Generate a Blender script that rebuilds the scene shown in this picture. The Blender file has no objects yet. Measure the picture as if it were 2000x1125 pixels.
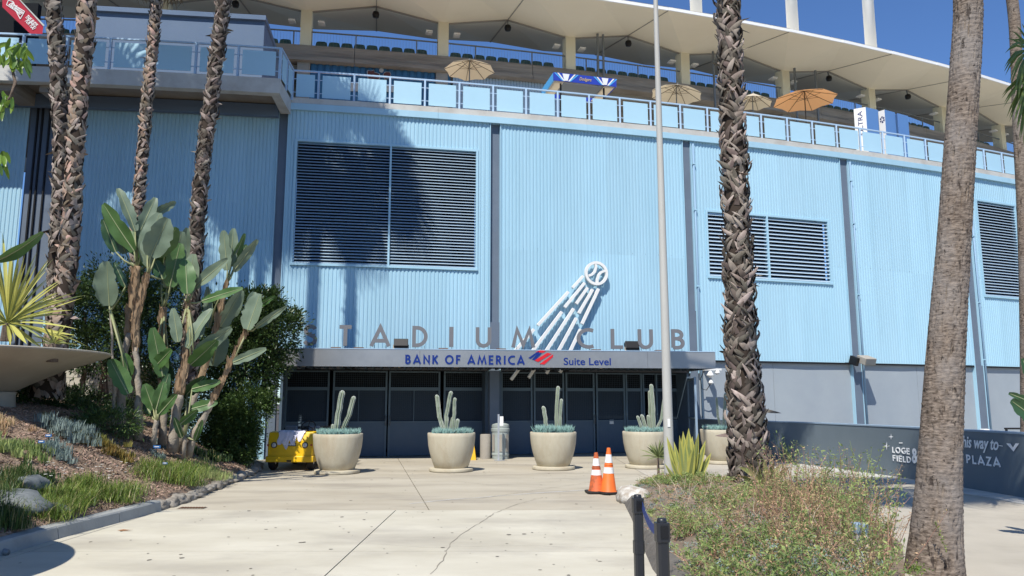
import bpy, math, random
import numpy as np
from mathutils import Vector, Matrix
R_ = random.Random(7); NR = np.random.RandomState(11)
PI = math.pi; rad = math.radians
SC = bpy.context.scene; COL = SC.collection
# ---------------- camera, sky, sun, exposure ----------------
CAMH = 1.6; PITCH = rad(8.5); FPX = 1500.0
cam = bpy.data.objects.new('camera', bpy.data.cameras.new('camera')); COL.objects.link(cam)
cam.location = (0, 0, CAMH); cam.rotation_euler = (rad(90) + PITCH, 0, 0)
cam.data.sensor_width = 36; cam.data.lens = 36 * FPX / 2000; cam.data.clip_end = 3000; cam.data.clip_start = 0.05
SC.camera = cam
SUNK, SUNT = 0.36, 1.5            # the light moves (K, 1, -T) per metre into the picture
w = bpy.data.worlds.new('World'); SC.world = w; w.use_nodes = True
nt = w.node_tree; bg = nt.nodes['Background']; sky = nt.nodes.new('ShaderNodeTexSky')
sky.sky_type = 'NISHITA'; sky.sun_disc = False
SEL = math.atan2(SUNT, math.hypot(SUNK, 1)); SAZ = math.atan2(-SUNK, -1.0)
sky.sun_elevation = SEL; sky.sun_rotation = SAZ; sky.altitude = 100; sky.air_density = 1.0; sky.dust_density = 0.0; sky.ozone_density = 3.0
tint = nt.nodes.new('ShaderNodeMix'); tint.data_type = 'RGBA'; tint.blend_type = 'MULTIPLY'; tint.inputs[0].default_value = 1; tint.inputs[7].default_value = (0.76, 1.0, 1.34, 1); nt.links.new(sky.outputs[0], tint.inputs[6]); nt.links.new(tint.outputs[2], bg.inputs[0]); bg.inputs[1].default_value = 0.078
sun = bpy.data.objects.new('sun', bpy.data.lights.new('sun', 'SUN')); COL.objects.link(sun)
sun.data.energy = 4.1; sun.data.angle = rad(0.53); sun.data.color = (1, 0.955, 0.87)
sun.rotation_euler = Vector((SUNK, 1, -SUNT)).to_track_quat('-Z', 'Y').to_euler(); sun.location = (-10, -20, 40)
SC.view_settings.view_transform = 'Standard'; SC.view_settings.look = 'None'; SC.view_settings.gamma = 1
SC.view_settings.use_curve_mapping = False; SC.view_settings.exposure = 0.5
SC.render.engine = 'CYCLES'
# ---------------- measuring: points of the place seen at pixels of the 2000x1125 photograph ----------------
def ray(px, py):
    dx = (px - 1000) / FPX; dy = (562.5 - py) / FPX
    y = math.cos(PITCH) - dy * math.sin(PITCH); z = math.sin(PITCH) + dy * math.cos(PITCH)
    return dx / y, z / y
def at(px, py, Y):
    a, e = ray(px, py); return Vector((a * Y, Y, CAMH + e * Y))
def ground(px, py, h=0.0):
    a, e = ray(px, py); Y = (h - CAMH) / e; return Vector((a * Y, Y, h))
# facade of the stadium: an arc, offset is metres behind the facade
TH0 = rad(12.6); RR = 108.0; P0 = (0.0, 23.65); CX = P0[0] - RR * math.sin(TH0); CY = P0[1] + RR * math.cos(TH0)
def F(s, off=0, h=0):
    t = TH0 + s / RR; return Vector((CX + (RR - off) * math.sin(t), CY - (RR - off) * math.cos(t), h))
def Fframe(s, off=0, h=0):         # local x along the facade, y into the building, z up
    t = TH0 + s / RR; m = Matrix(((math.cos(t), -math.sin(t), 0, 0), (math.sin(t), math.cos(t), 0, 0), (0, 0, 1, 0), (0, 0, 0, 1)))
    m.translation = F(s, off, h); return m
def pf(px, py, off=0):
    a, e = ray(px, py); r = RR - off
    A = a * a + 1; B = -2 * (a * CX + CY); Cc = CX * CX + CY * CY - r * r
    t = (-B - math.sqrt(B * B - 4 * A * Cc)) / (2 * A)
    th = math.atan2(a * t - CX, CY - t); return RR * (th - TH0), CAMH + e * t
def fs(px, py, off=0): return pf(px, py, off)[0]
def fh(px, py, off=0): return pf(px, py, off)[1]
# ---------------- materials ----------------
def srgb(r, g, b):
    f = lambda c: (c / 255 / 12.92) if c / 255 <= 0.04045 else ((c / 255 + 0.055) / 1.055) ** 2.4
    return (f(r), f(g), f(b))
def mat(name, col, rough=0.7, col2=None, scale=3.0, detail=6, lo=0.35, hi=0.7, bump=0.0, bscale=None, metal=0.0, spec=0.3, stretch=(1, 1, 1), island=0.0, transl=0.0, emis=None, grime=None, gscale=0.6, bdist=0.02, coord='pos', thin=False):
    m = bpy.data.materials.new(name); m.use_nodes = True; t = m.node_tree; N = t.nodes; L = t.links
    b = N['Principled BSDF']; b.inputs['Roughness'].default_value = rough; b.inputs['Metallic'].default_value = metal
    b.inputs['Specular IOR Level'].default_value = spec
    if coord == 'pos': src = N.new('ShaderNodeNewGeometry').outputs['Position']
    else: src = N.new('ShaderNodeTexCoord').outputs['Object']
    mp = N.new('ShaderNodeMapping'); mp.inputs['Scale'].default_value = stretch; L.new(src, mp.inputs[0])
    out = None
    c1 = (*col, 1)
    if col2 is not None:
        n = N.new('ShaderNodeTexNoise'); n.inputs['Scale'].default_value = scale; n.inputs['Detail'].default_value = detail; n.inputs['Roughness'].default_value = 0.6
        L.new(mp.outputs[0], n.inputs['Vector'])
        r = N.new('ShaderNodeValToRGB'); r.color_ramp.elements[0].position = lo; r.color_ramp.elements[1].position = hi
        r.color_ramp.elements[0].color = c1; r.color_ramp.elements[1].color = (*col2, 1); L.new(n.outputs['Fac'], r.inputs[0]); out = r.outputs[0]
    else:
        rg = N.new('ShaderNodeRGB'); rg.outputs[0].default_value = c1; out = rg.outputs[0]
    if grime is not None:
        n = N.new('ShaderNodeTexNoise'); n.inputs['Scale'].default_value = gscale; n.inputs['Detail'].default_value = 8; n.inputs['Roughness'].default_value = 0.65
        L.new(mp.outputs[0], n.inputs['Vector'])
        r = N.new('ShaderNodeMapRange'); r.inputs[1].default_value = 0.48; r.inputs[2].default_value = 0.72; r.inputs[4].default_value = grime[3] if len(grime) > 3 else 0.6
        L.new(n.outputs['Fac'], r.inputs[0])
        mx = N.new('ShaderNodeMix'); mx.data_type = 'RGBA'; L.new(r.outputs[0], mx.inputs[0]); L.new(out, mx.inputs[6]); mx.inputs[7].default_value = (*grime[:3], 1); out = mx.outputs[2]
    if island:
        g = N.new('ShaderNodeNewGeometry'); hs = N.new('ShaderNodeHueSaturation')
        mr = N.new('ShaderNodeMapRange'); mr.inputs[3].default_value = 1 - island; mr.inputs[4].default_value = 1 + island; L.new(g.outputs['Random Per Island'], mr.inputs[0])
        L.new(mr.outputs[0], hs.inputs['Value']); mr2 = N.new('ShaderNodeMapRange'); mr2.inputs[3].default_value = 0.5 + island * 0.05; mr2.inputs[4].default_value = 0.5 - island * 0.05
        L.new(g.outputs['Random Per Island'], mr2.inputs[0]); L.new(mr2.outputs[0], hs.inputs['Hue']); L.new(out, hs.inputs['Color']); out = hs.outputs[0]
    L.new(out, b.inputs['Base Color'])
    if bump:
        n = N.new('ShaderNodeTexNoise'); n.inputs['Scale'].default_value = bscale or scale * 4; n.inputs['Detail'].default_value = 5
        L.new(mp.outputs[0], n.inputs['Vector']); bp = N.new('ShaderNodeBump'); bp.inputs['Strength'].default_value = bump; bp.inputs['Distance'].default_value = bdist
        L.new(n.outputs['Fac'], bp.inputs['Height']); L.new(bp.outputs[0], b.inputs['Normal'])
    if transl:
        tr = N.new('ShaderNodeBsdfTranslucent'); L.new(out, tr.inputs[0]); ms = N.new('ShaderNodeMixShader'); ms.inputs[0].default_value = transl
        o = N['Material Output']; L.new(b.outputs[0], ms.inputs[1]); L.new(tr.outputs[0], ms.inputs[2]); L.new(ms.outputs[0], o.inputs[0])
    if emis: b.inputs['Emission Color'].default_value = (*emis[:3], 1); b.inputs['Emission Strength'].default_value = emis[3]
    return m
M = {}
M['blue'] = mat('sky_blue_paint', (0.350, 0.558, 0.676), 0.55, (0.385, 0.592, 0.71), 0.9, grime=(0.29, 0.47, 0.57, 0.4), gscale=1.1, stretch=(1, 1, 0.16))
def objvar(m, k=0.04):       # slight tone difference from sheet to sheet
    t = m.node_tree; b = t.nodes['Principled BSDF']; src = b.inputs['Base Color'].links[0].from_socket; h = t.nodes.new('ShaderNodeHueSaturation'); oi = t.nodes.new('ShaderNodeObjectInfo'); r = t.nodes.new('ShaderNodeMapRange')
    r.inputs[3].default_value = 1 - k; r.inputs[4].default_value = 1 + k; t.links.new(oi.outputs['Random'], r.inputs[0]); t.links.new(r.outputs[0], h.inputs['Value']); t.links.new(src, h.inputs['Color']); t.links.new(h.outputs[0], b.inputs['Base Color'])
objvar(M['blue'])
M['blue_panel'] = mat('pale_blue_panel', (0.40, 0.62, 0.74), 0.45, (0.425, 0.64, 0.76), 0.7)
M['rail'] = mat('pale_rail_paint', (0.40, 0.55, 0.71), 0.45)
M['darkblue'] = mat('deep_blue_siding', (0.04, 0.14, 0.26), 0.6, (0.05, 0.16, 0.29), 2)
M['slate'] = mat('slate_column_paint', (0.13, 0.165, 0.215), 0.55, (0.15, 0.185, 0.235), 1.5, grime=(0.10, 0.12, 0.15, 0.4))
M['stucco'] = mat('grey_stucco', (0.30, 0.34, 0.375), 0.85, (0.33, 0.37, 0.40), 0.8, bump=0.25, bscale=60, grime=(0.26, 0.29, 0.33, 0.35), gscale=0.5)
M['navy_box'] = mat('blue_grey_stucco', (0.125, 0.18, 0.27), 0.8, (0.145, 0.20, 0.29), 1.0, bump=0.2, bscale=40)
M['rampwall'] = mat('dark_slate_wall_paint', (0.140, 0.178, 0.205), 0.7, (0.16, 0.198, 0.225), 0.9, grime=(0.16, 0.19, 0.215, 0.4), gscale=1.2, bump=0.15, bscale=30)
M['cap'] = mat('wall_cap_paint', (0.27, 0.36, 0.45), 0.6)
M['whitecon'] = mat('painted_concrete_edge', (0.50, 0.49, 0.45), 0.8, (0.58, 0.57, 0.53), 1.2, bump=0.3, bscale=12, grime=(0.33, 0.28, 0.24, 0.5), gscale=1.5)
M['boardcon'] = mat('board_formed_concrete', (0.24, 0.21, 0.18), 0.9, (0.36, 0.32, 0.27), 1.3, stretch=(0.35, 0.35, 5), bump=0.5, bscale=6, grime=(0.14, 0.115, 0.09, 0.7), gscale=0.9)
M['concol'] = mat('grey_brown_concrete', (0.30, 0.275, 0.235), 0.9, (0.37, 0.34, 0.295), 1.2, bump=0.3, bscale=10)
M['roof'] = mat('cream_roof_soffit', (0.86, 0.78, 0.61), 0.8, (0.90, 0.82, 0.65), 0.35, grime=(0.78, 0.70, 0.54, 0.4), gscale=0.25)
M['roof_dim'] = mat('shaded_roof_soffit', (0.64, 0.61, 0.51), 0.8, (0.68, 0.65, 0.54), 0.35)  # shadow on the far roof plane is put into this darker colour
M['roofwhite'] = mat('white_roof_edge', (0.86, 0.86, 0.84), 0.6)
M['seam'] = mat('soffit_seam', (0.33, 0.31, 0.27), 0.8)
M['cream'] = mat('cream_column_paint', (0.80, 0.74, 0.55), 0.7)
M['seat'] = mat('green_seat_plastic', (0.040, 0.105, 0.105), 0.4, spec=0.5)
M['greymetal'] = mat('grey_metal', (0.20, 0.215, 0.225), 0.45, metal=0.3)
M['doorblue'] = mat('dark_slate_door_paint', (0.085, 0.125, 0.170), 0.5, (0.095, 0.137, 0.185), 1.6, grime=(0.12, 0.15, 0.18, 0.4), gscale=2.5)
M['doorframe'] = mat('slate_frame_paint', (0.12, 0.17, 0.21), 0.5)
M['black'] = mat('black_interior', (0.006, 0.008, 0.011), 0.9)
M['wire'] = mat('dark_wire', (0.045, 0.065, 0.085), 0.5)
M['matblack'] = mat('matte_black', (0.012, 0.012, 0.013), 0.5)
M['steel'] = mat('satin_metal_fascia', (0.32, 0.325, 0.33), 0.36, (0.40, 0.40, 0.40), 0.5, metal=0.55, grime=(0.24, 0.245, 0.25, 0.5), gscale=0.8)
M['letter'] = mat('brushed_grey_letter', (0.21, 0.205, 0.21), 0.45, metal=0.35)
M['royal'] = mat('royal_blue_vinyl', (0.008, 0.030, 0.20), 0.4)
M['red'] = mat('red_vinyl', (0.62, 0.02, 0.03), 0.4)
M['white'] = mat('white_paint', (0.80, 0.79, 0.76), 0.5)
M['whitewarm'] = mat('warm_white_paint', (0.74, 0.72, 0.65), 0.5)
M['beige'] = mat('beige_canvas', (0.76, 0.69, 0.56), 0.9, transl=0.5)
M['orange_c'] = mat('orange_canvas', (0.85, 0.60, 0.36), 0.9, transl=0.5)
M['polebrown'] = mat('bronze_pole', (0.10, 0.075, 0.055), 0.5)
M['budred'] = mat('crimson_banner', (0.42, 0.010, 0.03), 0.5)
M['led'] = mat('blue_banner_print', (0.03, 0.06, 0.40), 0.4)
M['ledlight'] = mat('light_blue_print', (0.10, 0.42, 0.80), 0.4)
M['gold'] = mat('gold_print', (0.55, 0.40, 0.22), 0.5)
M['boxblue'] = mat('blue_print_board', (0.12, 0.25, 0.50), 0.4)
M['navy'] = mat('navy_print', (0.02, 0.03, 0.13), 0.5)
# ---------------- mesh helpers ----------------
def link(o, parent=None):
    COL.objects.link(o)
    if parent is not None: o.parent = parent
    return o
class MB:
    def __init__(s): s.v = []; s.f = []; s.sm = False
    def add(s, vs, fc):
        b = len(s.v); s.v.extend([tuple(v) for v in vs]); s.f.extend([tuple(b + i for i in q) for q in fc]); return s
    def box(s, x0, x1, y0, y1, z0, z1, mtx=None):
        vs = [Vector(p) for p in ((x0, y0, z0), (x1, y0, z0), (x1, y1, z0), (x0, y1, z0), (x0, y0, z1), (x1, y0, z1), (x1, y1, z1), (x0, y1, z1))]
        if mtx: vs = [mtx @ v for v in vs]
        return s.add(vs, [(0, 3, 2, 1), (4, 5, 6, 7), (0, 1, 5, 4), (1, 2, 6, 5), (2, 3, 7, 6), (3, 0, 4, 7)])
    def bar(s, p, q, wd, ht=None, up=(0, 0, 1)):
        p = Vector(p); q = Vector(q); d = (q - p).normalized(); u = Vector(up)
        if abs(d.dot(u)) > 0.98: u = Vector((0, 1, 0))
        x = d.cross(u).normalized(); u = x.cross(d); ht = ht or wd
        c = [x * a * wd / 2 + u * b * ht / 2 for a, b in ((-1, -1), (1, -1), (1, 1), (-1, 1))]
        return s.add([p + k for k in c] + [q + k for k in c], [(0, 3, 2, 1), (4, 5, 6, 7), (0, 1, 5, 4), (1, 2, 6, 5), (2, 3, 7, 6), (3, 0, 4, 7)])
    def tube(s, pts, rs, n=8, cap=True):
        pts = [Vector(p) for p in pts]
        if not hasattr(rs, '__len__'): rs = [rs] * len(pts)
        b = len(s.v); ref = Vector((0, 0, 1))
        for i, p in enumerate(pts):
            d = (pts[min(i + 1, len(pts) - 1)] - pts[max(i - 1, 0)]).normalized()
            r0 = ref if abs(d.dot(ref)) < 0.95 else Vector((1, 0, 0))
            x = d.cross(r0).normalized(); y = d.cross(x)
            if abs(d.dot(ref)) >= 0.95: x, y = Vector((1, 0, 0)) - d * d.x, None; x.normalize(); y = d.cross(x)
            for k in range(n):
                a = 2 * PI * k / n; s.v.append(tuple(p + (x * math.cos(a) + y * math.sin(a)) * rs[i]))
        for i in range(len(pts) - 1):
            for k in range(n):
                k2 = (k + 1) % n; s.f.append((b + i * n + k, b + i * n + k2, b + (i + 1) * n + k2, b + (i + 1) * n + k))
        if cap: s.f.append(tuple(b + k for k in range(n))[::-1]); s.f.append(tuple(b + (len(pts) - 1) * n + k for k in range(n)))
        return s
    def lathe(s, prof, c=(0, 0, 0), n=32):
        b = len(s.v)
        for r, z in prof:
            for k in range(n):
                a = 2 * PI * k / n; s.v.append((c[0] + r * math.cos(a), c[1] + r * math.sin(a), c[2] + z))
        for i in range(len(prof) - 1):
            for k in range(n):
                k2 = (k + 1) % n; s.f.append((b + i * n + k, b + i * n + k2, b + (i + 1) * n + k2, b + (i + 1) * n + k))
        return s
    def prism(s, poly, z0, z1, mtx=None):      # poly in xy
        n = len(poly); vs = [Vector((x, y, z0)) for x, y in poly] + [Vector((x, y, z1)) for x, y in poly]
        if mtx: vs = [mtx @ v for v in vs]
        return s.add(vs, [tuple(range(n))[::-1], tuple(range(n, 2 * n))] + [(i, (i + 1) % n, n + (i + 1) % n, n + i) for i in range(n)])
    def fbox(s, s0, s1, o0, o1, h0, h1, step=2.0):   # box that follows the facade arc
        n = max(1, int(abs(s1 - s0) / step)); b = len(s.v)
        for i in range(n + 1):
            ss = s0 + (s1 - s0) * i / n
            for o, h in ((o0, h0), (o1, h0), (o1, h1), (o0, h1)): s.v.append(tuple(F(ss, o, h)))
        for i in range(n):
            for k in range(4):
                k2 = (k + 1) % 4; s.f.append((b + i * 4 + k, b + (i + 1) * 4 + k, b + (i + 1) * 4 + k2, b + i * 4 + k2))
        s.f.append((b, b + 1, b + 2, b + 3)); e = b + n * 4; s.f.append((e + 3, e + 2, e + 1, e)); return s
    def build(s, name, m, parent=None, smooth=False, bevel=0, auto=None):
        me = bpy.data.meshes.new(name); me.from_pydata(s.v, [], s.f); me.materials.append(m); me.validate()
        if smooth: me.polygons.foreach_set('use_smooth', [True] * len(me.polygons))
        o = bpy.data.objects.new(name, me); link(o, parent)
        if auto is not None: 
            me.polygons.foreach_set('use_smooth', [True] * len(me.polygons))
            md = o.modifiers.new('e', 'EDGE_SPLIT'); md.split_angle = rad(auto)
        if bevel: md = o.modifiers.new('b', 'BEVEL'); md.width = bevel; md.segments = 2; md.limit_method = 'ANGLE'
        return o
def fast(name, V, Fc, m, parent=None, smooth=False):
    V = np.asarray(V, np.float32).reshape(-1, 3); Fc = np.asarray(Fc, np.int32); k = Fc.shape[1]
    me = bpy.data.meshes.new(name); me.vertices.add(len(V)); me.vertices.foreach_set('co', V.ravel())
    me.loops.add(Fc.size); me.loops.foreach_set('vertex_index', Fc.ravel()); me.polygons.add(len(Fc))
    me.polygons.foreach_set('loop_start', np.arange(0, Fc.size, k, dtype=np.int32))
    if smooth: me.polygons.foreach_set('use_smooth', np.ones(len(Fc), bool))
    me.update(calc_edges=True); me.materials.append(m)
    o = bpy.data.objects.new(name, me); return link(o, parent)
def stamp(bv, bf, mats, pos):          # copies of a small base shape: mats Nx3x3, pos Nx3
    bv = np.asarray(bv, float); bf = np.asarray(bf, int); N = len(pos)
    V = np.einsum('nij,kj->nki', mats, bv) + pos[:, None, :]
    Fc = bf[None] + (np.arange(N) * len(bv))[:, None, None]; return V.reshape(-1, 3), Fc.reshape(-1, bf.shape[1])
def thing(name, label, cat, loc=(0, 0, 0), group=None, rot=0):
    o = bpy.data.objects.new(name, None); COL.objects.link(o); o.location = loc; o.rotation_euler = (0, 0, rot); o.empty_display_size = 0.1
    o['label'] = label; o['category'] = cat
    if group: o['group'] = group
    return o
def tag(o, label=None, cat=None, group=None, kind=None):
    for k, v in (('label', label), ('category', cat), ('group', group), ('kind', kind)):
        if v: o[k] = v
    return o
def dup(root, loc=None, label=None, rot=None, scale=None):
    r = root.copy(); COL.objects.link(r)
    if loc is not None: r.location = loc
    if label: r['label'] = label
    if rot is not None: r.rotation_euler = rot
    if scale is not None: r.scale = scale
    def rec(a, b):
        for ch in a.children:
            c = ch.copy(); COL.objects.link(c); c.parent = b; rec(ch, c)
    rec(root, r); return r
# stroke lettering: geometric sans capitals on a unit height
def arc(cx, cy, rx, ry, a0, a1, n=14): return [(cx + rx * math.cos(rad(a0 + (a1 - a0) * i / n)), cy + ry * math.sin(rad(a0 + (a1 - a0) * i / n))) for i in range(n + 1)]
GL = {
 'S': (0.52, [arc(0.27, 0.74, 0.2, 0.2, 20, 265, 14) + arc(0.25, 0.29, 0.22, 0.22, 80, -160, 14)]),
 'T': (0.54, [[(0, 0.935), (0.54, 0.935)], [(0.27, 0.93), (0.27, 0)]]),
 'A': (0.78, [[(0.03, 0), (0.39, 0.93), (0.75, 0)], [(0.15, 0.27), (0.63, 0.27)]]),
 'D': (0.68, [[(0.065, 0.065), (0.065, 0.935), (0.2, 0.935)] + arc(0.2, 0.5, 0.41, 0.435, 90, -90, 18) + [(0.065, 0.065)]]),
 'I': (0.14, [[(0.07, 0), (0.07, 1)]]),
 'U': (0.62, [[(0.065, 1), (0.065, 0.36)] + arc(0.31, 0.36, 0.245, 0.295, 180, 360, 16) + [(0.555, 1)]]),
 'M': (0.92, [[(0.03, 0), (0.2, 0.9), (0.46, 0.12), (0.72, 0.9), (0.89, 0)]]),
 'C': (0.70, [arc(0.52, 0.5, 0.46, 0.44, 62, 298, 22)]),
 'L': (0.42, [[(0.065, 1), (0.065, 0.065), (0.42, 0.065)]]),
 'B': (0.52, [[(0.065, 0.065), (0.065, 0.935), (0.22, 0.935)] + arc(0.22, 0.735, 0.2, 0.2, 90, -90, 10) + [(0.065, 0.535)], [(0.065, 0.532), (0.24, 0.532)] + arc(0.24, 0.298, 0.22, 0.234, 90, -90, 10) + [(0.065, 0.065)]]),
 'N': (0.66, [[(0.065, 0), (0.065, 0.9), (0.595, 0.1), (0.595, 1)]]),
 'K': (0.58, [[(0.065, 0), (0.065, 1)], [(0.52, 0.98), (0.12, 0.47)], [(0.2, 0.56), (0.54, 0.02)]]),
 'O': (0.88, [arc(0.44, 0.5, 0.38, 0.435, 90, 450, 28)]),
 'F': (0.46, [[(0.065, 0), (0.065, 0.935), (0.46, 0.935)], [(0.065, 0.53), (0.4, 0.53)]]),
 'E': (0.48, [[(0.48, 0.935), (0.065, 0.935), (0.065, 0.065), (0.48, 0.065)], [(0.065, 0.52), (0.43, 0.52)]]),
 'R': (0.55, [[(0.065, 0), (0.065, 0.935), (0.22, 0.935)] + arc(0.22, 0.71, 0.22, 0.225, 90, -90, 12) + [(0.065, 0.485)], [(0.26, 0.47), (0.5, 0.02)]]),
 'G': (0.78, [arc(0.46, 0.5, 0.4, 0.44, 50, 340, 22) + [(0.80, 0.46), (0.48, 0.46)]]),
 'P': (0.52, [[(0.065, 0), (0.065, 0.935), (0.22, 0.935)] + arc(0.22, 0.70, 0.22, 0.235, 90, -90, 12) + [(0.065, 0.465)]]),
 'Z': (0.56, [[(0.02, 0.935), (0.5, 0.935), (0.06, 0.065), (0.54, 0.065)]]),
 'V': (0.7, [[(0.03, 1), (0.35, 0.08), (0.67, 1)]]),
 'H': (0.64, [[(0.065, 0), (0.065, 1)], [(0.575, 0), (0.575, 1)], [(0.065, 0.53), (0.575, 0.53)]]),
 'Y': (0.64, [[(0.03, 1), (0.32, 0.5), (0.61, 1)], [(0.32, 0.52), (0.32, 0)]]),
 '&': (0.70, [[(0.64, 0.04), (0.2, 0.62)] + arc(0.30, 0.78, 0.15, 0.15, 220, -40, 12) + [(0.14, 0.42)] + arc(0.28, 0.26, 0.21, 0.2, 140, 320, 12) + [(0.62, 0.5)]]),
}
def ribbon(mb, pts, th, y0, y1, f):            # thick stroke extruded from y0 to y1 in a frame f(x, y, z)
    n = len(pts); closed = (Vector(pts[0]) - Vector(pts[-1])).length < 1e-4; P = [Vector(p) for p in pts]; P = [p for i, p in enumerate(P) if i == 0 or (p - P[i - 1]).length > 1e-4]; n = len(P)
    if closed: P = P[:-1]; n -= 1
    Lf, Rt = [], []
    for i in range(n):
        a = P[i - 1] if (i > 0 or closed) else None; c = P[(i + 1) % n] if (i < n - 1 or closed) else None
        d1 = (P[i] - a).normalized() if a is not None else None; d2 = (c - P[i]).normalized() if c is not None else None
        d1 = d1 or d2; d2 = d2 or d1; n1 = Vector((-d1.y, d1.x)); n2 = Vector((-d2.y, d2.x)); m = (n1 + n2)
        m = m / max(m.length, 1e-6); k = th / 2 / max(0.42, m.dot(n1)); Lf.append(P[i] + m * k); Rt.append(P[i] - m * k)
    vs = []
    for i in range(n):
        for q in (Lf[i], Rt[i]):
            for y in (y0, y1): vs.append(f(q.x, y, q.y))
    fc = []; rng = range(n if closed else n - 1)
    for i in rng:
        a = i * 4; b = ((i + 1) % n) * 4
        fc += [(a, a + 2, b + 2, b), (a + 1, b + 1, b + 3, a + 3), (a, b, b + 1, a + 1), (a + 2, a + 3, b + 3, b + 2)]
    if not closed: fc += [(0, 1, 3, 2), ((n - 1) * 4, (n - 1) * 4 + 2, (n - 1) * 4 + 3, (n - 1) * 4 + 1)]
    mb.add(vs, fc)
def glyph(ch, H, wscale, th, depth, f):
    mb = MB(); w_, st = GL[ch]
    for i, sp in enumerate(st): ribbon(mb, [(x * H * wscale, y * H) for x, y in sp], th, -depth - 0.0025 * i, 0, f)
    return mb
def text_mesh(name, txt, size, m, parent, mtx, ext=0.004, bold=0.0, shear=0.0, width=None):
    c = bpy.data.curves.new(name, 'FONT'); c.body = txt; c.size = size; c.extrude = ext; c.offset = bold; c.shear = shear
    o = bpy.data.objects.new(name, c); COL.objects.link(o); dg = bpy.context.evaluated_depsgraph_get(); dg.update()
    me = bpy.data.meshes.new_from_object(o.evaluated_get(dg)); bpy.data.objects.remove(o); bpy.data.curves.remove(c)
    x = [v.co.x for v in me.vertices]; k = (width / (max(x) - min(x))) if width else 1
    for v in me.vertices: v.co = mtx @ Vector(((v.co.x - min(x)) * k, v.co.z * -1, v.co.y))
    me.materials.clear(); me.materials.append(m); me.name = name
    return link(bpy.data.objects.new(name, me), parent)
# ================= THE SETTING: ground =================
M['slab'] = mat('pale_concrete', (0.47, 0.435, 0.345), 0.85, (0.585, 0.55, 0.45), 0.7, detail=12, bump=0.15, bscale=90, grime=(0.33, 0.30, 0.25, 0.75), gscale=0.55, stretch=(0.7, 1.3, 1))
M['apron'] = mat('weathered_concrete', (0.39, 0.345, 0.265), 0.85, (0.485, 0.44, 0.35), 0.55, detail=12, bump=0.15, bscale=80, grime=(0.25, 0.22, 0.18, 0.7), gscale=0.8, stretch=(0.5, 1.5, 1))
M['ramp'] = mat('ramp_concrete', (0.40, 0.365, 0.30), 0.9, (0.47, 0.43, 0.36), 0.8, detail=10, bump=0.2, bscale=70, grime=(0.28, 0.25, 0.21, 0.6), gscale=0.7)
M['under'] = mat('dark_joint_soil', (0.07, 0.06, 0.05), 0.95)
M['kerb'] = mat('kerb_concrete', (0.30, 0.31, 0.30), 0.85, (0.37, 0.375, 0.36), 1.5, bump=0.25, bscale=40, grime=(0.22, 0.22, 0.21, 0.6), gscale=1.8)
M['chalk'] = mat('worn_white_line', (0.60, 0.60, 0.58), 0.9)
M['crack'] = mat('crack_filler', (0.26, 0.235, 0.19), 0.95)
def sheet(name, poly, z, m, parent=None, kind='structure', th=None):
    mb = MB()
    if th: mb.prism(poly, z - th, z)
    else: mb.add([(x, y, z) for x, y in poly], [tuple(range(len(poly)))])
    o = mb.build(name, m, parent)
    if kind: o['kind'] = kind
    return o
sheet('ground', [(-600, -300), (600, -300), (600, 900), (-600, 900)], -0.06, M['under'])
drive = bpy.data.objects.new('driveway', None); COL.objects.link(drive); drive['kind'] = 'structure'
def slab(poly, m, name='slab'):
    c = Vector((sum(p[0] for p in poly) / len(poly), sum(p[1] for p in poly) / len(poly)))
    q = []
    for i, p in enumerate(poly):      # pull the outline in by 6 mm for the joint
        a = Vector(poly[i - 1]); b = Vector(p); d = Vector(poly[(i + 1) % len(poly)])
        e1 = (b - a).normalized(); e2 = (d - b).normalized(); n1 = Vector((-e1.y, e1.x)); n2 = Vector((-e2.y, e2.x)); mm = n1 + n2; mm = mm / max(0.6, mm.length * mm.length / 2) * 0.5
        q.append(tuple(b + mm * 0.007 * 2))
    o = sheet(name, q, 0.0, m, drive, None, th=0.05); return o
JX = -1.75
ys = [-4.0, 2.1, 5.4, 8.7, 11.95]
for a, b in zip(ys[:-1], ys[1:]):
    slab([(-14, a), (-5.25, a), (-5.25, b), (-14, b)], M['slab'])
    slab([(-5.25, a), (JX, a), (JX, b), (-5.25, b)], M['slab']); slab([(JX, a), (2.6, a), (2.6, b), (JX, b)], M['slab'])
J2 = lambda y: -1.25 + (y - 11.95) * (-3.24 + 1.25) / (22.4 - 11.95)
for a, b in ((11.95, 17.4), (17.4, 30)):
    slab([(-16, a), (J2(a), a), (J2(b), b), (-16, b)], M['apron']); slab([(J2(a), a), (3.0, a), (3.0, b), (J2(b), b)], M['apron'])
for a, b in ((-4, 4.5), (4.5, 11.95), (11.95, 15.6), (15.6, 21), (21, 32)):
    x0 = 2.6 if a < 11 else 3.0
    slab([(x0, a), (30, a), (30, b), (x0, b)], M['ramp'] if b < 21.5 else M['apron'])
for a, b in ((11.95, 12.0),): pass
# chalk line and cracks: ribbons 4 mm above the slabs
def strip(name, pts, wd, m, z=0.004, jit=0.0):
    mb = MB(); P = []
    for i in range(len(pts) - 1):
        a = Vector(pts[i]); b = Vector(pts[i + 1]); n = max(2, int((b - a).length / 0.12))
        for k in range(n): P.append(a.lerp(b, k / n) + Vector((R_.uniform(-jit, jit), R_.uniform(-jit, jit))))
    P.append(Vector(pts[-1])); vs = []
    for i, p in enumerate(P):
        d = (P[min(i + 1, len(P) - 1)] - P[max(0, i - 1)]).normalized(); nn = Vector((-d.y, d.x)) * wd / 2 * (1 - R_.random() * (0.7 if jit else 0.2))
        vs += [(*(p + nn), z), (*(p - nn), z)]
    mb.add(vs, [(2 * i, 2 * i + 1, 2 * i + 3, 2 * i + 2) for i in range(len(P) - 1)]); o = mb.build(name, m, drive); return o
gp = lambda *a: [tuple(ground(x, y)[:2]) for x, y in a]
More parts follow.
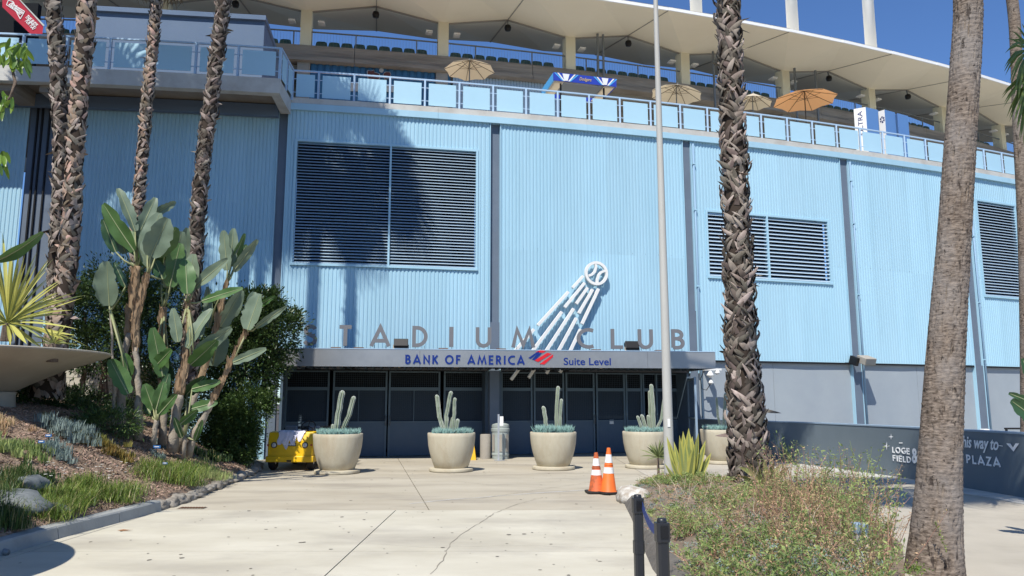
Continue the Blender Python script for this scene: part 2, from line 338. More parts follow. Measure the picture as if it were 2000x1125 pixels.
strip('chalk_line', gp((800, 984), (880, 976), (960, 970), (1050, 963), (1150, 957)), 0.05, M['chalk'], jit=0.012)
strip('crack', gp((842, 1122), (868, 1090), (880, 1060), (905, 1042), (940, 1020), (965, 1003), (1010, 985), (1060, 972)), 0.014, M['crack'], jit=0.012)
strip('crack', gp((700, 1060), (830, 1070), (1000, 1066), (1200, 1071)), 0.006, M['crack'], z=0.0045, jit=0.01)
strip('crack', gp((930, 975), (1050, 957), (1180, 938), (1250, 930)), 0.012, M['crack'], z=0.005, jit=0.02)
strip('tyre_scuff', gp((890, 940), (960, 948), (1050, 944), (1130, 936)), 0.012, M['crack'], z=0.0055, jit=0.02)
# gum spots, oil drips and grit: flat irregular dabs on the concrete
M['gum'] = mat('dark_gum_spot', (0.16, 0.145, 0.12), 0.9); V = []; Fg = []; k0 = 0
for k in range(420):
    y = R_.uniform(6.5, 23.5); x = R_.uniform(-5.0, 2.0) if y < 12 else R_.uniform(-5.5, 5.8); r = abs(R_.gauss(0, 0.010)) + 0.006; n = 7; el = R_.uniform(0.6, 1.6)
    V += [(x + r * R_.uniform(0.7, 1.2) * math.cos(2 * PI * i / n), y + r * el * R_.uniform(0.7, 1.2) * math.sin(2 * PI * i / n), 0.0035) for i in range(n)]; Fg.append(tuple(range(k0, k0 + n))); k0 += n
fast('ground_spots', V, Fg, M['gum'])['kind'] = 'stuff'
g_ = ground(244, 1037); fl = MB(); fl.add([(-0.10, 0, 0.008), (-0.03, 0.018, 0.018), (0.05, 0.012, 0.012), (0.11, -0.01, 0.02), (0.04, -0.022, 0.01), (-0.04, -0.02, 0.006)], [(0, 1, 4, 5), (1, 2, 4), (2, 3, 4)]); M['deadleaf'] = mat('dead_leaf', (0.30, 0.14, 0.06), 0.8); fl = fl.build('fallen_leaf', M['deadleaf']); fl.location = (g_.x, g_.y, 0); tag(fl, 'single curled brown leaf lying on the pale driveway', 'leaf')
# drain grate left, beside the kerb
g0 = ground(375, 993); dg_ = thing('drain_grate', 'small rusty drain grate set flush in the driveway beside the stone edging', 'drain', (g0.x, g0.y, 0))
mb = MB(); mb.box(-0.20, 0.20, -0.09, 0.09, 0.002, 0.008); mb.build('frame', M['crack'], dg_)
mb = MB()
for i in range(9): mb.box(-0.18 + i * 0.043, -0.155 + i * 0.043, -0.07, 0.07, 0.009, 0.016)
M['rust'] = mat('rusty_iron', (0.12, 0.06, 0.035), 0.8, (0.17, 0.09, 0.05), 12); mb.build('grille', M['rust'], dg_)

# ================= THE STADIUM =================
ST = thing('stadium_building', 'curved pale blue corrugated stadium facade with louvred vents and folded cream roof', 'stadium', F(0, 0, 0))
STI = ST.matrix_basis.copy(); ST.location = (0, 0, 0)
HT, HF, HC = 10.43, 10.63, 10.82       # top of siding, of blue flashing, of concrete edge
HS = 3.0                               # where siding ends above the grey stucco
SL, SR = fs(0, 400) - 14, fs(2000, 400) + 22
pil = [(fs(535, 450), fs(553, 450)), (fs(957.5, 450), fs(976, 450)), (fs(1333, 300), fs(1348, 300)), (fs(1640, 330), fs(1655, 330)), (fs(1898, 650), fs(1913, 650))]
gapL = (fs(30, 500), fs(95, 500))
def corr(mb, s0, s1, h0, h1, off=0.0, pitch=0.115, dep=0.019):
    n = max(1, int(round((s1 - s0) / pitch))); p = (s1 - s0) / n; vs = []
    for i in range(n):
        a = s0 + i * p
        for t, d in ((0, dep), (0.14, 0), (0.62, 0), (0.76, dep)): vs.append((a + t * p, off + d))
    vs.append((s1, off + dep)); b = len(mb.v)
    for s_, o_ in vs: mb.v.append(tuple(F(s_, o_, h0))); mb.v.append(tuple(F(s_, o_, h1)))
    for i in range(len(vs) - 1): mb.f.append((b + 2 * i, b + 2 * i + 2, b + 2 * i + 3, b + 2 * i + 1))
def louver(px0, pxm, px1, ytl, ybl, ytr, ybr, rows, label):
    s0, t0 = pf(px0, ytl); _, b0 = pf(px0, ybl); s1, t1 = pf(px1, ytr); _, b1 = pf(px1, ybr); sm = fs(pxm, (ytl + ybr) / 2)
    T, B = (t0 + t1) / 2, (b0 + b1) / 2
    L = MB(); e = 0.07
    L.fbox(s0 - e, s1 + e, -0.03, 0.16, T, T + e); L.fbox(s0 - e, s1 + e, -0.05, 0.16, B - e, B); L.fbox(s0 - e, s0, -0.03, 0.16, B, T, 9); L.fbox(s1, s1 + e, -0.03, 0.16, B, T, 9); L.fbox(sm - 0.03, sm + 0.03, -0.035, 0.16, B, T, 9)
    fr = L.build('louver', M['blue'], ST)
    MB().fbox(s0, s1, 0.24, 0.27, B, T).build('backing', M['black'], fr)
    p = (T - B) / rows
    for a, b in ((s0, sm - 0.03), (sm + 0.03, s1)):
        L = MB(); n = 2; vs = []
        for i in range(n + 1):
            ss = a + (b - a) * i / n
            for o, h in ((0.0, -p * 0.08), (0.010, -p * 0.08), (0.10, p * 0.56), (0.09, p * 0.56)): vs.append(F(ss, o, h + B + p * 0.22))
        fc = []
        for i in range(n):
            for k in range(4): k2 = (k + 1) % 4; fc.append((i * 4 + k, i * 4 + 4 + k, i * 4 + 4 + k2, i * 4 + k2))
        L.add(vs, fc); o0 = L.build('slat', M['slatm'], fr)
        for r in range(1, rows): o = o0.copy(); COL.objects.link(o); o.parent = fr; o.location.z = r * p
    return s0 - e, s1 + e, B - e, T + e
M['slatm'] = mat('pale_slat_paint', (0.40, 0.51, 0.60), 0.5)
lv = [louver(581, 761, 930, 280, 516, 292, 522, 40, ''), louver(1381, 1500, 1615, 415, 541, 432, 550, 17, ''), louver(1907, 1990, 2040, 393, 577, 412, 585, 33, '')]
bays = [(SL, gapL[0], 0), (gapL[1], pil[0][0], 0), (pil[0][1], pil[1][0], 2.8), (pil[1][1], pil[2][0], 2.8), (pil[2][1], pil[3][0], HS), (pil[3][1], pil[4][0], HS), (pil[4][1], SR, HS)]
def cover(a, b, z0, z1):     # sheets ten ribs wide with a lap joint
    n = max(1, int(round((b - a) / 0.92)))
    for i in range(n):
        mb = MB(); corr(mb, a + (b - a) * i / n, a + (b - a) * (i + 1) / n, z0, z1, 0.0 + 0.003 * (i % 2)); mb.build('corrugated_sheet', M['blue'], ST)
for a, b, hb in bays:
    holes = [l for l in lv if l[0] > a and l[0] < b]; ZM = 6.35
    if holes:
        s0, s1, B, T = holes[0]; s1 = min(s1, b)
        for x0, x1 in ((a, s0), (s1, b)):
            if x1 > x0: cover(x0, x1, hb, ZM); cover(x0, x1, ZM - 0.0, HT)
        cover(s0, s1, hb, B); cover(s0, s1, T, HT)
    else: cover(a, b, hb, ZM); cover(a, b, ZM, HT)
    k = MB(); x = a + 0.3
    while x < b:
        if not (holes and holes[0][0] - 0.05 < x < holes[0][1] + 0.05): k.fbox(x - 0.006, x + 0.006, -0.008, 0.0, ZM + 0.06, ZM + 0.072)
        x += 0.46
    k.build('screw_heads', M['slate'], ST)['kind'] = 'stuff'
mb = MB(); mb.fbox(gapL[0], gapL[1], 0.1, 0.2, 0, HT)
mb.build('recessed_panel', M['slate'], ST)
mb = MB()
for px in (45, 55, 70): s_ = fs(px, 500); mb.fbox(s_ - 0.02, s_ + 0.02, 0.04, 0.1, 0, HT, 9)
mb.build('conduit', M['matblack'], ST)
for i, (a, b) in enumerate(pil):
    mb = MB(); mb.fbox(a, b, 0.10 if i < 2 else 0.04, 0.35, 0, HT, 9); o = mb.build('pilaster', M['slate'], ST)
    mb = MB(); mb.fbox(a - 0.03, a, -0.035, 0.3, 2.55 if i < 3 else 0, HT, 9); mb.fbox(b, b + 0.03, -0.035, 0.3, 2.55 if i < 3 else 0, HT, 9); mb.build('trim', M['blue'], o)
    if i >= 1:
        z = (4.05, 4.6, 7.0, 4.4)[i - 1]; mb = MB(); mb.fbox(a + 0.004, b - 0.004, -0.02, 0.09 if i < 2 else 0.03, 0, z if i < 3 else HS, 9); mb.build('sleeve', M['slate'], o)
M['pipeblue'] = mat('blue_grey_pipe_paint', (0.24, 0.37, 0.50), 0.5)
for i, px in ((2, 1357), (3, 1664), (4, 1921)):   # downpipes beside the pilasters
    s_ = pil[i][1] + 0.09; mb = MB(); mb.tube([F(s_, -0.05, 0.1), F(s_, -0.05, HT - 0.1)], 0.036, 10); o = mb.build('downpipe', M['pipeblue'], ST, smooth=True)
    for h in (3.2, 5.4, 8.0, 9.6): MB().fbox(s_ - 0.055, s_ + 0.055, -0.095, -0.03, h, h + 0.04).build('pipe_clamp', M['blue'], o)
# flashing and concrete edge in lengths
s = pil[0][1] - 0.35; k = 0
while s < SR:
    e = min(s + 4.9, SR)
    MB().fbox(s, e - 0.006, -0.09, 0.3, HT, HF).build('flashing', M['blue'], ST)
    MB().fbox(s, e - 0.004, -0.06 - 0.004 * (k % 3), 0.5, HF, HC).build('concrete_edge', M['whitecon'], ST); s = e; k += 1
mb = MB(); mb.fbox(pil[0][1] - 0.3, SR, 0.5, 9.0, HC - 0.25, HC - 0.06, 3); mb.build('deck_floor', M['whitecon'], ST)
mb = MB(); mb.fbox(SL, SR, 0.45, 0.6, 0, HT - 0.1, 3)
# grey stucco base right of the entrance, in panels with open joints
sj = [fs(1365, 760), fs(1515, 760), pil[3][0], fs(1797, 760), pil[4][0], pil[4][0] + 8, SR]
for a, b in zip(sj[:-1], sj[1:]): MB().fbox(a + 0.006, b - 0.006, 0.09, 0.3, 0, HS - 0.02).build('stucco_panel', M['stucco'], ST)
MB().fbox(sj[0], SR, -0.015, 0.02, HS - 0.075, HS - 0.012).build('siding_shadow_strip', M['matblack'], ST)  # black strip painted in as the shadow line under the siding
# ---- entrance: recessed doors and screens 0.8 m behind the facade ----
DO = 0.8
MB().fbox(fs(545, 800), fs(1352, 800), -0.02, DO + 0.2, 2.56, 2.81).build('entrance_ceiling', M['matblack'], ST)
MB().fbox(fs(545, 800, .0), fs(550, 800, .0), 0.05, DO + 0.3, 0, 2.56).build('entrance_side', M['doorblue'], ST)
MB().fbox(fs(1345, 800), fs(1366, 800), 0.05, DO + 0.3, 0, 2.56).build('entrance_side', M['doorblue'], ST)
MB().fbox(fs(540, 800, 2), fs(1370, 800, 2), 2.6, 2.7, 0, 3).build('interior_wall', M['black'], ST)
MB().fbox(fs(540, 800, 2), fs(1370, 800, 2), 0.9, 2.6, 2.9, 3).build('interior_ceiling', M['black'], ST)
hb_ = lambda y: fh(950, y, DO)
HTR1, HTR0, HD1, HDM = hb_(729), hb_(757), hb_(766), hb_(822)
TOPH = 2.56
def wires(mb, s0, s1, h0, h1, off, ps=0.06, r=0.0035):
    n = max(1, int((s1 - s0) / ps))
    for i in range(1, n): mb.fbox(s0 + (s1 - s0) * i / n - r, s0 + (s1 - s0) * i / n + r, off, off + 0.006, h0, h1, 9)
    n = max(1, int((h1 - h0) / ps))
    for i in range(1, n): mb.fbox(s0, s1, off + 0.007, off + 0.012, h0 + (h1 - h0) * i / n - r, h0 + (h1 - h0) * i / n + r, 9)
def bay(px0, px1, kind, mull=None, trans=True, grille='wire'):
    s0, s1 = fs(px0, 800, DO), fs(px1, 800, DO); f = 0.055
    nm = 'door' if kind == 'door' else 'window'
    P = MB(); P.fbox(s0, s0 + f, DO - 0.05, DO + 0.06, 0, TOPH, 9); P.fbox(s1 - f, s1, DO - 0.05, DO + 0.06, 0, TOPH, 9)
    for z0, z1 in ((HTR0 - 0.10, HTR0), (HTR1, TOPH), (HDM - 0.03, HDM)): P.fbox(s0 + f, s1 - f, DO - 0.045, DO + 0.06, z0, z1, 9)
    fr = P.build(nm, M['doorframe'], ST)
    MB().fbox(s0 + f, s1 - f, DO - 0.02, DO + 0.03, 0.015, HDM - 0.03, 9).build('lower_panel', M['doorblue'], fr)
    for z0, z1, nme in ((HTR0, HTR1, 'transom_screen'), (HDM, HTR0 - 0.10, 'screen')):
        W = MB(); wires(W, s0 + f, s1 - f, z0, z1, DO - 0.01); W.build(nme, M['wire'], fr)
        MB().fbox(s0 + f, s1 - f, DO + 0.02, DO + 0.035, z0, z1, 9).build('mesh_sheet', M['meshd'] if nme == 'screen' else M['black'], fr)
    if mull: 
        sm = fs(mull, 800, DO); MB().fbox(sm - 0.01, sm + 0.01, DO - 0.035, DO - 0.012, HDM, HTR0 - 0.10, 9).build('mullion', M['doorframe'], fr)
    return fr
M['meshd'] = mat('fine_dark_mesh', (0.035, 0.052, 0.075), 0.7, (0.045, 0.064, 0.09), 60)
bay(556, 642, 'window'); d1 = bay(649, 755.5, 'door', 700); d2 = bay(758.5, 859, 'door', 808); bay(866, 947, 'window')
for a, b in ((978, 1039.5), (1042, 1101.5), (1104.5, 1161), (1164, 1220.5)): dd = bay(a, b, 'door')
bay(1281, 1344, 'door')
sq = fs(1194, 825, DO); MB().fbox(sq - 0.07, sq + 0.07, DO - 0.03, DO - 0.022, fh(1194, 828, DO), fh(1194, 820, DO)).build('paper_notice', M['white'], dd)
def handle(px, parent):
    s_ = fs(px, 830, DO); mb = MB(); mb.tube([F(s_, DO - 0.1, 0.92), F(s_, DO - 0.1, 1.22)], 0.014, 8); mb.tube([F(s_, DO - 0.1, 0.94), F(s_, DO - 0.02, 0.94)], 0.01, 6); mb.tube([F(s_, DO - 0.1, 1.2), F(s_, DO - 0.02, 1.2)], 0.01, 6); mb.build('handle', M['greymetal'], parent, smooth=True)
handle(753, d1); handle(761, d2); handle(1160, dd)
# open doorway at the right: dark opening with a leaf ajar
bay(1222, 1254, 'door'); s0, s1 = fs(1255.5, 800, DO), fs(1280, 800, DO)
P = MB(); P.fbox(s0, s0 + 0.05, DO - 0.05, DO + 0.06, 0, TOPH, 9); P.fbox(s0 + 0.05, s1, DO - 0.045, DO + 0.06, HTR0 - 0.1, HTR0); P.fbox(s0 + 0.05, s1, DO - 0.045, DO + 0.06, HTR1, TOPH); od = P.build('open_doorway', M['doorframe'], ST)
P = MB(); wires(P, s0 + 0.05, s1, HTR0, HTR1, DO - 0.01); P.build('transom_screen', M['wire'], od)
a_, b_ = F(s0 + 0.06, DO, 0.02), F(s0 + 0.2, DO + 0.75, 0.02); mb = MB(); mb.bar(a_ + Vector((0, 0, 1.05)), b_ + Vector((0, 0, 1.05)), 0.04, 2.05); mb.build('door_leaf', M['doorblue'], od)
# central column between the door groups and thin wall above (behind the canopy)
MB().fbox(fs(947, 800, .3), fs(979, 800, .3), 0.25, DO + 0.1, 0, 2.56, 9).build('entrance_column', M['doorblue'], ST)
# ---- entrance canopy ----
A0 = at(527, 680, 20.75); B0 = at(1397, 688, 22.35); CT, CB = 3.06, 2.58
cdir = Vector((B0.x - A0.x, B0.y - A0.y, 0)); clen = cdir.length; cdir.normalize(); cn = Vector((cdir.y, -cdir.x, 0))
CM = Matrix(((cdir.x, -cn.x, 0, A0.x), (cdir.y, -cn.y, 0, A0.y), (0, 0, 1, 0), (0, 0, 0, 1)))   # x along, y into building
def cpx(px, py):      # pixel -> (x along the fascia, height)
    a, e = ray(px, py); den = (a * cdir.y - cdir.x); t = (A0.x - a * A0.y) / den; return t, CAMH + e * (A0.y + cdir.y * t)
CAN = thing('entrance_canopy', 'long flat metal canopy over the entrance doors carrying blue lettering', 'canopy', A0 * 1)
CAN.location = (0, 0, 0)
cut = [0.0] + [cpx(x, 700)[0] for x in (613, 820, 1055, 1265)] + [clen]
for a, b in zip(cut[:-1], cut[1:]): MB().box(a + 0.003, b - 0.003, 0, 0.04, CB, CT, CM).build('fascia_panel', M['steel'], CAN)
pa = [(0.02, 0.045), (clen - 0.02, 0.045)]
inv = CM.inverted()
def cl(s_, o_): v = inv @ F(s_, o_, 0); return (v.x, v.y)
e0 = fs(556, 700, -0.3); e1 = fs(1371, 700, -.3)
back = [cl(e1 - (e1 - e0) * i / 8, -0.30) for i in range(9)]
back = [b for b in back if 0.02 < b[0] < clen - 0.02]
poly = [(0.02, 0.045), (clen - 0.02, 0.045), (clen - 0.02, back[0][1] + .1)] + back + [(0.02, back[-1][1])]
MB().prism(poly, CB + 0.03, CT - 0.03, CM).build('soffit', M['matblack'], CAN)
MB().box(0, 0.02, 0.045, back[-1][1], CB, CT, CM).build('end_panel', M['steel'], CAN); MB().box(clen - 0.02, clen, 0.045, back[0][1] + .1, CB, CT, CM).build('end_panel', M['steel'], CAN)
MB().box(-0.01, clen + 0.01, -0.012, 0.05, CT, CT + 0.018, CM).build('cap_flashing', M['rail'], CAN)
L = MB()
for i in range(56):
    x = 0.3 + i * 0.22
    if x < clen - 0.3: L.box(x, x + 0.05, 0.15, 1.2, CB - 0.03, CB + 0.029, CM)
L.build('soffit_ribs', M['wire'], CAN)['kind'] = 'stuff'
for px in (585, 660, 775, 893, 1075, 1180):
    x = cpx(px, 715)[0]; MB().lathe([(0.0, -0.005), (0.09, -0.005), (0.09, 0.0), (0.1, 0.02)], CM @ Vector((x, 0.5, CB + 0.006)), 14).build('downlight', M['concol'], CAN)
# signs on the canopy
SG = thing('canopy_lettering', 'royal blue bank name in capitals on the left of the canopy front', 'sign'); SGx = SG
def cframe(x0, z0): return lambda x, y, z: CM @ Vector((x0 + x, y - 0.002, z0 + z))
word = 'BANK OF AMERICA'; x0, zb = cpx(792, 710.5); x1, _ = cpx(1024, 710.5); Hh = cpx(900, 694)[1] - cpx(900, 711)[1]
gapw = 0.26; tot = sum((GL[c][0] if c != ' ' else 0.16) for c in word) * 1.05; n_ = len(word) - 1
sp = ((x1 - x0) / Hh - tot) / n_; x = x0
for c in word:
    if c != ' ': glyph(c, Hh, 1.05, Hh * 0.205, 0.012, cframe(x, zb)).build('letter', M['royal'], SG)
    x += ((GL[c][0] if c != ' ' else 0.16) * 1.05 + sp) * Hh
SL2 = thing('suite_level_lettering', 'blue words Suite Level on the canopy front right of the red and blue emblem', 'sign')
x0, zb = cpx(1101, 712.5); x1, _ = cpx(1193, 712); text_mesh('lettering', 'Suite Level', 0.285, M['royal'], SL2, CM @ Matrix.Translation((x0, -0.005, zb)), 0.004, 0.003, width=x1 - x0)
EM = thing('flag_emblem', 'small red and blue striped flag emblem between the two canopy words', 'emblem')
for (pts, m_) in (([(1032, 699), (1051, 686), (1054, 688), (1036, 701)], 'royal'), ([(1039, 702), (1051, 690), (1058, 690), (1045, 704)], 'royal'),
                  ([(1044, 704), (1069, 689), (1077, 691), (1051, 707)], 'red'), ([(1054, 711), (1080, 692), (1080, 697), (1063, 712)], 'red'), ([(1046, 688), (1056, 683), (1066, 686), (1060, 689)], 'red')):
    q = [cpx(*p) for p in pts]; mb = MB(); n = len(q)
    mb.add([CM @ Vector((a, -0.012, b)) for a, b in q] + [CM @ Vector((a, -0.001, b)) for a, b in q], [tuple(range(n)), tuple(range(n, 2 * n))[::-1]] + [(i, (i + 1) % n, n + (i + 1) % n, n + i)[::-1] for i in range(n)]); mb.build('stripe', M[m_], EM)
# standing letters on the canopy
CS = thing('standing_letters', 'spaced grey metal capitals reading STADIUM CLUB standing on top of the canopy', 'sign')
for c, xa, xb in (('S', 591, 616), ('T', 661, 685), ('A', 723, 761), ('D', 806, 835), ('I', 879, 886), ('U', 931, 961), ('M', 1003, 1046), ('C', 1131, 1161), ('L', 1197, 1221), ('U', 1251, 1280), ('B', 1317, 1342)):
    xa, xb = cpx(xa, 655)[0], cpx(xb, 655)[0]; px = 1000; z0 = CT + 0.095
    H = 0.565; wsc = (xb - xa) / (GL[c][0] * H); fr = lambda x, y, z, xa=xa: CM @ Vector((xa + x, 0.28 + y, z0 + z))
    o = glyph(c, H, wsc, 0.104 if c != 'I' else 0.12, 0.045, fr).build('letter', M['letter'], CS, bevel=0)
    mb = MB()
    for t in ((0.2, 0.8) if c not in 'TI' else (0.5,)): xx = xa + (xb - xa) * t; mb.box(xx - 0.006, xx + 0.006, 0.25, 0.262, CT - 0.03, z0 + 0.03, CM)
    mb.build('pin', M['matblack'], o)
# floodlights on the canopy and low junction plates
def flood(px, py, nm, y=0.35):
    x, z = cpx(px, py); o = thing('canopy_floodlight', nm, 'floodlight'); 
    mt = CM @ Matrix.Translation((x, y, CT + 0.17)) @ Matrix.Rotation(rad(-25), 4, 'X')
    MB().box(-0.20, 0.20, -0.10, 0.08, -0.12, 0.12, mt).build('housing', M['matblack'], o, bevel=0.01); MB().box(-0.18, 0.18, -0.106, -0.101, -0.10, 0.10, mt).build('lens', M['matblack'], o)
    MB().box(-0.22, 0.22, -0.02, 0.02, -0.2, -0.03, mt).build('bracket', M['concol'], o)
flood(783, 665, 'dark box floodlight on the canopy between the letters A and D'); flood(1240, 670, 'dark box floodlight on the canopy between the letters L and U')
for px, lb in ((655, 'T'), (700, 'T and A'), (866, 'D and I'), (980, 'U and M'), (1166, 'C and L'), (1292, 'U and B')):
    x, z = cpx(px, 680); o = MB().box(x - 0.13, x + 0.13, 0.05, 0.3, CT + 0.019, CT + 0.05, CM).build('junction_plate', M['rust'], None)
    tag(o, {'T': 'flat rusty plate on the canopy just left of the letter T', 'T and A': 'flat rusty plate on the canopy between letters T and A', 'D and I': 'flat rusty plate on the canopy between letters D and I', 'U and M': 'flat rusty plate on the canopy between letters U and M', 'C and L': 'flat rusty plate on the canopy between letters C and L', 'U and B': 'flat rusty plate on the canopy just before the letter B'}[lb], 'plate', 'flat plates on the canopy')
# ---- comet-like ball emblem on the facade ----
BE = thing('flying_ball_emblem', 'large white relief of a ball with trailing bars on the blue facade', 'emblem')
Ko = -0.14
def kp(x, y): s_, h = pf(1000 + x / 4.327, 500 + y / 4.327, Ko); return F(s_, Ko, h)
nb = (F(3, 1, 0) - F(3, 0, 0)).normalized()
for i, (x0, y0, x1, y1) in enumerate(((600, 170, 510, 270), (612, 228, 443, 435), (637, 268, 541, 405), (680, 283, 563, 485), (730, 278, 590, 575), (475, 303, 216, 587), (420, 472, -8, 1045), (520, 445, 140, 1030), (543, 525, 290, 993), (578, 620, 406, 983), (185, 620, 20, 808))):
    mb = MB(); mb.bar(kp(x0, y0), kp(x1, y1), 0.088 if i else 0.08, 0.10, up=nb); mb.build('trailing_bar', M['white'], BE)
    if i in (0, 2, 4, 5, 7):
        mb = MB(); c_ = (kp(x0, y0) * 0.7 + kp(x1, y1) * 0.3); mb.bar(c_, c_ + nb * 0.16, 0.02); mb.build('standoff', M['slate'], BE)
cs_, ch_ = pf(1164.3, 534, Ko); br = 0.345; bfm = Fframe(cs_, Ko, ch_)
bfn = lambda x, y, z: bfm @ Vector((x, y, z))
mb = MB(); ribbon(mb, arc(0, 0, br, br, 0, 360, 40), 0.085, -0.05, 0.05, bfn); mb.build('ring', M['white'], BE)
for pts in ([(-0.03, 0.33), (-0.01, 0.2), (-0.05, 0.05), (-0.14, -0.04), (-0.27, -0.09)], [(0.30, 0.10), (0.16, 0.04), (0.07, -0.06), (0.03, -0.2), (0.02, -0.33)]):
    sm = []
    for i in range(len(pts) - 1):
        for t in (0, 0.5): sm.append((pts[i][0] * (1 - t) + pts[i + 1][0] * t, pts[i][1] * (1 - t) + pts[i + 1][1] * t))
    sm.append(pts[-1]); mb = MB(); ribbon(mb, sm, 0.075, -0.045, 0.045, bfn); mb.build('seam', M['white'], BE)
mb = MB(); mb.bar(bfn(0, 0.05, 0.3), bfn(0, 0.17, 0.3), 0.02); mb.build('standoff', M['slate'], BE)
# ---- floodlight on the stucco ----
wl = thing('wall_floodlight', 'bronze box floodlight mounted on the column above the ramp wall', 'floodlight'); s_, h_ = pf(1672, 706, -0.25)
fm = Fframe(s_, -0.38, h_) @ Matrix.Rotation(rad(20), 4, 'X')
MB().box(-0.02, 0.46, -0.30, 0.12, -0.05, 0.19, fm).build('housing', M['concol'], wl, bevel=0.015); MB().box(0.02, 0.42, -0.306, -0.301, -0.02, 0.16, fm).build('lens', M['greymetal'], wl)
MB().box(-0.14, -0.03, -0.05, 0.3, -0.16, 0.12, fm).build('bracket', M['matblack'], wl)
# ---- cameras on the corner by the canopy ----
cc = thing('security_cameras', 'white bracket with two dome cameras and looping cables right of the canopy', 'security camera'); s_, h_ = pf(1388, 722, -0.3)
MB().fbox(s_ - 0.35, s_ + 0.28, -0.5, -0.42, h_ - 0.03, h_ + 0.03).build('arm', M['white'], cc); MB().fbox(s_ - 0.06, s_ + 0.03, -0.45, 0.1, h_ - 0.02, h_ + 0.28).build('bracket', M['white'], cc)
for dx, dz, sc in ((-0.12, -0.18, 1.0), (-0.10, -0.42, 0.7), (0.14, -0.10, 0.8)):
    c = F(s_ + dx, -0.46, h_ + dz); MB().lathe([(0.03 * sc, 0.14 * sc), (0.06 * sc, 0.1 * sc), (0.12 * sc, 0), (0.11 * sc, -0.03 * sc), (0.0, -0.10 * sc)], c, 16).build('dome_camera', M['white'], cc, smooth=True)
mb = MB(); mb.tube([F(s_ - 0.3, -0.44, h_), F(s_ - 0.38, -0.3, h_ - 0.3), F(s_ - 0.34, -0.3, h_ - 0.62), F(s_ - 0.18, -0.3, h_ - 0.66), F(s_ - 0.08, -0.4, h_ - 0.45)], 0.014, 6); mb.build('cable', M['matblack'], cc, smooth=True)

# ================= balcony above the facade: railing =================
def railing(name, label, pts, hb, ht, group=None):     # pts: list of post points (xy); panels between
    o = thing(name, label, 'railing', group=group); mb = MB()
    for a, b in zip(pts[:-1], pts[1:]):
        mb.bar((a[0], a[1], ht), (b[0], b[1], ht), 0.055, 0.045)
    mb.build('top_rail', M['rail'], o)
    for p in pts:
        k = MB(); k.box(-0.028, 0.028, -0.035, 0.035, hb, ht - 0.02, Matrix.Translation((p[0], p[1], 0))); k.build('post', M['rail'], o)
    for a, b in zip(pts[:-1], pts[1:]):
        A = Vector((a[0], a[1], 0)); B = Vector((b[0], b[1], 0)); d = (B - A).normalized(); n = Vector((d.y, -d.x, 0)); Ln = (B - A).length; g = 0.115
        mt = Matrix(((d.x, -n.x, 0, A.x), (d.y, -n.y, 0, A.y), (0, 0, 1, 0), (0, 0, 0, 1)))
        k = MB(); k.box(g, Ln - g, -0.035, -0.02, hb + 0.09, ht - 0.12, mt); k.build('panel', M['blue_panel'], o)
        k = MB()
        for z in (hb + 0.24, ht - 0.27):
            for x0, x1 in ((0.03, g + 0.03), (Ln - g - 0.03, Ln - 0.03)): k.box(x0, x1, -0.018, 0.0, z - 0.012, z + 0.012, mt)
        k.build('bracket', M['rail'], o)['kind'] = 'stuff'
    return o
postpx = [570, 621, 691, 761, 829.5, 897, 963, 1027.5, 1089.5, 1151, 1211, 1271, 1329, 1382, 1435]
ss = [fs(x, 200 + (x - 600) * 0.06, 0.12) for x in postpx]
st_ = (ss[-1] - ss[2]) / 12
while ss[-1] < SR - 8: ss.append(ss[-1] + st_)
pp = [F(a, 0.12)[:2] for a in ss]
RA1 = railing('balcony_railing', 'long curved railing of pale blue square panels along the top of the facade', pp, HC, 11.76)
# ---- projecting terrace on the left ----
TO = -1.65; tR = fs(547, 165, TO); tB, tT = 10.28, 10.72
sTL = SL
T_ = thing('terrace_deck', 'projecting white concrete terrace slab above the left wall', 'balcony')
MB().fbox(sTL, tR, TO, TO + 0.25, tB, tT, 2).build('fascia', M['whitecon'], T_)
c1 = F(tR, TO + 0.25); c2 = F(fs(569, 205, 0.0), -0.07)
mb = MB(); mb.prism([F(tR - 0.25, TO + 0.2501)[:2], F(tR, TO + 0.2501)[:2], c2[:2], (c2.x - 0.3, c2.y)], tB, tT); mb.build('side_fascia', M['whitecon'], T_)
MB().fbox(sTL, tR - 0.3, TO + 0.2501, 6.0, tT - 0.2, tT - 0.02, 2).build('slab', M['boardcon'], T_)
MB().fbox(sTL, fs(540, 200) + 0.1, -0.25, -0.04, tB - 0.15, tB + 0.2, 2).build('soffit_beam', M['navy_box'], T_)
for px in (35, 118): s_ = fs(px, 170, -1.0); MB().fbox(s_ - 0.35, s_ + 0.1, TO + 0.26, -0.26, tB - 0.18, tB + 0.23).build('soffit_beam', M['boardcon'], T_)
tp = [tR - 0.04 - i * 1.13 for i in range(15)][::-1]; pts = [F(a, TO + 0.08)[:2] for a in tp]
railing('terrace_railing', 'pale blue panel railing along the front of the left terrace', pts, tT, 11.66)
p0 = F(tR - 0.04, TO + 0.12); p1 = Vector((c2.x + 0.02, c2.y, 0)); railing('terrace_side_railing', 'short side run of blue railing where terrace meets the facade', [p0.lerp(p1, t)[:2] for t in (0.02, 0.5, 1.0)], tT, 11.70)
# blue-grey rooftop room on the terrace
bx = thing('terrace_room', 'blue grey stucco box room standing on the left terrace', 'building'); bo = 1.9
sa, sb = fs(168, 60, bo), fs(516, 60, bo); hbx = fh(400, 25, bo)
MB().fbox(sa, sb, bo, 5.0, tT, hbx - 0.16, 3).build('wall', M['navy_box'], bx); MB().fbox(sa - 0.05, sb + 0.05, bo - 0.1, 5.05, hbx - 0.16, hbx, 3).build('parapet', M['navy_box'], bx)
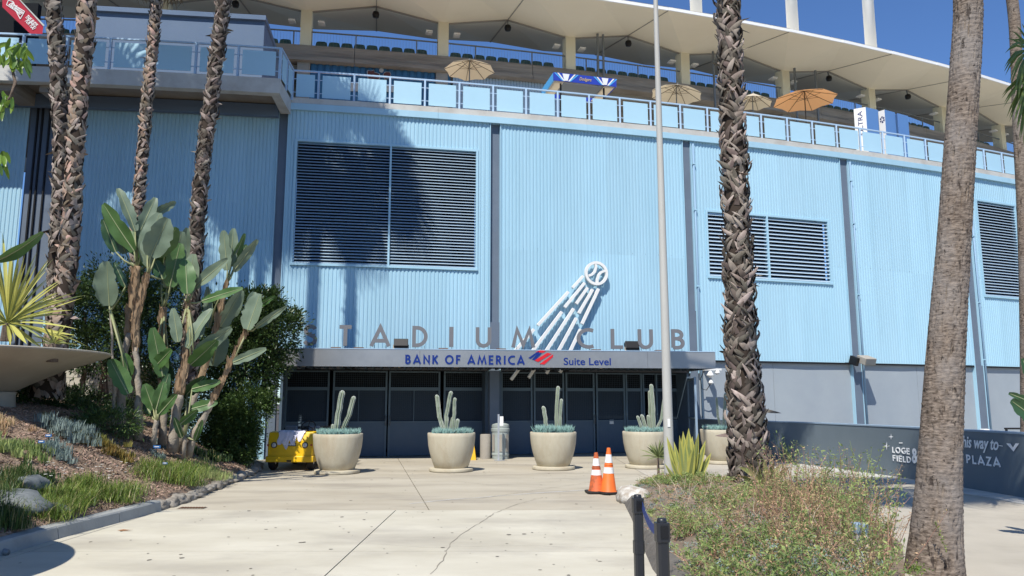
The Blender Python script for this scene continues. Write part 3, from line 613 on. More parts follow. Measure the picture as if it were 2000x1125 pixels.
# sloped red banner on a stair, far left
bn = thing('red_banner', 'sloping crimson banner with white outlined bow tie and words at top left', 'banner'); bo = 1.2
def bp(x, y, o=0): s_, h = pf(x / 6.617, y / 6.617, bo - o); return F(s_, bo - o, h)
q = [(30, -60), (240, -10), (560, 340), (545, 460), (410, 455), (30, 90)]
def plate(q, m_, nm, par, o=0.0, th=0.05, fn=bp):
    n = len(q); a = [fn(x, y, o + th) for x, y in q]; b = [fn(x, y, o) for x, y in q]; mb = MB(); mb.add(a + b, [tuple(range(n)), tuple(range(n, 2 * n))[::-1]] + [(i, n + i, n + (i + 1) % n, (i + 1) % n) for i in range(n)]); return mb.build(nm, m_, par)
plate(q, M['budred'], 'banner_sheet', bn)
plate([(240, -10), (255, -10), (575, 325), (560, 340)], M['whitecon'], 'stringer', bn, 0.0, 0.08)
def seg(pts, m_, nm, par, th, o, fn=bp):
    mb = MB()
    for a, b in zip(pts[:-1], pts[1:]): mb.bar(fn(*a, o), fn(*b, o), th, 0.012, up=nb)
    mb.build(nm, m_, par)
seg([(85, 62), (108, 5), (168, 20), (190, 70), (318, 148), (262, 245), (205, 140), (85, 62)], M['white'], 'bow_tie_outline', bn, 0.022, 0.06)
def slanted(txt, x, y, x2, y2, size, par, m_=None, fn=bp, shear=0.0):
    A = fn(x, y, 0.065); B = fn(x2, y2, 0.065); d = (B - A).normalized(); n = nb * -1; up = n.cross(d) * 1; up = up if up.z > 0 else -up
    mt = Matrix(((d.x, -n.x, up.x, A.x), (d.y, -n.y, up.y, A.y), (d.z, -n.z, up.z, A.z), (0, 0, 0, 1))); text_mesh('lettering', txt, size, m_ or M['white'], par, mt, 0.004, 0.004, shear, width=(B - A).length)
slanted('Budweiser', 110, 60, 268, 205, 0.30, bn, shear=0.3); slanted('THIS BUD\'S', 322, 222, 452, 350, 0.18, bn); slanted('FOR YOU', 322, 275, 425, 385, 0.18, bn)
MB().fbox(fs(0, 40, 1.6) - 3, fs(72, 40, 1.6), 1.6, 1.8, tT, fh(40, 5, 1.6)).build('dark_opening', M['black'], bn)
# ================= upper level: beam, seats, recessed wall, roof =================
UO = 6.9; BH0, BH1 = 15.2, 15.72
s = SL
k = 0
while s < SR:
    e = min(s + 7.85, SR); MB().fbox(s + 0.01, e - 0.01, UO - 0.25, UO + 0.2, BH0, BH1).build('concrete_beam', M['boardcon'], ST)
    MB().fbox(s + 0.01, e - 0.01, UO - 0.32, UO + 0.3, BH0 - 0.14, BH0 + 0.02).build('beam_lip', M['boardcon'], ST); s = e
sA, sB, sC = fs(605, 150, UO), fs(880, 150, UO), fs(1135, 160, UO)
MB().fbox(SL, SR, UO + 1.8, UO + 2.0, HC, BH0, 2).build('rear_wall', M['concol'], ST)
mb = MB(); corr(mb, sA, sB, HC, BH0 - 0.15, UO - 0.02, 0.3, 0.05); mb.build('blue_siding', M['darkblue'], ST)
mb = MB(); corr(mb, sB + 0.1, sC, HC, BH0 - 0.15, UO + 0.02, 0.14, 0.04); mb.build('blue_siding', M['slatm'], ST)
MB().fbox(SL, SR, UO + 0.2, UO + 3, BH0 - 0.3, BH0 - 0.1, 2).build('upper_slab', M['concol'], ST)
colpx = [(325, -14), (600, 20), (882, 45), (1140, 75), (1370, 108), (1565, 145), (1715, 188), (1840, 230)]
cs = [fs(x, y, UO) for x, y in colpx]; dst = (cs[7] - cs[1]) / 6; print('roof column s', [round(c, 2) for c in cs], 'heights', [round(fh(x, y, UO), 2) for x, y in colpx])
cs = [cs[1] + dst * i for i in range(-3, 12)]
cs = [c for c in cs if c < SR]
RHc, RHr = 17.25, 17.75
for c in cs:
    o = MB().fbox(c - 0.23, c + 0.23, UO - 0.15, UO + 0.35, BH1 - 0.6, RHc + 0.05, 9).build('roof_column', M['cream'], ST)
    MB().fbox(c - 0.3, c + 0.22, UO - 0.12, UO + 0.6, HC, BH0 - 0.145, 9).build('lower_column', M['concol'], ST)
    for sd in (-1, 1): MB().fbox(c + sd * 0.62 - 0.14, c + sd * 0.62 + 0.14, UO - 0.1, UO + 0.25, RHc - 0.45, RHc - 0.38).build('strip_light', M['white'], ST)
NE, NEH = 3.2, 17.02; FE, FEH = 10.6, 18.42
for a, b in zip(cs[:-1], cs[1:]):
    m_ = (a + b) / 2
    V = [F(a, NE, NEH), F(m_, NE, NEH), F(b, NE, NEH), F(a, UO, RHc), F(m_, UO, RHr), F(b, UO, RHc), F(a, FE, FEH - 0.05), F(m_, FE, FEH + 0.1), F(b, FE, FEH - 0.05)]
    lo = V[:6] + [v + Vector((0, 0, 0.16)) for v in V[:3]] + [v + Vector((0, 0, 0.75)) for v in V[3:6]]
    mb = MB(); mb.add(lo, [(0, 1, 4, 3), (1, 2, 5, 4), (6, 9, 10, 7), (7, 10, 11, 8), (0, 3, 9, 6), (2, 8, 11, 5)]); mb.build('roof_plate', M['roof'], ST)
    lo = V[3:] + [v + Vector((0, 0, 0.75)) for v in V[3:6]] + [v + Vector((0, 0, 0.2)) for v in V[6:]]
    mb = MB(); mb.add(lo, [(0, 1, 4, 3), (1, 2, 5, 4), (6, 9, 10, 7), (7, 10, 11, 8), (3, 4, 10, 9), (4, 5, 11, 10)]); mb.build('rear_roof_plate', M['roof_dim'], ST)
    mb = MB()
    for p, q_ in ((V[0], V[1]), (V[1], V[2])): mb.bar(p + (p - F(a, UO, p.z)) * 0.004 + Vector((0, 0, 0.06)), q_ + Vector((0, 0, 0.06)), 0.06, 0.12)
    mb.build('roof_edge', M['roofwhite'], ST)
    mb = MB()
    for p, q_ in ((V[3], V[4]), (V[4], V[5])): mb.bar(p - Vector((0, 0, 0.02)), q_ - Vector((0, 0, 0.02)), 0.10, 0.05)
    mb.bar(V[4] - Vector((0, 0, .012)), V[1] - Vector((0, 0, .012)), 0.035, 0.02); mb.bar(V[4] - Vector((0, 0, .012)), V[7] - Vector((0, 0, .012)), 0.05, 0.03); mb.build('soffit_seams', M['seam'], ST)
    sp_ = MB(); sp_.lathe([(0.0, 0.12), (0.12, 0.1), (0.15, 0), (0.12, -0.12), (0, -0.13)], V[4] + Vector((0, -0.1, -0.42)), 12); so = sp_.build('roof_spotlight', M['matblack'], ST, smooth=True)
    MB().bar(V[4] - Vector((0, 0, 0.02)), V[4] + Vector((0, -0.1, -0.32)), 0.05).build('hanger', M['greymetal'], so)
# upper rail and seats
UR = thing('seating_railing', 'thin grey railing with wire infill in front of the green seats above the beam', 'railing')
mb = MB(); mb.fbox(SL, SR, UO - 0.02, UO + 0.02, 16.38, 16.43, 1); mb.build('top_rail', M['greymetal'], UR)
s = SL; n = 0
while s < SR: MB().fbox(s - 0.025, s + 0.025, UO - 0.02, UO + 0.02, BH1, 16.38, 9).build('post', M['greymetal'], UR); s += 2.62
mb = MB(); s = SL
while s < SR: mb.fbox(s - 0.003, s + 0.003, UO, UO + 0.006, BH1, 16.38, 9); s += 0.13
mb.build('wire_infill', M['greymetal'], UR)['kind'] = 'stuff'
mb = MB(); prof = [(-0.22, 0), (-0.235, 0.2), (-0.20, 0.33), (-0.1, 0.36), (0.1, 0.36), (0.20, 0.33), (0.235, 0.2), (0.22, 0)]
n = len(prof); mb.add([(x, -0.03 + 0.03 * math.cos(x * 6) , z) for x, z in prof] + [(x, 0.05, z) for x, z in prof], [tuple(range(n)), tuple(range(n, 2 * n))[::-1]] + [(i, n + i, n + (i + 1) % n, (i + 1) % n) for i in range(n)])
me = None; s = fs(540, 75, UO + 0.35)
for c_i, (a, b) in enumerate(zip(cs[:-1], cs[1:])):
    x = a + 0.62; sn = 0; ORD = ['first', 'second', 'third', 'fourth', 'fifth', 'sixth', 'seventh', 'eighth', 'ninth', 'tenth', 'eleventh']
    rn = c_i - 3; run = 'the row left of the first full cream column' if rn < 0 else 'the bay between %s and %s cream columns' % (ORD[rn], ORD[rn + 1])
    while x < b - 0.75:
        if s - 9 < x < 34:
            mt = Fframe(x, UO + 0.35, BH1 + 0.12)
            if me is None: o = mb.build('stadium_chair', M['seat'], None, bevel=0.02); me = o
            else: o = me.copy(); COL.objects.link(o)
            o.matrix_world = mt; sn += 1; tag(o, '%s seat from left in %s' % (ORD[min(sn - 1, 10)], run) if rn >= -1 else 'green seat in the upper row near the left edge behind the palms', 'stadium seat', 'green seats above the beam')
        x += 0.545
# masts on the roof
for px, w_, yb, lb in ((1360, 0.5, 28, 'leftmost white mast rising above the roof edge behind the shaggy palm'), (1549, 0.55, 65, 'middle white mast rising above the roof edge between the two big trunks'), (1702, 0.55, 100, 'rightmost white mast rising above the roof edge, nearest the smooth palm trunk')):
    s_, _ = pf(px, yb, 5.2); p = F(s_, 5.2, 17.6); o = MB(); o.tube([p, p + Vector((0, 0, 14))], [0.26, 0.24], 16); tag(o.build('roof_mast', M['roofwhite'], None, smooth=True), lb, 'mast', 'white masts on the roof')
for px, y0, y1 in ((1168, 65, 140), (1179, 65, 150), (1395, 108, 170), (1555, 145, 200), (1598, 145, 235)):
    s_, h = pf(px, y1, UO - 0.5); MB().fbox(s_ - 0.04, s_ + 0.04, UO - 0.55, UO - 0.47, h - 1, RHc + 0.1, 9).build('pipe', M['greymetal'], ST)
# ================= things on the balcony =================
def umbrella(px, py, rpx, off, m_, label, tilt=0, n=8, hub=0.42):
    s_, h = pf(px, py, off); r = rpx / FPX * F(s_, off).y * 0.99; b = F(s_, off, HC - 0.06)
    o = thing('patio_umbrella', label, 'umbrella', b, 'patio umbrellas on the balcony'); H = h - b.z
    tm = Matrix.Translation((0, 0, H)) @ Matrix.Rotation(rad(tilt), 4, 'Y'); vs = [tm @ Vector((0, 0, hub))]
    for i in range(n):
        a = 2 * PI * i / n + 0.2; vs.append(tm @ Vector((r * math.cos(a), r * math.sin(a), 0)))
        am = a + PI / n; vs.append(tm @ Vector((r * 0.90 * math.cos(am), r * 0.90 * math.sin(am), 0.03)))
    N2 = 2 * n; mb = MB(); mb.add(vs, [(0, 1 + i, 1 + (i + 1) % N2) for i in range(N2)]); c = mb.build('canopy', m_, o)
    md = c.modifiers.new('t', 'SOLIDIFY'); md.thickness = 0.008
    for i in range(n):
        k = MB(); k.bar(tm @ Vector((0, 0, hub - 0.02)), vs[1 + 2 * i] - Vector((0, 0, 0.02)), 0.014); k.bar(tm @ Vector((0, 0, hub - 0.35)), (vs[1 + 2 * i] + vs[0]) / 2 - Vector((0, 0, 0.02)), 0.010); k.build('rib', M['polebrown'], o)
    mb = MB(); mb.tube([(0, 0, 0), (0, 0, H + hub * 0.4), tm @ Vector((0, 0, hub + 0.05))], 0.022, 8); mb.build('pole', M['polebrown'] if m_ is M['orange_c'] else M['greymetal'], o); return o
umbrella(917, 138, 53, 3.2, M['beige'], 'beige umbrella with a torn dark patch, left of the blue banner kiosk')
umbrella(1321, 186, 54, 2.2, M['beige'], 'beige umbrella open behind the grey light pole', 8)
umbrella(1470, 202, 40, 2.2, M['beige'], 'beige umbrella partly behind the shaggy palm trunk', 6)
umbrella(1572, 197, 64, 1.0, M['orange_c'], 'bright orange umbrella beside the white and blue boards')
# kiosk with a printed blue band
ki = thing('drink_kiosk', 'kiosk roof wrapped in a blue printed band on thin posts behind the railing', 'kiosk'); ko = 1.0
sa, ht_ = pf(1081, 142, ko); _, hb2 = pf(1081, 157, ko); sb, _ = pf(1204, 160, ko); hk1 = (ht_ + pf(1204, 153, ko)[1]) / 2; hk0 = hk1 - 0.29; dk = 1.5
MB().fbox(sa, sb, ko, ko + 0.04, hk0, hk1).build('front_band', M['led'], ki); MB().fbox(sa, sa + 0.04, ko + 0.04, ko + dk, hk0, hk1).build('side_band', M['ledlight'], ki)
MB().fbox(sb - 0.04, sb, ko + 0.04, ko + dk, hk0, hk1).build('side_band', M['led'], ki); MB().fbox(sa, sb, ko + dk, ko + dk + 0.04, hk0, hk1).build('rear_band', M['led'], ki)
MB().fbox(sa + 0.041, sa + 0.4, ko + 0.041, ko + dk - 0.001, hk0 + 0.01, hk0 + 0.04).build('soffit', M['beige'], ki); MB().fbox(sb - 0.4, sb - 0.041, ko + 0.041, ko + dk - 0.001, hk0 + 0.01, hk0 + 0.04).build('soffit', M['beige'], ki)
MB().fbox(sa + 0.4, sb - 0.4, ko + 0.3, ko + dk - 0.2, hk0 + 0.06, hk0 + 0.08).build('inner_soffit', M['greymetal'], ki)
for t in (0.14, 0.83): s_ = sa + (sb - sa) * t; MB().fbox(s_ - 0.025, s_ + 0.025, ko + 0.2, ko + 0.25, HC, hk0, 9).build('post', M['matblack'], ki)
for c_ in (0.19, 0.81):
    cx = sa + (sb - sa) * c_
    for x0, x1, m_ in ((-0.28, -0.42, 'ledlight'), (-0.18, -0.31, 'white'), (0.18, 0.31, 'white'), (0.28, 0.42, 'ledlight')):
        sgn = 1; mb = MB(); mb.add([F(cx + x0 * 0.45, ko - 0.004, hk0 + 0.01), F(cx + x0 * 0.45 + 0.06, ko - 0.004, hk0 + 0.01), F(cx + x1 + 0.06, ko - 0.004, hk1 - 0.01), F(cx + x1, ko - 0.004, hk1 - 0.01)], [(0, 1, 2, 3)]); mb.build('streak', M[m_], ki)
    mb = MB(); mb.add([F(cx - 0.05, ko - 0.006, hk0 + 0.02), F(cx + 0.07, ko - 0.006, hk0 + 0.02), F(cx + 0.14, ko - 0.006, hk1 - 0.02), F(cx - 0.12, ko - 0.006, hk1 - 0.02)], [(0, 1, 2, 3)]); mb.build('bottle_print', M['white'], ki)
sm_ = (sa + sb) / 2; text_mesh('lettering', 'Dodgers', 0.17, M['gold'], ki, Fframe(sm_ - 0.22, ko - 0.006, hk0 + 0.09), 0.002, 0.002, 0.3, width=0.44)
# three tall printed boards
def board(pxl, pxm, pxr, yt, lb, deco):
    off = 0.75; s_, h = pf(pxm, yt, off); c = F(s_, off, 0); a = ray(pxm, yt)[0]
    o = thing('display_box', lb, 'display box', group='printed boxes by the railing'); 
    L_ = at(pxl, yt, c.y + 0.22); L_.z = 0; Rr = at(pxr, yt, c.y + 0.30); Rr.z = 0
    Bk = L_ + Rr - c; mb = MB(); H0, H1 = HC + 0.02, h
    mb.prism([c[:2], Rr[:2], Bk[:2], L_[:2]], H0, H1); mb.build('body', M['boxblue'], o)
    d = (L_ - c).normalized(); n = Vector((-d.y, d.x, 0)); n = n if n.y < 0 else -n
    mb = MB(); e = n * 0.004; mb.add([L_ + e + Vector((0, 0, H0)), c + e + Vector((0, 0, H0)), c + e + Vector((0, 0, H1)), L_ + e + Vector((0, 0, H1))], [(0, 1, 2, 3)]); mb.build('white_face', M['white'], o)
    W = (L_ - c).length
    if deco == 'U':
        up = -d if False else d; B_ = c + e * 1.6 + (L_ - c) * 0.60 + Vector((0, 0, H1 - 1.08)); x = Vector((0, 0, 1)); yv = (L_ - c).normalized()
        mt = Matrix(((x.x, -n.x, yv.x, B_.x), (x.y, -n.y, yv.y, B_.y), (x.z, -n.z, yv.z, B_.z), (0, 0, 0, 1))); mt2 = mt @ Matrix.Translation((0, 0, -0.12)); text_mesh('lettering', 'ULTRA', 0.24, M['navy'], o, mt2, 0.001, 0.002, width=0.95)
    else:
        cc_ = c + e * 1.6 + (L_ - c) * 0.45; mb = MB(); R0 = W * 0.42
        def ring(r0, r1, a0, a1, m):
            vs = []; n2 = 10
            for i in range(n2 + 1):
                a = rad(a0 + (a1 - a0) * i / n2)
                for r in (r0, r1): vs.append(cc_ + d * (r * math.cos(a)) * 0.95 + Vector((0, 0, H1 - 0.38 + r * 1.25 * math.sin(a))))
            m.add(vs, [(2 * i, 2 * i + 1, 2 * i + 3, 2 * i + 2) for i in range(n2)])
        for a0 in range(0, 360, 60): ring(R0 * 0.35, R0, a0 + 6, a0 + 48, mb)
        mb.build('round_print', M['navy'], o)
board(1667, 1690.5, 1714, 209, 'leftmost printed box with vertical capital letters on its white side', 'U')
board(1715, 1727.5, 1747.5, 214, 'middle printed box with a dark round print on its narrow white side', 'R')
board(1747, 1752.5, 1773, 221, 'rightmost printed box, its white side mostly hidden by its neighbour', 'R')
# red planter band, chairs and a mural with plain figures on the deck
rb = thing('red_bench', 'long low red bench in front of the dark blue siding', 'bench'); s0, s1 = fs(590, 190, 5), fs(905, 200, 5)
MB().fbox(s0, s1, 2.0, 2.5, HC, HC + 0.42).build('seat', M['red'], rb); MB().fbox(s0, s1, 2.5, 2.56, HC, HC + 0.55).build('backrest', M['red'], rb)
mu = thing('wall_mural', 'mural of two brown figures outlined in white on the dark blue siding', 'mural'); mo = UO - 0.06
def mp(x, y, o=0): s_, h = pf(600 + x / 5, 40 + y / 5, mo - o); return F(s_, mo - o, h)
M['brownp'] = mat('brown_print', (0.13, 0.04, 0.035), 0.6)
for q in ([(590, 500), (600, 490), (625, 495), (650, 485), (655, 505), (700, 520), (705, 555), (690, 590), (600, 590)], [(745, 525), (765, 505), (805, 505), (815, 530), (800, 560), (760, 575)]):
    cxq = sum(a for a, b in q) / len(q); cyq = sum(b for a, b in q) / len(q)
    plate([(cxq + (a - cxq) * 1.14, cyq + (b - cyq) * 1.14) for a, b in q], M['whitecon'], 'outline', mu, 0.0, 0.008, mp); plate(q, M['brownp'], 'figure', mu, 0.010, 0.008, mp)
plate([(725 + 22 * math.cos(rad(a)), 485 + 24 * math.sin(rad(a))) for a in range(0, 360, 30)], M['whitecon'], 'round_badge', mu, 0.0, 0.008, mp)
plate([(420, 600), (880, 640), (880, 700), (420, 690)], M['whitecon'], 'pale_print', mu, 0.0, 0.004, mp)
# ================= objects on the ground =================
M['pot'] = mat('cast_stone', (0.46, 0.415, 0.31), 0.85, (0.56, 0.51, 0.39), 2.2, detail=10, bump=0.35, bscale=55, grime=(0.36, 0.27, 0.17, 0.5), gscale=3.0, stretch=(1, 1, 0.35))
M['soil'] = mat('dry_soil', (0.10, 0.075, 0.055), 0.95, (0.16, 0.125, 0.09), 8, bump=0.5, bscale=30)
M['cactus'] = mat('grey_green_cactus', (0.15, 0.20, 0.13), 0.7, (0.25, 0.29, 0.20), 5, island=0.1)
M['rib'] = mat('pale_cactus_ribs', (0.50, 0.52, 0.46), 0.7, (0.36, 0.40, 0.34), 9)
M['succ'] = mat('blue_green_succulent', (0.12, 0.23, 0.22), 0.6, (0.21, 0.33, 0.30), 9, island=0.35)
def spikes(name, pts, m, parent, lo=0.05, hi=0.11, rr=0.008, spread=0.9, per=8):
    bv = [(-1, 0, 0), (0.5, 0.87, 0), (0.5, -0.87, 0), (0.6, 0.3, 0.6), (-0.6, 0.4, 0.6), (0, -0.7, 0.6), (0, 0, 1)]
    bf = [(0, 1, 4), (4, 1, 3), (1, 2, 3), (3, 2, 5), (2, 0, 5), (5, 0, 4), (4, 3, 6), (3, 5, 6), (5, 4, 6)]
    ms, ps = [], []
    for p in pts:
        for _ in range(per):
            L = R_.uniform(lo, hi); d = Vector((R_.uniform(-spread, spread), R_.uniform(-spread, spread), 1)).normalized()
            x = d.cross(Vector((0.3, 0.9, 0.1))).normalized(); y = d.cross(x); ms.append([[x[i] * rr, y[i] * rr, d[i] * L] for i in range(3)]); ps.append((p[0] + R_.uniform(-.015, .015), p[1] + R_.uniform(-.015, .015), p[2]))
    V, Fc = stamp(bv, bf, np.array(ms), np.array(ps)); return fast(name, V, Fc, m, parent)
# ---- five big planters ----
def pot_proto(loc, label):
    o = thing('concrete_planter', label, 'planter', loc, 'round concrete planters before the entrance')
    MB().lathe([(0, 0.0), (0.46, 0.0), (0.515, 0.012), (0.525, 0.045), (0.515, 0.075), (0.40, 0.088), (0.0, 0.088)], n=40).build('saucer', M['pot'], o, auto=50)
    MB().lathe([(0.385, 0.089), (0.40, 0.10), (0.46, 0.26), (0.515, 0.44), (0.55, 0.62), (0.565, 0.80), (0.568, 0.885), (0.56, 0.895), (0.525, 0.895), (0.515, 0.88), (0.51, 0.80)], n=44).build('bowl', M['pot'], o, auto=50)
    MB().lathe([(0, 0.845), (0.3, 0.85), (0.525, 0.83)], n=24).build('soil', M['soil'], o); return o
pots = [(658, 928, 'leftmost concrete planter, beside the yellow cart, with two cactus stems'), (881, 924, 'concrete planter second from left, in front of the yellow wet floor sign'), (1081, 920, 'middle concrete planter behind the traffic cones'), (1262, 917, 'concrete planter partly behind the grey light pole'), (1412, 908, 'rightmost concrete planter, mostly behind the shaggy palm trunk')]
P_ = []
for i, (px, py, lb) in enumerate(pots):
    g = ground(px, py); c = Vector((g.x * (g.y + 0.5) / g.y, g.y + 0.5, 0))
    o = pot_proto(c, lb) if i == 0 else dup(P_[0][0], c, lb, rot=(0, 0, i * 1.3)); P_.append((o, c))
def cactus_stem(pts, r, parent):
    pts = [Vector(p) for p in pts]
    # smooth path
    P = []
    for i in range(len(pts) - 1):
        for t in (0, 0.25, 0.5, 0.75): P.append(pts[i].lerp(pts[i + 1], t))
    P.append(pts[-1]); top = (P[-1] - P[-2]).normalized(); n = 14; nr = 7; mb = MB(); rs = [r * (0.85 + 0.15 * min(1, i / 2)) for i in range(len(P))]
    for i, p in enumerate(P): P[i] = p + Vector((R_.uniform(-1, 1), R_.uniform(-1, 1), 0)) * r * 0.15
    P += [P[-1] + top * r * 0.7, P[-1] + top * r * 1.15]; rs += [r * 0.75, r * 0.15]
    def ringp(p, rr, k): a = 2 * PI * k / n; q = rr * (1.12 if k % 2 == 0 else 0.72); return p + Vector((math.cos(a) * q, math.sin(a) * q, 0))
    vs = [ringp(P[i], rs[i], k) for i in range(len(P)) for k in range(n)]
    mb.add(vs, [(i * n + k, i * n + (k + 1) % n, (i + 1) * n + (k + 1) % n, (i + 1) * n + k) for i in range(len(P) - 1) for k in range(n)]); st = mb.build('stem', M['cactus'], parent)
    rb = MB()
    for k in range(0, n, 2): 
        path = [ringp(P[i], rs[i] * 1.02, k) for i in range(len(P))]; rb.tube(path, r * 0.17, 3, cap=False)
    rb.build('spine_rows', M['rib'], st)
stems = [[([(656, 850), (661, 808), (668, 768)], 12), ([(664, 850), (682, 810), (690, 778)], 10), ([(652, 850), (650, 832)], 8)],
 [([(870, 846), (858, 815), (854, 775)], 9), ([(872, 850), (872, 812), (880, 768)], 9), ([(884, 846), (887, 808), (888, 780)], 7.5), ([(878, 846), (885, 818)], 9.5), ([(889, 848), (894, 822)], 9)],
 [([(1068, 842), (1065, 818), (1062, 797)], 8.5), ([(1087, 842), (1087, 805), (1090, 758)], 8.5), ([(1094, 842), (1094, 812), (1096, 782)], 7)],
 [([(1256, 846), (1246, 815)], 7), ([(1264, 846), (1254, 813)], 8), ([(1270, 846), (1266, 814)], 7.5), ([(1272, 846), (1270, 805), (1269, 766)], 7.5), ([(1277, 846), (1276, 800), (1272, 754)], 8.5), ([(1279, 846), (1292, 818), (1297, 780)], 6.5)],
 [([(1409, 846), (1402, 812), (1400, 778)], 5), ([(1413, 846), (1415, 808), (1417, 770)], 7)]]
clb = ['two-stemmed columnar cactus in the leftmost planter', 'five-stemmed candelabra cactus in the second planter', 'cactus with one short and two tall stems in the middle planter', 'six-stemmed cactus beside the grey light pole', 'thin cactus in the planter behind the shaggy palm']
slb = ['fringe of blue green succulents in the leftmost planter', 'fringe of blue green succulents around the five-stemmed cactus', 'tall fringe of blue green succulents with a tiny blue tag in it', 'low fringe of blue green succulents by the light pole', 'small blue green succulents in the planter behind the shaggy palm']
for i, (o, c) in enumerate(P_):
    t = thing('cactus', clb[i], 'cactus', (0, 0, 0), 'columnar cacti in the planters')
    for path, wd in stems[i]:
        dy = R_.uniform(-0.08, 0.08); pts = [at(x, y, c.y + dy) for x, y in path]; pts[0].z = 0.84; cactus_stem(pts, wd / 2 / FPX * c.y * 0.74, t)
    pts = []
    for k in range(170 if i != 3 else 140):
        a = R_.uniform(0, 2 * PI); r = math.sqrt(R_.uniform(0.15, 1)) * 0.48; cl_ = 0.5 + 0.5 * math.sin(a * 3 + i * 2) + 0.4 * math.sin(a * 7 + i)
        if cl_ + R_.random() * 0.6 > (0.35): pts.append((c.x + r * math.cos(a), c.y + r * math.sin(a), 0.85))
    tag(spikes('succulents', pts, M['succ'], None, 0.08, 0.27 if i == 2 else 0.21, 0.010, 0.6, 10), slb[i], 'plant', 'succulents in the planters')
# ---- traffic cones ----
M['cone'] = mat('orange_cone_plastic', (0.78, 0.17, 0.03), 0.5, (0.70, 0.14, 0.03), 6)
M['cone_d'] = mat('dirty_orange_plastic', (0.60, 0.13, 0.035), 0.6, (0.50, 0.11, 0.04), 9, grime=(0.10, 0.05, 0.03, 0.85), gscale=7)
M['collar'] = mat('reflective_white', (0.80, 0.79, 0.78), 0.5, grime=(0.55, 0.5, 0.45, 0.4), gscale=12)
M['rubber'] = mat('black_rubber', (0.022, 0.020, 0.019), 0.7, (0.035, 0.03, 0.028), 8)
def cone(px, py, H, label, mt, rot, dy=0.17, lean=0):
    g = ground(px, py); o = thing('traffic_cone', label, 'traffic cone', (g.x, g.y + dy, 0), 'traffic cones by the planting bed', rot); o.rotation_euler = (0, lean, rot)
    b = MB(); b.prism([(-0.19, -0.15), (-0.15, -0.19), (0.15, -0.19), (0.19, -0.15), (0.19, 0.15), (0.15, 0.19), (-0.15, 0.19), (-0.19, 0.15)], 0.012, 0.045)
    for a in (-1, 1):
        for c in (-1, 1): b.box(a * 0.13 - 0.035, a * 0.13 + 0.035, c * 0.13 - 0.035, c * 0.13 + 0.035, 0, 0.02)
    b.build('base', M['rubber'], o, bevel=0.004)
    R = lambda z: 0.137 - (0.137 - 0.032) * (z - 0.045) / (H - 0.045)
    MB().lathe([(0.152, 0.046), (0.137, 0.065), (R(H), H), (0.022, H + 0.004), (0.022, H - 0.02)], n=28).build('body', mt, o, auto=40)
    for z0, z1 in ((H * 0.45, H * 0.58), (H * 0.68, H * 0.86)): MB().lathe([(R(z0) + 0.003, z0), (R(z1) + 0.003, z1)], n=28).build('reflective_collar', M['collar'], o, smooth=True)
    MB().lathe([(R(H * 0.63) + 0.006, H * 0.622), (R(H * 0.63) + 0.009, H * 0.63), (R(H * 0.64) + 0.006, H * 0.638)], n=24).build('ridge', mt, o, smooth=True)
    return o
cone(1168, 966, 0.71, 'shorter dirty orange traffic cone, left of its clean taller neighbour', M['cone_d'], 0.1, 0.22)
cone(1190, 966, 0.80, 'taller clean orange traffic cone with two white bands', M['cone'], 0.5, 0.10, rad(1.5))
# ---- belt barrier posts ----
M['post'] = mat('black_post', (0.018, 0.019, 0.023), 0.38, spec=0.5)
M['belt'] = mat('blue_belt', (0.025, 0.05, 0.20), 0.7)
def stanchion(px, Y, label, rot):
    g = at(px, 1000, Y); o = thing('barrier_post', label, 'barrier post', (g.x, Y, 0), 'belt barrier posts', rot)
    MB().lathe([(0.0, 0), (0.17, 0), (0.175, 0.01), (0.16, 0.022), (0.04, 0.035), (0, 0.035)], n=28).build('base', M['post'], o, auto=40)
    def rr(hw, c): return [(hw - c, -hw), (hw, -hw + c), (hw, hw - c), (hw - c, hw), (-hw + c, hw), (-hw, hw - c), (-hw, -hw + c), (-hw + c, -hw)]
    MB().prism(rr(0.030, 0.012), 0.036, 0.875).build('pole', M['post'], o, auto=30); MB().prism(rr(0.034, 0.014), 0.62, 0.70).build('sleeve', M['post'], o)
    MB().prism(rr(0.036, 0.012), 0.876, 0.975).build('head', M['post'], o, bevel=0.003); MB().lathe([(0, 0.998), (0.022, 0.996), (0.026, 0.985), (0.026, 0.975)], n=20).build('cap', M['post'], o, smooth=True)
    MB().box(-0.02, 0.02, -0.042, -0.036, 0.90, 0.96).build('belt_slot', M['matblack'], o)
    c = MB(); pts = [(0.035, -0.012, 0.925), (0.041, -0.02, 0.912), (0.041, -0.02, 0.90), (0.036, -0.012, 0.89)]; c.tube(pts, 0.003, 5); c.build('belt_clip', M['matblack'], o)
    return o, g
s1, g1 = stanchion(1292, 4.2, 'nearer black belt barrier post at the bottom edge, right one of the pair', 0.15); s2, g2 = stanchion(1246, 5.26, 'farther black belt barrier post, left one of the pair', 0.15)
A = Vector((g2.x + 0.02, g2.y - 0.04, 0)); B = Vector((g1.x - 0.03, g1.y + 0.03, 0)); mb = MB(); vs = []
for i in range(9):
    t = i / 8; p = A.lerp(B, t); z = 0.905 - 0.03 * 4 * t * (1 - t); vs += [p + Vector((0, 0, z)), p + Vector((0.004, 0, z + 0.048))]
mb.add(vs, [(2 * i, 2 * i + 2, 2 * i + 3, 2 * i + 1) for i in range(8)]); o = mb.build('belt', M['belt'], s2); o.matrix_parent_inverse = s2.matrix_basis.inverted(); md = o.modifiers.new('s', 'SOLIDIFY'); md.thickness = 0.002; s2_belt = o
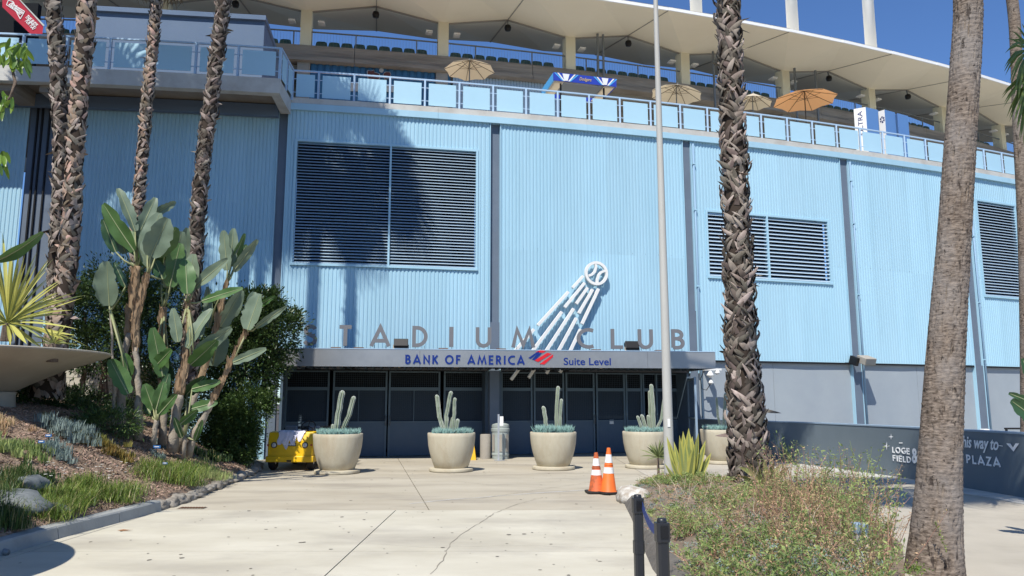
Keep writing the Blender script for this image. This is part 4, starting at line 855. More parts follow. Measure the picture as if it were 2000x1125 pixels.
# ---- light pole ----
M['polegrey'] = mat('pale_grey_pole_paint', (0.46, 0.455, 0.425), 0.45, (0.50, 0.495, 0.46), 0.6, grime=(0.40, 0.39, 0.36, 0.4), gscale=2, stretch=(1, 1, 0.3))
g = ground(1313, 958); lp = thing('light_pole', 'tall tapering pale grey light pole rising from the right planting bed', 'light pole', (g.x, g.y + 0.2, 0))
MB().tube([(0, 0, 0.1), (0, 0, 1.2), (0, 0, 10.5), (0, 0, 14)], [0.100, 0.092, 0.042, 0.03], 24).build('shaft', M['polegrey'], lp, auto=50)
MB().lathe([(0.15, 0.08), (0.16, 0.16), (0.106, 0.22)], n=20).build('collar', M['polegrey'], lp, smooth=True)
MB().box(-0.32, 0.34, -0.2, 0.25, -0.02, 0.12).build('footing', M['whitecon'], lp, bevel=0.02)
MB().box(-0.03, 0.02, -0.105, -0.096, 1.15, 1.3).build('sticker', M['white'], lp)
MB().bar((-0.9, 0, 14), (0.9, 0, 14), 0.08).build('crossarm', M['polegrey'], lp)
for x in (-0.8, 0.8): MB().box(x - 0.25, x + 0.25, -0.35, 0.35, 13.8, 13.97).build('lamp_head', M['greymetal'], lp)
# ---- small furniture before the doors ----
M['bin'] = mat('grey_green_bin_plastic', (0.30, 0.34, 0.32), 0.6, (0.36, 0.40, 0.38), 4, grime=(0.22, 0.25, 0.24, 0.6), gscale=3)
g = at(977, 889, 22.4); g.z = 0; tb = thing('litter_bin', 'round grey green litter bin against the dark column', 'bin', (g.x, g.y + 0.22, 0))
MB().lathe([(0.0, 0.0), (0.235, 0.0), (0.24, 0.10), (0.25, 0.11), (0.25, 0.16), (0.24, 0.17), (0.25, 0.78), (0.0, 0.78)], n=32).build('body', M['bin'], tb, auto=40)
MB().lathe([(0.265, 0.781), (0.27, 0.86), (0.25, 0.875), (0.26, 0.93), (0.25, 0.98), (0.15, 1.02), (0.0, 1.03)], n=32).build('lid', M['bin'], tb, auto=40)
for k in range(3): a = -1.4 + k * 0.9; mb = MB(); mb.box(-0.05, 0.05, -0.256, -0.247, 0.22, 0.70, Matrix.Rotation(a + 0.5, 4, 'Z')); mb.build('groove', M['concol'], tb)
g = at(948, 889, 22.7); bl = MB().lathe([(0.0, 0.0), (0.155, 0.0), (0.155, 0.68), (0.14, 0.70), (0, 0.705)], (g.x, g.y, 0), 28).build('concrete_bollard', M['concol'], None, auto=40); tag(bl, 'short plain concrete cylinder left of the litter bin', 'bollard')
g = at(976, 891, 22.0); ss_ = thing('sign_stand', 'thin silver post stand with small white card in front of the litter bin', 'sign stand', (g.x, g.y, 0)); M['alu'] = mat('bare_aluminium', (0.55, 0.56, 0.58), 0.35, metal=0.7)
MB().lathe([(0, 0), (0.16, 0), (0.16, 0.012), (0, 0.02)], n=24).build('base', M['alu'], ss_); MB().box(-0.06, -0.01, -0.02, 0.02, 0.02, 1.28).build('post', M['alu'], ss_); MB().box(0.0, 0.10, -0.005, 0.005, 0.96, 1.22).build('card', M['white'], ss_)
M['yellow'] = mat('yellow_plastic', (0.72, 0.42, 0.02), 0.5)
g = at(920, 889, 22.3); wf = thing('wet_floor_sign', 'yellow folding floor sign half hidden behind the second planter', 'floor sign', (g.x, g.y, 0))
for sg in (-1, 1): mb = MB(); mb.add([(-0.13, sg * 0.16, 0), (0.15, sg * 0.16, 0), (0.06, sg * 0.02, 0.62), (-0.06, sg * 0.02, 0.62), (-0.13, sg * 0.14, 0), (0.15, sg * 0.14, 0), (0.06, 0, 0.62), (-0.06, 0, 0.62)], [(0, 1, 2, 3), (4, 7, 6, 5), (0, 4, 5, 1), (1, 5, 6, 2), (2, 6, 7, 3), (3, 7, 4, 0)]); mb.build('board', M['yellow'], wf)
mb = MB(); mb.box(-0.005, 0.02, -0.13, -0.105, 0.26, 0.44); mb.box(-0.005, 0.02, -0.15, -0.125, 0.19, 0.22); mb.build('warning_mark', M['matblack'], wf)
g = ground(1383, 905); vs_ = thing('directory_post', 'narrow upright white sign on a grey post beside the rightmost planter', 'sign post', (g.x, g.y, 0)); MB().box(-0.03, 0.03, -0.03, 0.03, 0, 0.95).build('post', M['greymetal'], vs_); MB().box(-0.075, 0.075, -0.04, -0.031, 0.36, 0.98).build('board', M['white'], vs_)
mb = MB()
for k in range(6): mb.box(-0.03, 0.0 + 0.03 * (k % 2), -0.043, -0.0405, 0.44 + k * 0.08, 0.46 + k * 0.08)
# ---- yellow utility cart ----
M['cartyel'] = mat('yellow_cart_paint', (0.86, 0.53, 0.012), 0.38, (0.82, 0.50, 0.012), 3, grime=(0.45, 0.26, 0.03, 0.3), gscale=4, spec=0.5)
M['greyseat'] = mat('worn_grey_vinyl', (0.22, 0.22, 0.23), 0.5)
M['grill'] = mat('lamp_glass', (0.65, 0.65, 0.62), 0.2, spec=0.8); M['bluecloth'] = mat('pale_lilac_cloth', (0.62, 0.60, 0.70), 0.9, (0.70, 0.68, 0.76), 9, bump=0.4, bscale=20)
g = ground(563, 920); ct = thing('utility_cart', 'yellow utility cart parked beside the leftmost planter, a pale cloth over its bonnet', 'cart', (g.x, g.y + 0.1, 0)); hw = 0.54
mb = MB(); prof = [(-0.02, 0.22), (-0.02, 0.70), (0.05, 0.90), (0.32, 0.92), (0.34, 0.45), (0.34, 0.22)]      # (y, z)
mb.add([(-hw, y, z) for y, z in prof] + [(hw, y, z) for y, z in prof], [tuple(range(6)), tuple(range(6, 12))[::-1]] + [(i, 6 + i, 6 + (i + 1) % 6, (i + 1) % 6) for i in range(6)]); mb.build('bonnet', M['cartyel'], ct, bevel=0.02)
MB().box(-hw - 0.03, hw + 0.03, -0.06, 2.6, 0.20, 0.34).build('chassis', M['cartyel'], ct, bevel=0.015)
MB().box(-hw, hw, 0.341, 1.15, 0.341, 0.36).build('floor_board', M['rubber'], ct)
MB().box(-hw, -hw + 0.04, 1.12, 2.6, 0.345, 0.78).build('side_board', M['cartyel'], ct); MB().box(hw - 0.04, hw, 1.12, 2.6, 0.345, 0.90).build('side_board', M['cartyel'], ct)
MB().box(-hw + 0.045, hw + 0.3, 1.10, 2.6, 0.94, 0.97).build('load_deck', M['rubber'], ct)
for x in (-0.3, 0.28):
    st = MB().box(x - 0.2, x + 0.2, 0.62, 1.02, 0.50, 0.62).build('seat', M['rubber'], ct, bevel=0.04)
    mb = MB(); mb.add([(x - 0.18, 0.98, 0.62), (x + 0.18, 0.98, 0.62), (x + 0.15, 1.06, 1.02), (x - 0.15, 1.06, 1.02), (x - 0.18, 1.06, 0.62), (x + 0.18, 1.06, 0.62), (x + 0.15, 1.12, 1.02), (x - 0.15, 1.12, 1.02)], [(0, 1, 2, 3), (4, 7, 6, 5), (0, 4, 5, 1), (1, 5, 6, 2), (2, 6, 7, 3), (3, 7, 4, 0)]); mb.build('seat_back', M['greyseat'], ct, bevel=0.03)
sw = Vector((0.30, 0.42, 1.03)); ax = Vector((0, -0.75, 0.66)).normalized(); u = Vector((1, 0, 0)); v = ax.cross(u); rim = [sw + (u * math.cos(2 * PI * k / 28) + v * math.sin(2 * PI * k / 28)) * 0.165 for k in range(29)]
swo = MB().tube(rim, 0.016, 8, cap=False).build('steering_wheel', M['matblack'], ct, smooth=True)
mb = MB()
for k in range(3): a = PI / 2 + 2 * PI * k / 3; mb.tube([sw, sw + (u * math.cos(a) + v * math.sin(a)) * 0.16], 0.012, 6)
mb.tube([sw, (0.30, 0.30, 0.78)], 0.022, 8); mb.build('steering_column', M['matblack'], swo, smooth=True)
for x in (-0.385, 0.355):
    mt = Matrix.Translation((x, -0.022, 0.60)) @ Matrix.Rotation(rad(90), 4, 'X'); k = MB(); k.lathe([(0.072, 0), (0.072, 0.018), (0.056, 0.022), (0.056, 0.004)], n=24); k.v = [tuple(mt @ Vector(p)) for p in k.v]; h_ = k.build('headlight', M['rubber'], ct)
    k = MB(); k.lathe([(0.056, 0.006), (0.03, 0.016), (0, 0.019)], n=24); k.v = [tuple(mt @ Vector(p)) for p in k.v]; k.build('lens', M['grill'], h_, smooth=True)
for x in (-0.53, 0.505):
    mt = Matrix.Translation((x, -0.02, 0.60)) @ Matrix.Rotation(rad(90), 4, 'X'); k = MB(); k.lathe([(0.026, 0), (0.026, 0.012), (0, 0.016)], n=16); k.v = [tuple(mt @ Vector(p)) for p in k.v]; k.build('indicator', M['cone_d'], ct)
mb = MB(); rr = [(-0.17, 0.575), (0.11, 0.575), (0.11, 0.65), (-0.17, 0.65)]; 
plate_ = MB(); plate_.box(-0.155, 0.135, -0.031, -0.021, 0.575, 0.655); plate_.build('name_plate', M['matblack'], ct)
for k in range(8): MB().box(-0.14 + k * 0.034, -0.118 + k * 0.034, -0.035, -0.031, 0.59, 0.64).build('plate_bar', M['white'], ct)
MB().box(-0.06, 0.05, -0.07, -0.055, 0.21, 0.25).build('tow_hook', M['rubber'], ct)
# cloth draped over the bonnet
mb = MB(); nx, nz = 22, 14; vs = []
for j in range(nz + 1):
    for i in range(nx + 1):
        x = -0.30 + 0.62 * i / nx; drop = (0.30 if i < 4 else 0.10 + 0.10 * math.sin(i * 1.1) + 0.015 * (nx - i)); drop = max(0.04, drop); t = j / nz
        sdist = t * (0.26 + drop)      # length along surface from the back
        if sdist < 0.24: y, z = 0.30 - sdist, 0.925
        elif sdist < 0.26: y, z = 0.05, 0.92
        else: q_ = (sdist - 0.26); y, z = 0.035 - 0.06 * min(1, q_ / 0.2), 0.905 - q_
        vs.append((x + 0.02 * math.sin(j * 0.9 + i), y - 0.012 - 0.008 * math.sin(i * 1.7 + j), z + 0.008 * math.sin(i * 1.3 + j * 0.7) + 0.01))
mb.add(vs, [(j * (nx + 1) + i, j * (nx + 1) + i + 1, (j + 1) * (nx + 1) + i + 1, (j + 1) * (nx + 1) + i) for j in range(nz) for i in range(nx)]); tag(mb.build('draped_cloth', M['bluecloth'], None, smooth=True), 'crumpled pale lilac cloth hanging over the front of the yellow cart', 'cloth').location = ct.location
for x in (-0.46, 0.46):
    for y in (0.22, 2.1):
        mt = Matrix.Translation((x, y, 0.22)) @ Matrix.Rotation(rad(90), 4, 'Y'); k = MB(); k.lathe([(0.10, -0.07), (0.19, -0.075), (0.215, -0.05), (0.22, 0), (0.215, 0.05), (0.19, 0.075), (0.10, 0.07)], n=24); k.v = [tuple(mt @ Vector(p)) for p in k.v]; w_ = k.build('wheel', M['rubber'], ct, smooth=True)
        k = MB(); k.lathe([(0, 0.06), (0.1, 0.05), (0.105, 0), (0.1, -0.05), (0, -0.06)], n=20); k.v = [tuple(mt @ Vector(p)) for p in k.v]; k.build('rim', M['white'], w_)
# ---- ramp wall with painted words ----
WP = [Vector((5.95, 25.0, 0)), Vector((6.5, 23.6, 0)), Vector((7.25, 21.6, 0)), Vector((7.95, 19.2, 0)), Vector((8.4, 16.6, 0)), Vector((8.62, 13.9, 0)), Vector((8.72, 11.0, 0)), Vector((8.75, 4, 0))]
M['signwhite'] = mat('bright_white_sign_paint', (0.93, 0.93, 0.92), 0.5)
rwl = thing('ramp_wall', 'low curving dark slate wall with white painted words along the ramp', 'wall'); wh = 1.07
def catm(P, n=5):
    out = []
    for i in range(len(P) - 1):
        a = P[max(i - 1, 0)]; b = P[i]; c = P[i + 1]; d = P[min(i + 2, len(P) - 1)]
        for k in range(n): t = k / n; out.append(0.5 * ((2 * b) + (c - a) * t + (2 * a - 5 * b + 4 * c - d) * t * t + (3 * b - a - 3 * c + d) * t ** 3))
    out.append(P[-1]); return out
WC = catm(WP)
def wallstrip(path, o0, o1, z0, z1, taper=0):
    vs = []; mb = MB()
    for i, p in enumerate(path):
        d = (path[min(i + 1, len(path) - 1)] - path[max(i - 1, 0)]).normalized(); n = Vector((-d.y, d.x, 0))    # to the right side (away from the road)
        for o, z in ((o0, z0), (o1, z0), (o1, z1), (o0, z1)): vs.append(p + n * o + Vector((0, 0, z)))
    fc = [(4 * i + k, 4 * i + 4 + k, 4 * i + 4 + (k + 1) % 4, 4 * i + (k + 1) % 4) for i in range(len(path) - 1) for k in range(4)]; L_ = 4 * (len(path) - 1)
    mb.add(vs, fc + [(0, 1, 2, 3), (L_ + 3, L_ + 2, L_ + 1, L_)]); return mb
wallstrip(WC, 0, 0.22, 0, wh).build('wall_body', M['rampwall'], rwl); wallstrip(WC, -0.012, 0.232, wh, wh + 0.03).build('cap', M['cap'], rwl)
o = wallstrip(WC, -0.55, -0.004, 0.0, 0.012).build('gutter_strip', M['whitecon'], None); o['kind'] = 'structure'
def wallpt(px, py):     # where the ray meets the wall face
    a, e = ray(px, py)
    for i in range(len(WC) - 1):
        p, q = WC[i], WC[i + 1]; f0 = p.x - a * p.y; f1 = q.x - a * q.y
        if f0 * f1 <= 0 and abs(f0 - f1) > 1e-9:
            t = f0 / (f0 - f1); r = p.lerp(q, t); d = (q - p).normalized(); return Vector((r.x, r.y, CAMH + e * r.y)), d
def wframe(px, py, px2=None):
    A, d = wallpt(px, py)
    if px2: B, _ = wallpt(px2, py); B.z = A.z; d = (B - A).normalized(); L_ = (B - A).length
    else: L_ = 0
    n = Vector((-d.y, d.x, 0)); mt = Matrix(((d.x, n.x, 0, A.x), (d.y, n.y, 0, A.y), (0, 0, 1, A.z), (0, 0, 0, 1))); return mt, L_
def wword(txt, px0, px1, py, Hpx, nm='painted_word'):
    mt, L_ = wframe(px0, py, px1); Y = mt.translation.y; H = Hpx / FPX * Y * 0.98; tot = sum(GL[c][0] if c != ' ' else 0.35 for c in txt); n = len(txt) - 1
    ws = min(2.2, L_ / H / (tot + 0.22 * n)); sp = (L_ / H - tot * ws) / max(1, n); x = 0; mb = MB(); sg = -0.014
    for c in txt:
        if c != ' ':
            for k, st in enumerate(GL[c][1]): ribbon(mb, [((x + px_ * ws) * H, py_ * H) for px_, py_ in st], H * 0.2, sg - 0.003 * k, sg + 0.01, lambda a, b, z: mt @ Vector((a, b, z)))
        x += (GL[c][0] if c != ' ' else 0.35) * ws + sp
    mb.build(nm, M['signwhite'], rwl)
wword('LOGE', 1744, 1777, 884, 11); wword('FIELD', 1745, 1780, 900, 11); mt, L_ = wframe(1783, 903, 1797); text_mesh('painted_word', '&', 0.42, M['signwhite'], rwl, mt @ Matrix.Translation((0, -0.016, 0)), 0.002, 0.012, width=L_); wword('FIELD PLAZA', 1832, 1954, 897.5, 15)
wword('PAVILIONS', 1800, 1880, 912, 12)
mt, L_ = wframe(1874, 872, 1952); text_mesh('painted_word', 'This way to', 0.30, M['signwhite'], rwl, mt @ Matrix.Translation((0, -0.016, 0)), 0.002, 0.006, 0.35, width=L_)
def wprism(pts, nm='painted_mark', cx=None, cy=None):
    q = []
    for x, y in pts: P, d = wallpt(x, y); n = Vector((-d.y, d.x, 0)); q.append(P - n * 0.014)
    mb = MB(); mb.add(q, [tuple(range(len(q)))]); mb.build(nm, M['signwhite'], rwl)
for cx, cy, r in ((1741.5, 853, 6.5), (1733, 871, 8.5)): wprism([(cx + (r if k % 2 == 0 else r * 0.22) * math.sin(k * PI / 4) * 0.75, cy - (r if k % 2 == 0 else r * 0.22) * math.cos(k * PI / 4)) for k in range(8)], 'painted_star')
wprism([(1967, 866), (1975, 866), (1980, 874), (1985, 866), (1992, 866), (1981, 882)], 'painted_chevron'); wprism([(1952, 869.5), (1960, 870.5), (1960, 872), (1952, 871)], 'painted_dash'); wprism([(1757, 864), (1764, 864), (1764, 866), (1757, 866)], 'painted_dash')
# things beyond the ramp wall at the right edge
g = at(1930, 838, 18.5); tag(MB().box(g.x - 0.09, g.x + 0.10, g.y, g.y + 0.2, 0, g.z).build('white_box', M['white'], None, bevel=0.02), 'small white box top just showing over the ramp wall', 'box')
g = at(1990, 835, 19); o = thing('handrail_end', 'dark metal rail end beyond the ramp wall at right', 'handrail', (g.x, g.y, 0)); mb = MB(); mb.tube([(-0.35, 0, 0.98), (0.4, 0, 0.98), (0.8, 0, 0.98)], 0.025, 6); mb.build('rail', M['matblack'], o); MB().box(-0.33, -0.29, -0.02, 0.02, 0, 0.97).build('post', M['matblack'], o); MB().box(0.3, 0.34, -0.02, 0.02, 0, 0.97).build('post', M['matblack'], o)
# side wall/column at the right end of the entrance below the canopy: dark gate
gt = thing('folded_gate', 'tall dark steel mesh gate folded back at the right end of the entrance', 'gate'); a = at(1349, 880, 23.9); a.z = 0; b = at(1362, 880, 22.6); b.z = 0
for t in (0, 1): p = a.lerp(b, t); MB().box(p.x - 0.03, p.x + 0.03, p.y - 0.03, p.y + 0.03, 0.05, 2.35).build('upright', M['cap'] if t else M['doorframe'], gt)
for z in (0.1, 1.15, 2.3): MB().bar(a + Vector((0, 0, z)), b + Vector((0, 0, z)), 0.05).build('crossbar', M['doorframe'], gt)
mb = MB()
for k in range(1, 16): p = a.lerp(b, k / 16); mb.bar(p + Vector((0, 0, 0.1)), p + Vector((0, 0, 2.3)), 0.012)
mb.build('mesh', M['wire'], gt)['kind'] = 'stuff'
# ================= planted beds =================
from mathutils import noise as MN
M['mulch'] = mat('wood_mulch', (0.20, 0.135, 0.095), 0.95, (0.36, 0.27, 0.195), 5, detail=12, bump=0.9, bscale=22, bdist=0.04)
M['chip'] = mat('wood_chips', (0.34, 0.25, 0.18), 0.9, (0.22, 0.15, 0.105), 6, island=0.55)
M['earth'] = mat('dry_earth', (0.17, 0.13, 0.095), 0.95, (0.27, 0.21, 0.16), 4, detail=10, bump=0.7, bscale=20)
M['stone'] = mat('rough_edge_stone', (0.24, 0.21, 0.17), 0.9, (0.36, 0.33, 0.28), 6, bump=0.8, bscale=14)
M['slate_rock'] = mat('blue_grey_rock', (0.13, 0.145, 0.15), 0.85, (0.21, 0.225, 0.23), 2.5, bump=0.7, bscale=8)
M['berm'] = mat('dark_asphalt_edge', (0.11, 0.10, 0.088), 0.92, (0.17, 0.155, 0.135), 5, bump=0.7, bscale=30)
KL = [ground(x, y) for x, y in ((0, 1088), (100, 1056), (200, 1030), (310, 1000), (380, 975), (440, 950), (500, 925))]
KL = [Vector((-5.9, 2.0, 0)), Vector((-5.65, 5.0, 0))] + KL + [Vector((-6.15, 19.2, 0)), Vector((-6.6, 20.5, 0))]
def kx(y):
    for a, b in zip(KL[:-1], KL[1:]):
        if a.y <= y <= b.y: return a.x + (b.x - a.x) * (y - a.y) / (b.y - a.y)
    return KL[0].x if y < KL[0].y else KL[-1].x
def hL(x, y):
    d = kx(y) - x; 
    if d < 0: return 0.13
    f = max(0.25, min(1, 1 - (y - 17.5) / 5.0)) if y > 17.5 else 1
    v = 0.13 + min(0.47 * d, 1.3 + (d - 2.7) * 0.16 if d > 2.7 else 9) * f * min(1, 0.55 + d * 0.3)
    return v + 0.05 * MN.noise(Vector((x * 1.3, y * 1.3, 0))) * min(1, d * 3) + 0.02 * MN.noise(Vector((x * 6, y * 6, 3)))
def heightfield(name, xs, ys, fn, m, skip=None):
    V = [(x, y, fn(x, y)) for y in ys for x in xs]; n = len(xs); Fc = [(j * n + i, j * n + i + 1, (j + 1) * n + i + 1, (j + 1) * n + i) for j in range(len(ys) - 1) for i in range(n - 1)]
    o = fast(name, V, Fc, m, None, True); o['kind'] = 'structure'; return o
ys_ = np.arange(2.0, 20.6, 0.12); us = np.concatenate([np.arange(0.0, 5, 0.11), np.arange(5, 22, 1.0)])
V = []
for y in ys_:
    k0 = kx(y) - 0.10
    for u_ in us: x = k0 - u_; V.append((x, y, hL(x, y) if u_ > 0 else 0.10))
n = len(us); Fc = [(j * n + i + 1, j * n + i, (j + 1) * n + i, (j + 1) * n + i + 1) for j in range(len(ys_) - 1) for i in range(n - 1)]
o = fast('left_bed', V, Fc, M['mulch'], None, True); o['kind'] = 'structure'
# mulch chips
N = 26000; P = []; MS = []
while len(P) < N:
    y = R_.uniform(7.5, 18.5); x = kx(y) - 0.15 - abs(R_.gauss(0, 2.2))
    if x < -13: continue
    P.append((x, y, hL(x, y) + 0.012)); q = Matrix.Rotation(R_.uniform(0, 6.3), 3, 'Z') @ Matrix.Rotation(R_.gauss(0, 0.5), 3, 'X') @ Matrix.Rotation(R_.gauss(0, 0.5), 3, 'Y'); L_ = R_.uniform(0.02, 0.075); W_ = R_.uniform(0.006, 0.018)
    MS.append([[q[i][0] * L_, q[i][1] * W_, q[i][2] * 0.006] for i in range(3)])
bv = [(-1, -1, 0), (1, -1, 0), (1, 1, 0), (-1, 1, 0), (0, 0, 1)]
V, Fc = stamp(bv, [(0, 1, 4), (1, 2, 4), (2, 3, 4), (3, 0, 4)], np.array(MS) * 0.5, np.array(P)); tag(fast('mulch_chips', V, Fc, M['chip']), kind='stuff')
# left kerb: cast pieces, then rough stones
kb = bpy.data.objects.new('left_kerb', None); COL.objects.link(kb); kb['kind'] = 'structure'
def along(P, step):
    out = []; acc = 0; 
    for a, b in zip(P[:-1], P[1:]):
        L_ = (b - a).length; t = 0
        while acc + (L_ - t) >= step: t += step - acc; acc = 0; out.append(a.lerp(b, t / L_))
        acc += L_ - t
    return out
kp_ = [p for p in [KL[0]] + along(KL[:7], 1.25) if p.y < 11.2]; kp_.append(Vector((kx(11.85), 11.85, 0)))
for a, b in zip(kp_[:-1], kp_[1:]):
    d = (b - a).normalized(); n_ = Vector((-d.y, d.x, 0)); a2 = a + d * 0.006; b2 = b - d * 0.006; mb = MB(); pr = [(0.0, 0), (0.02, 0.13), (0.035, 0.15), (0.17, 0.16), (0.17, 0)]
    mb.add([a2 + n_ * u + Vector((0, 0, z)) for u, z in pr] + [b2 + n_ * u + Vector((0, 0, z)) for u, z in pr], [tuple(range(5))[::-1], tuple(range(5, 10))] + [(i, (i + 1) % 5, 5 + (i + 1) % 5, 5 + i) for i in range(5)]); mb.build('kerbstone', M['kerb'], kb)
def rock(c, r, m, name, parent=None, sub=2, squash=0.7, amp=0.3, seed=0):
    bm = __import__('bmesh').new(); __import__('bmesh').ops.create_icosphere(bm, subdivisions=sub, radius=1)
    for v in bm.verts: v.co *= 1 + amp * MN.noise(v.co * 1.3 + Vector((seed, 0, 0))) + amp * 0.4 * MN.noise(v.co * 3.5 + Vector((0, seed, 0))); v.co = Vector((v.co.x * r[0], v.co.y * r[1], v.co.z * r[2]))
    me = bpy.data.meshes.new(name); bm.to_mesh(me); bm.free(); me.materials.append(m); me.polygons.foreach_set('use_smooth', [True] * len(me.polygons)); o = bpy.data.objects.new(name, me); o.location = c; return link(o, parent)
i = 0
for p in along(KL[3:], 0.34):
    if p.y < 11.9: continue
    rock(p + Vector((-0.10, 0, 0.05)), (R_.uniform(0.10, 0.16), R_.uniform(0.20, 0.27), R_.uniform(0.06, 0.10)), M['stone'], 'edge_stone', kb, 3, amp=0.55, seed=i * 3.1); i += 1
def rock_thing(px, py, h, r, label, rot, m='slate_rock', tilt=0.0):
    g = ground(px, py, h); o = rock((g.x, g.y, hL(g.x, g.y) + 0.02), r, M[m], 'garden_rock', None, 3, seed=px); o.rotation_euler = (tilt, 0.1, rot); tag(o, label, 'rock')
rock_thing(20, 1000, 0.3, (0.42, 0.28, 0.14), 'flat blue grey rock at the left edge of the sloping bed', 0.5, tilt=0.35); rock_thing(62, 975, 0.35, (0.34, 0.2, 0.12), 'pale grey rock slab amid grass, right of the flat blue grey rock', 1.9, tilt=0.3)
rock_thing(112, 968, 0.45, (0.2, 0.14, 0.1), 'small grey rock behind the grass tufts', 0.2)
# conduit stub poking through the kerb
g = ground(10, 1078, 0.03); o = MB().tube([(g.x - 0.1, g.y + 0.02, 0.05), (g.x + 0.05, g.y - 0.04, 0.03)], 0.035, 12).build('drain_stub', M['greymetal'], None, smooth=True); tag(o, 'short grey drain pipe stub sticking out of the left kerb', 'drain pipe')
# ---- right bed ----
RE = [Vector((1.45, -1, 0)), Vector((1.38, 3, 0)), ground(1283, 1122), ground(1255, 1060), ground(1236, 1012), ground(1222, 985), ground(1214, 968)]
def rx(y):
    for a, b in zip(RE[:-1], RE[1:]):
        if a.y <= y <= b.y: return a.x + (b.x - a.x) * (y - a.y) / (b.y - a.y)
    return RE[-1].x + (y - RE[-1].y) * 0.3
def rxe(y): return max(1.9, 0.49 * y) if y < 9 else (4.41 + 0.28 * (y - 9) if y < 12 else 5.25 - (y - 12) * 0.42)
def hR(x, y):
    d = min(x - rx(y), rxe(y) - x, 16.2 - y + 0.2); return 0.02 + 0.22 * max(0, min(1, d * 1.6)) + 0.04 * MN.noise(Vector((x * 2, y * 2, 5))) * max(0, min(1, d))
V = []; ys2 = np.arange(1.0, 16.3, 0.12); nu = 34
for y in ys2:
    a, b = rx(y) + 0.02, rxe(y)
    for i in range(nu + 1): x = a + (b - a) * i / nu; V.append((x, y, hR(x, y)))
n = nu + 1; Fc = [(j * n + i, j * n + i + 1, (j + 1) * n + i + 1, (j + 1) * n + i) for j in range(len(ys2) - 1) for i in range(nu)]
o = fast('right_bed', V, Fc, M['earth'], None, True); o['kind'] = 'structure'
rk = bpy.data.objects.new('right_edging', None); COL.objects.link(rk); rk['kind'] = 'structure'
q = along(RE, 1.1); q = [RE[0]] + q
for a, b in zip(q[:-1], q[1:]):
    d = (b - a).normalized(); n_ = Vector((d.y, -d.x, 0)); mb = MB(); pr = [(-0.02, 0), (0.03, 0.08), (0.09, 0.14), (0.18, 0.16), (0.22, 0)]; a2 = a + d * .004; b2 = b - d * .004
    mb.add([a2 + n_ * u + Vector((0, 0, z)) for u, z in pr] + [b2 + n_ * u + Vector((0, 0, z)) for u, z in pr], [tuple(range(5)), tuple(range(5, 10))[::-1]] + [(i, 5 + i, 5 + (i + 1) % 5, (i + 1) % 5) for i in range(5)]); mb.build('berm_piece', M['berm'], rk, auto=60)
M['paintstone'] = mat('whitewashed_boulder', (0.58, 0.56, 0.51), 0.9, (0.36, 0.31, 0.25), 7, lo=0.42, hi=0.6, bump=0.8, bscale=16)
g = ground(1226, 985); tag(rock(Vector((g.x + 0.12, g.y + 0.25, 0.08)), (0.24, 0.42, 0.17), M['paintstone'], 'boulder', None, 3, seed=4), 'worn whitewashed boulder at the corner of the planting bed beside the cones', 'boulder').rotation_euler = (0, 0, 0.35)
# ================= foliage tools =================
def leafmat(name, c, c2, isl=0.35, tr=0.25, rough=0.5, sc=1.5): return mat(name, c, rough, c2, sc, island=isl, transl=tr, spec=0.4)
M['hedge'] = leafmat('dark_glossy_leaf', (0.030, 0.060, 0.018), (0.060, 0.100, 0.028), 0.5, 0.18, 0.35)
M['hedge2'] = leafmat('mid_green_leaf', (0.055, 0.105, 0.028), (0.105, 0.165, 0.045), 0.45, 0.25, 0.4)
M['grass'] = leafmat('bright_grass', (0.10, 0.18, 0.028), (0.25, 0.33, 0.07), 0.55, 0.35, sc=6)
M['drygrass'] = leafmat('dry_grass', (0.38, 0.32, 0.16), (0.26, 0.24, 0.10), 0.3, 0.2)
M['lav'] = leafmat('silver_blue_leaf', (0.17, 0.235, 0.215), (0.27, 0.33, 0.30), 0.25, 0.1, 0.8)
M['scrubg'] = leafmat('scrub_green_leaf', (0.20, 0.29, 0.09), (0.38, 0.45, 0.17), 0.4, 0.4, 0.7)
M['scrubb'] = leafmat('dry_brown_leaf', (0.42, 0.27, 0.15), (0.60, 0.47, 0.27), 0.45, 0.3, 0.9)
M['twig'] = mat('dry_twig', (0.27, 0.15, 0.10), 0.9, (0.42, 0.27, 0.18), 4, island=0.4)
M['whitefl'] = mat('white_petals', (0.78, 0.77, 0.70), 0.8)
M['orangel'] = leafmat('orange_green_leaf', (0.25, 0.16, 0.04), (0.16, 0.20, 0.05), 0.4)
M['bark'] = mat('brown_bark', (0.11, 0.08, 0.06), 0.9, (0.19, 0.145, 0.11), 8, bump=0.6, bscale=30)
LB = [(0, 0, 0), (0.42, 0.45, 0.10), (0, 0.5, 0), (-0.42, 0.45, 0.10), (0, 1, -0.06)]; LF = [(0, 1, 2), (0, 2, 3), (1, 4, 2), (2, 4, 3)]
def rotmats(dirs, roll, L, W):
    """columns: x width, y length dir, z normal"""
    d = dirs / np.linalg.norm(dirs, axis=1, keepdims=True); up = np.tile([0, 0, 1.0], (len(d), 1)) + NR.normal(0, 0.25, d.shape); x = np.cross(d, up); x /= np.linalg.norm(x, axis=1, keepdims=True) + 1e-9; z = np.cross(x, d)
    c, s_ = np.cos(roll)[:, None], np.sin(roll)[:, None]; x2 = x * c + z * s_; z2 = z * c - x * s_
    return np.stack([x2 * W[:, None], d * L[:, None], z2 * W[:, None]], axis=2)
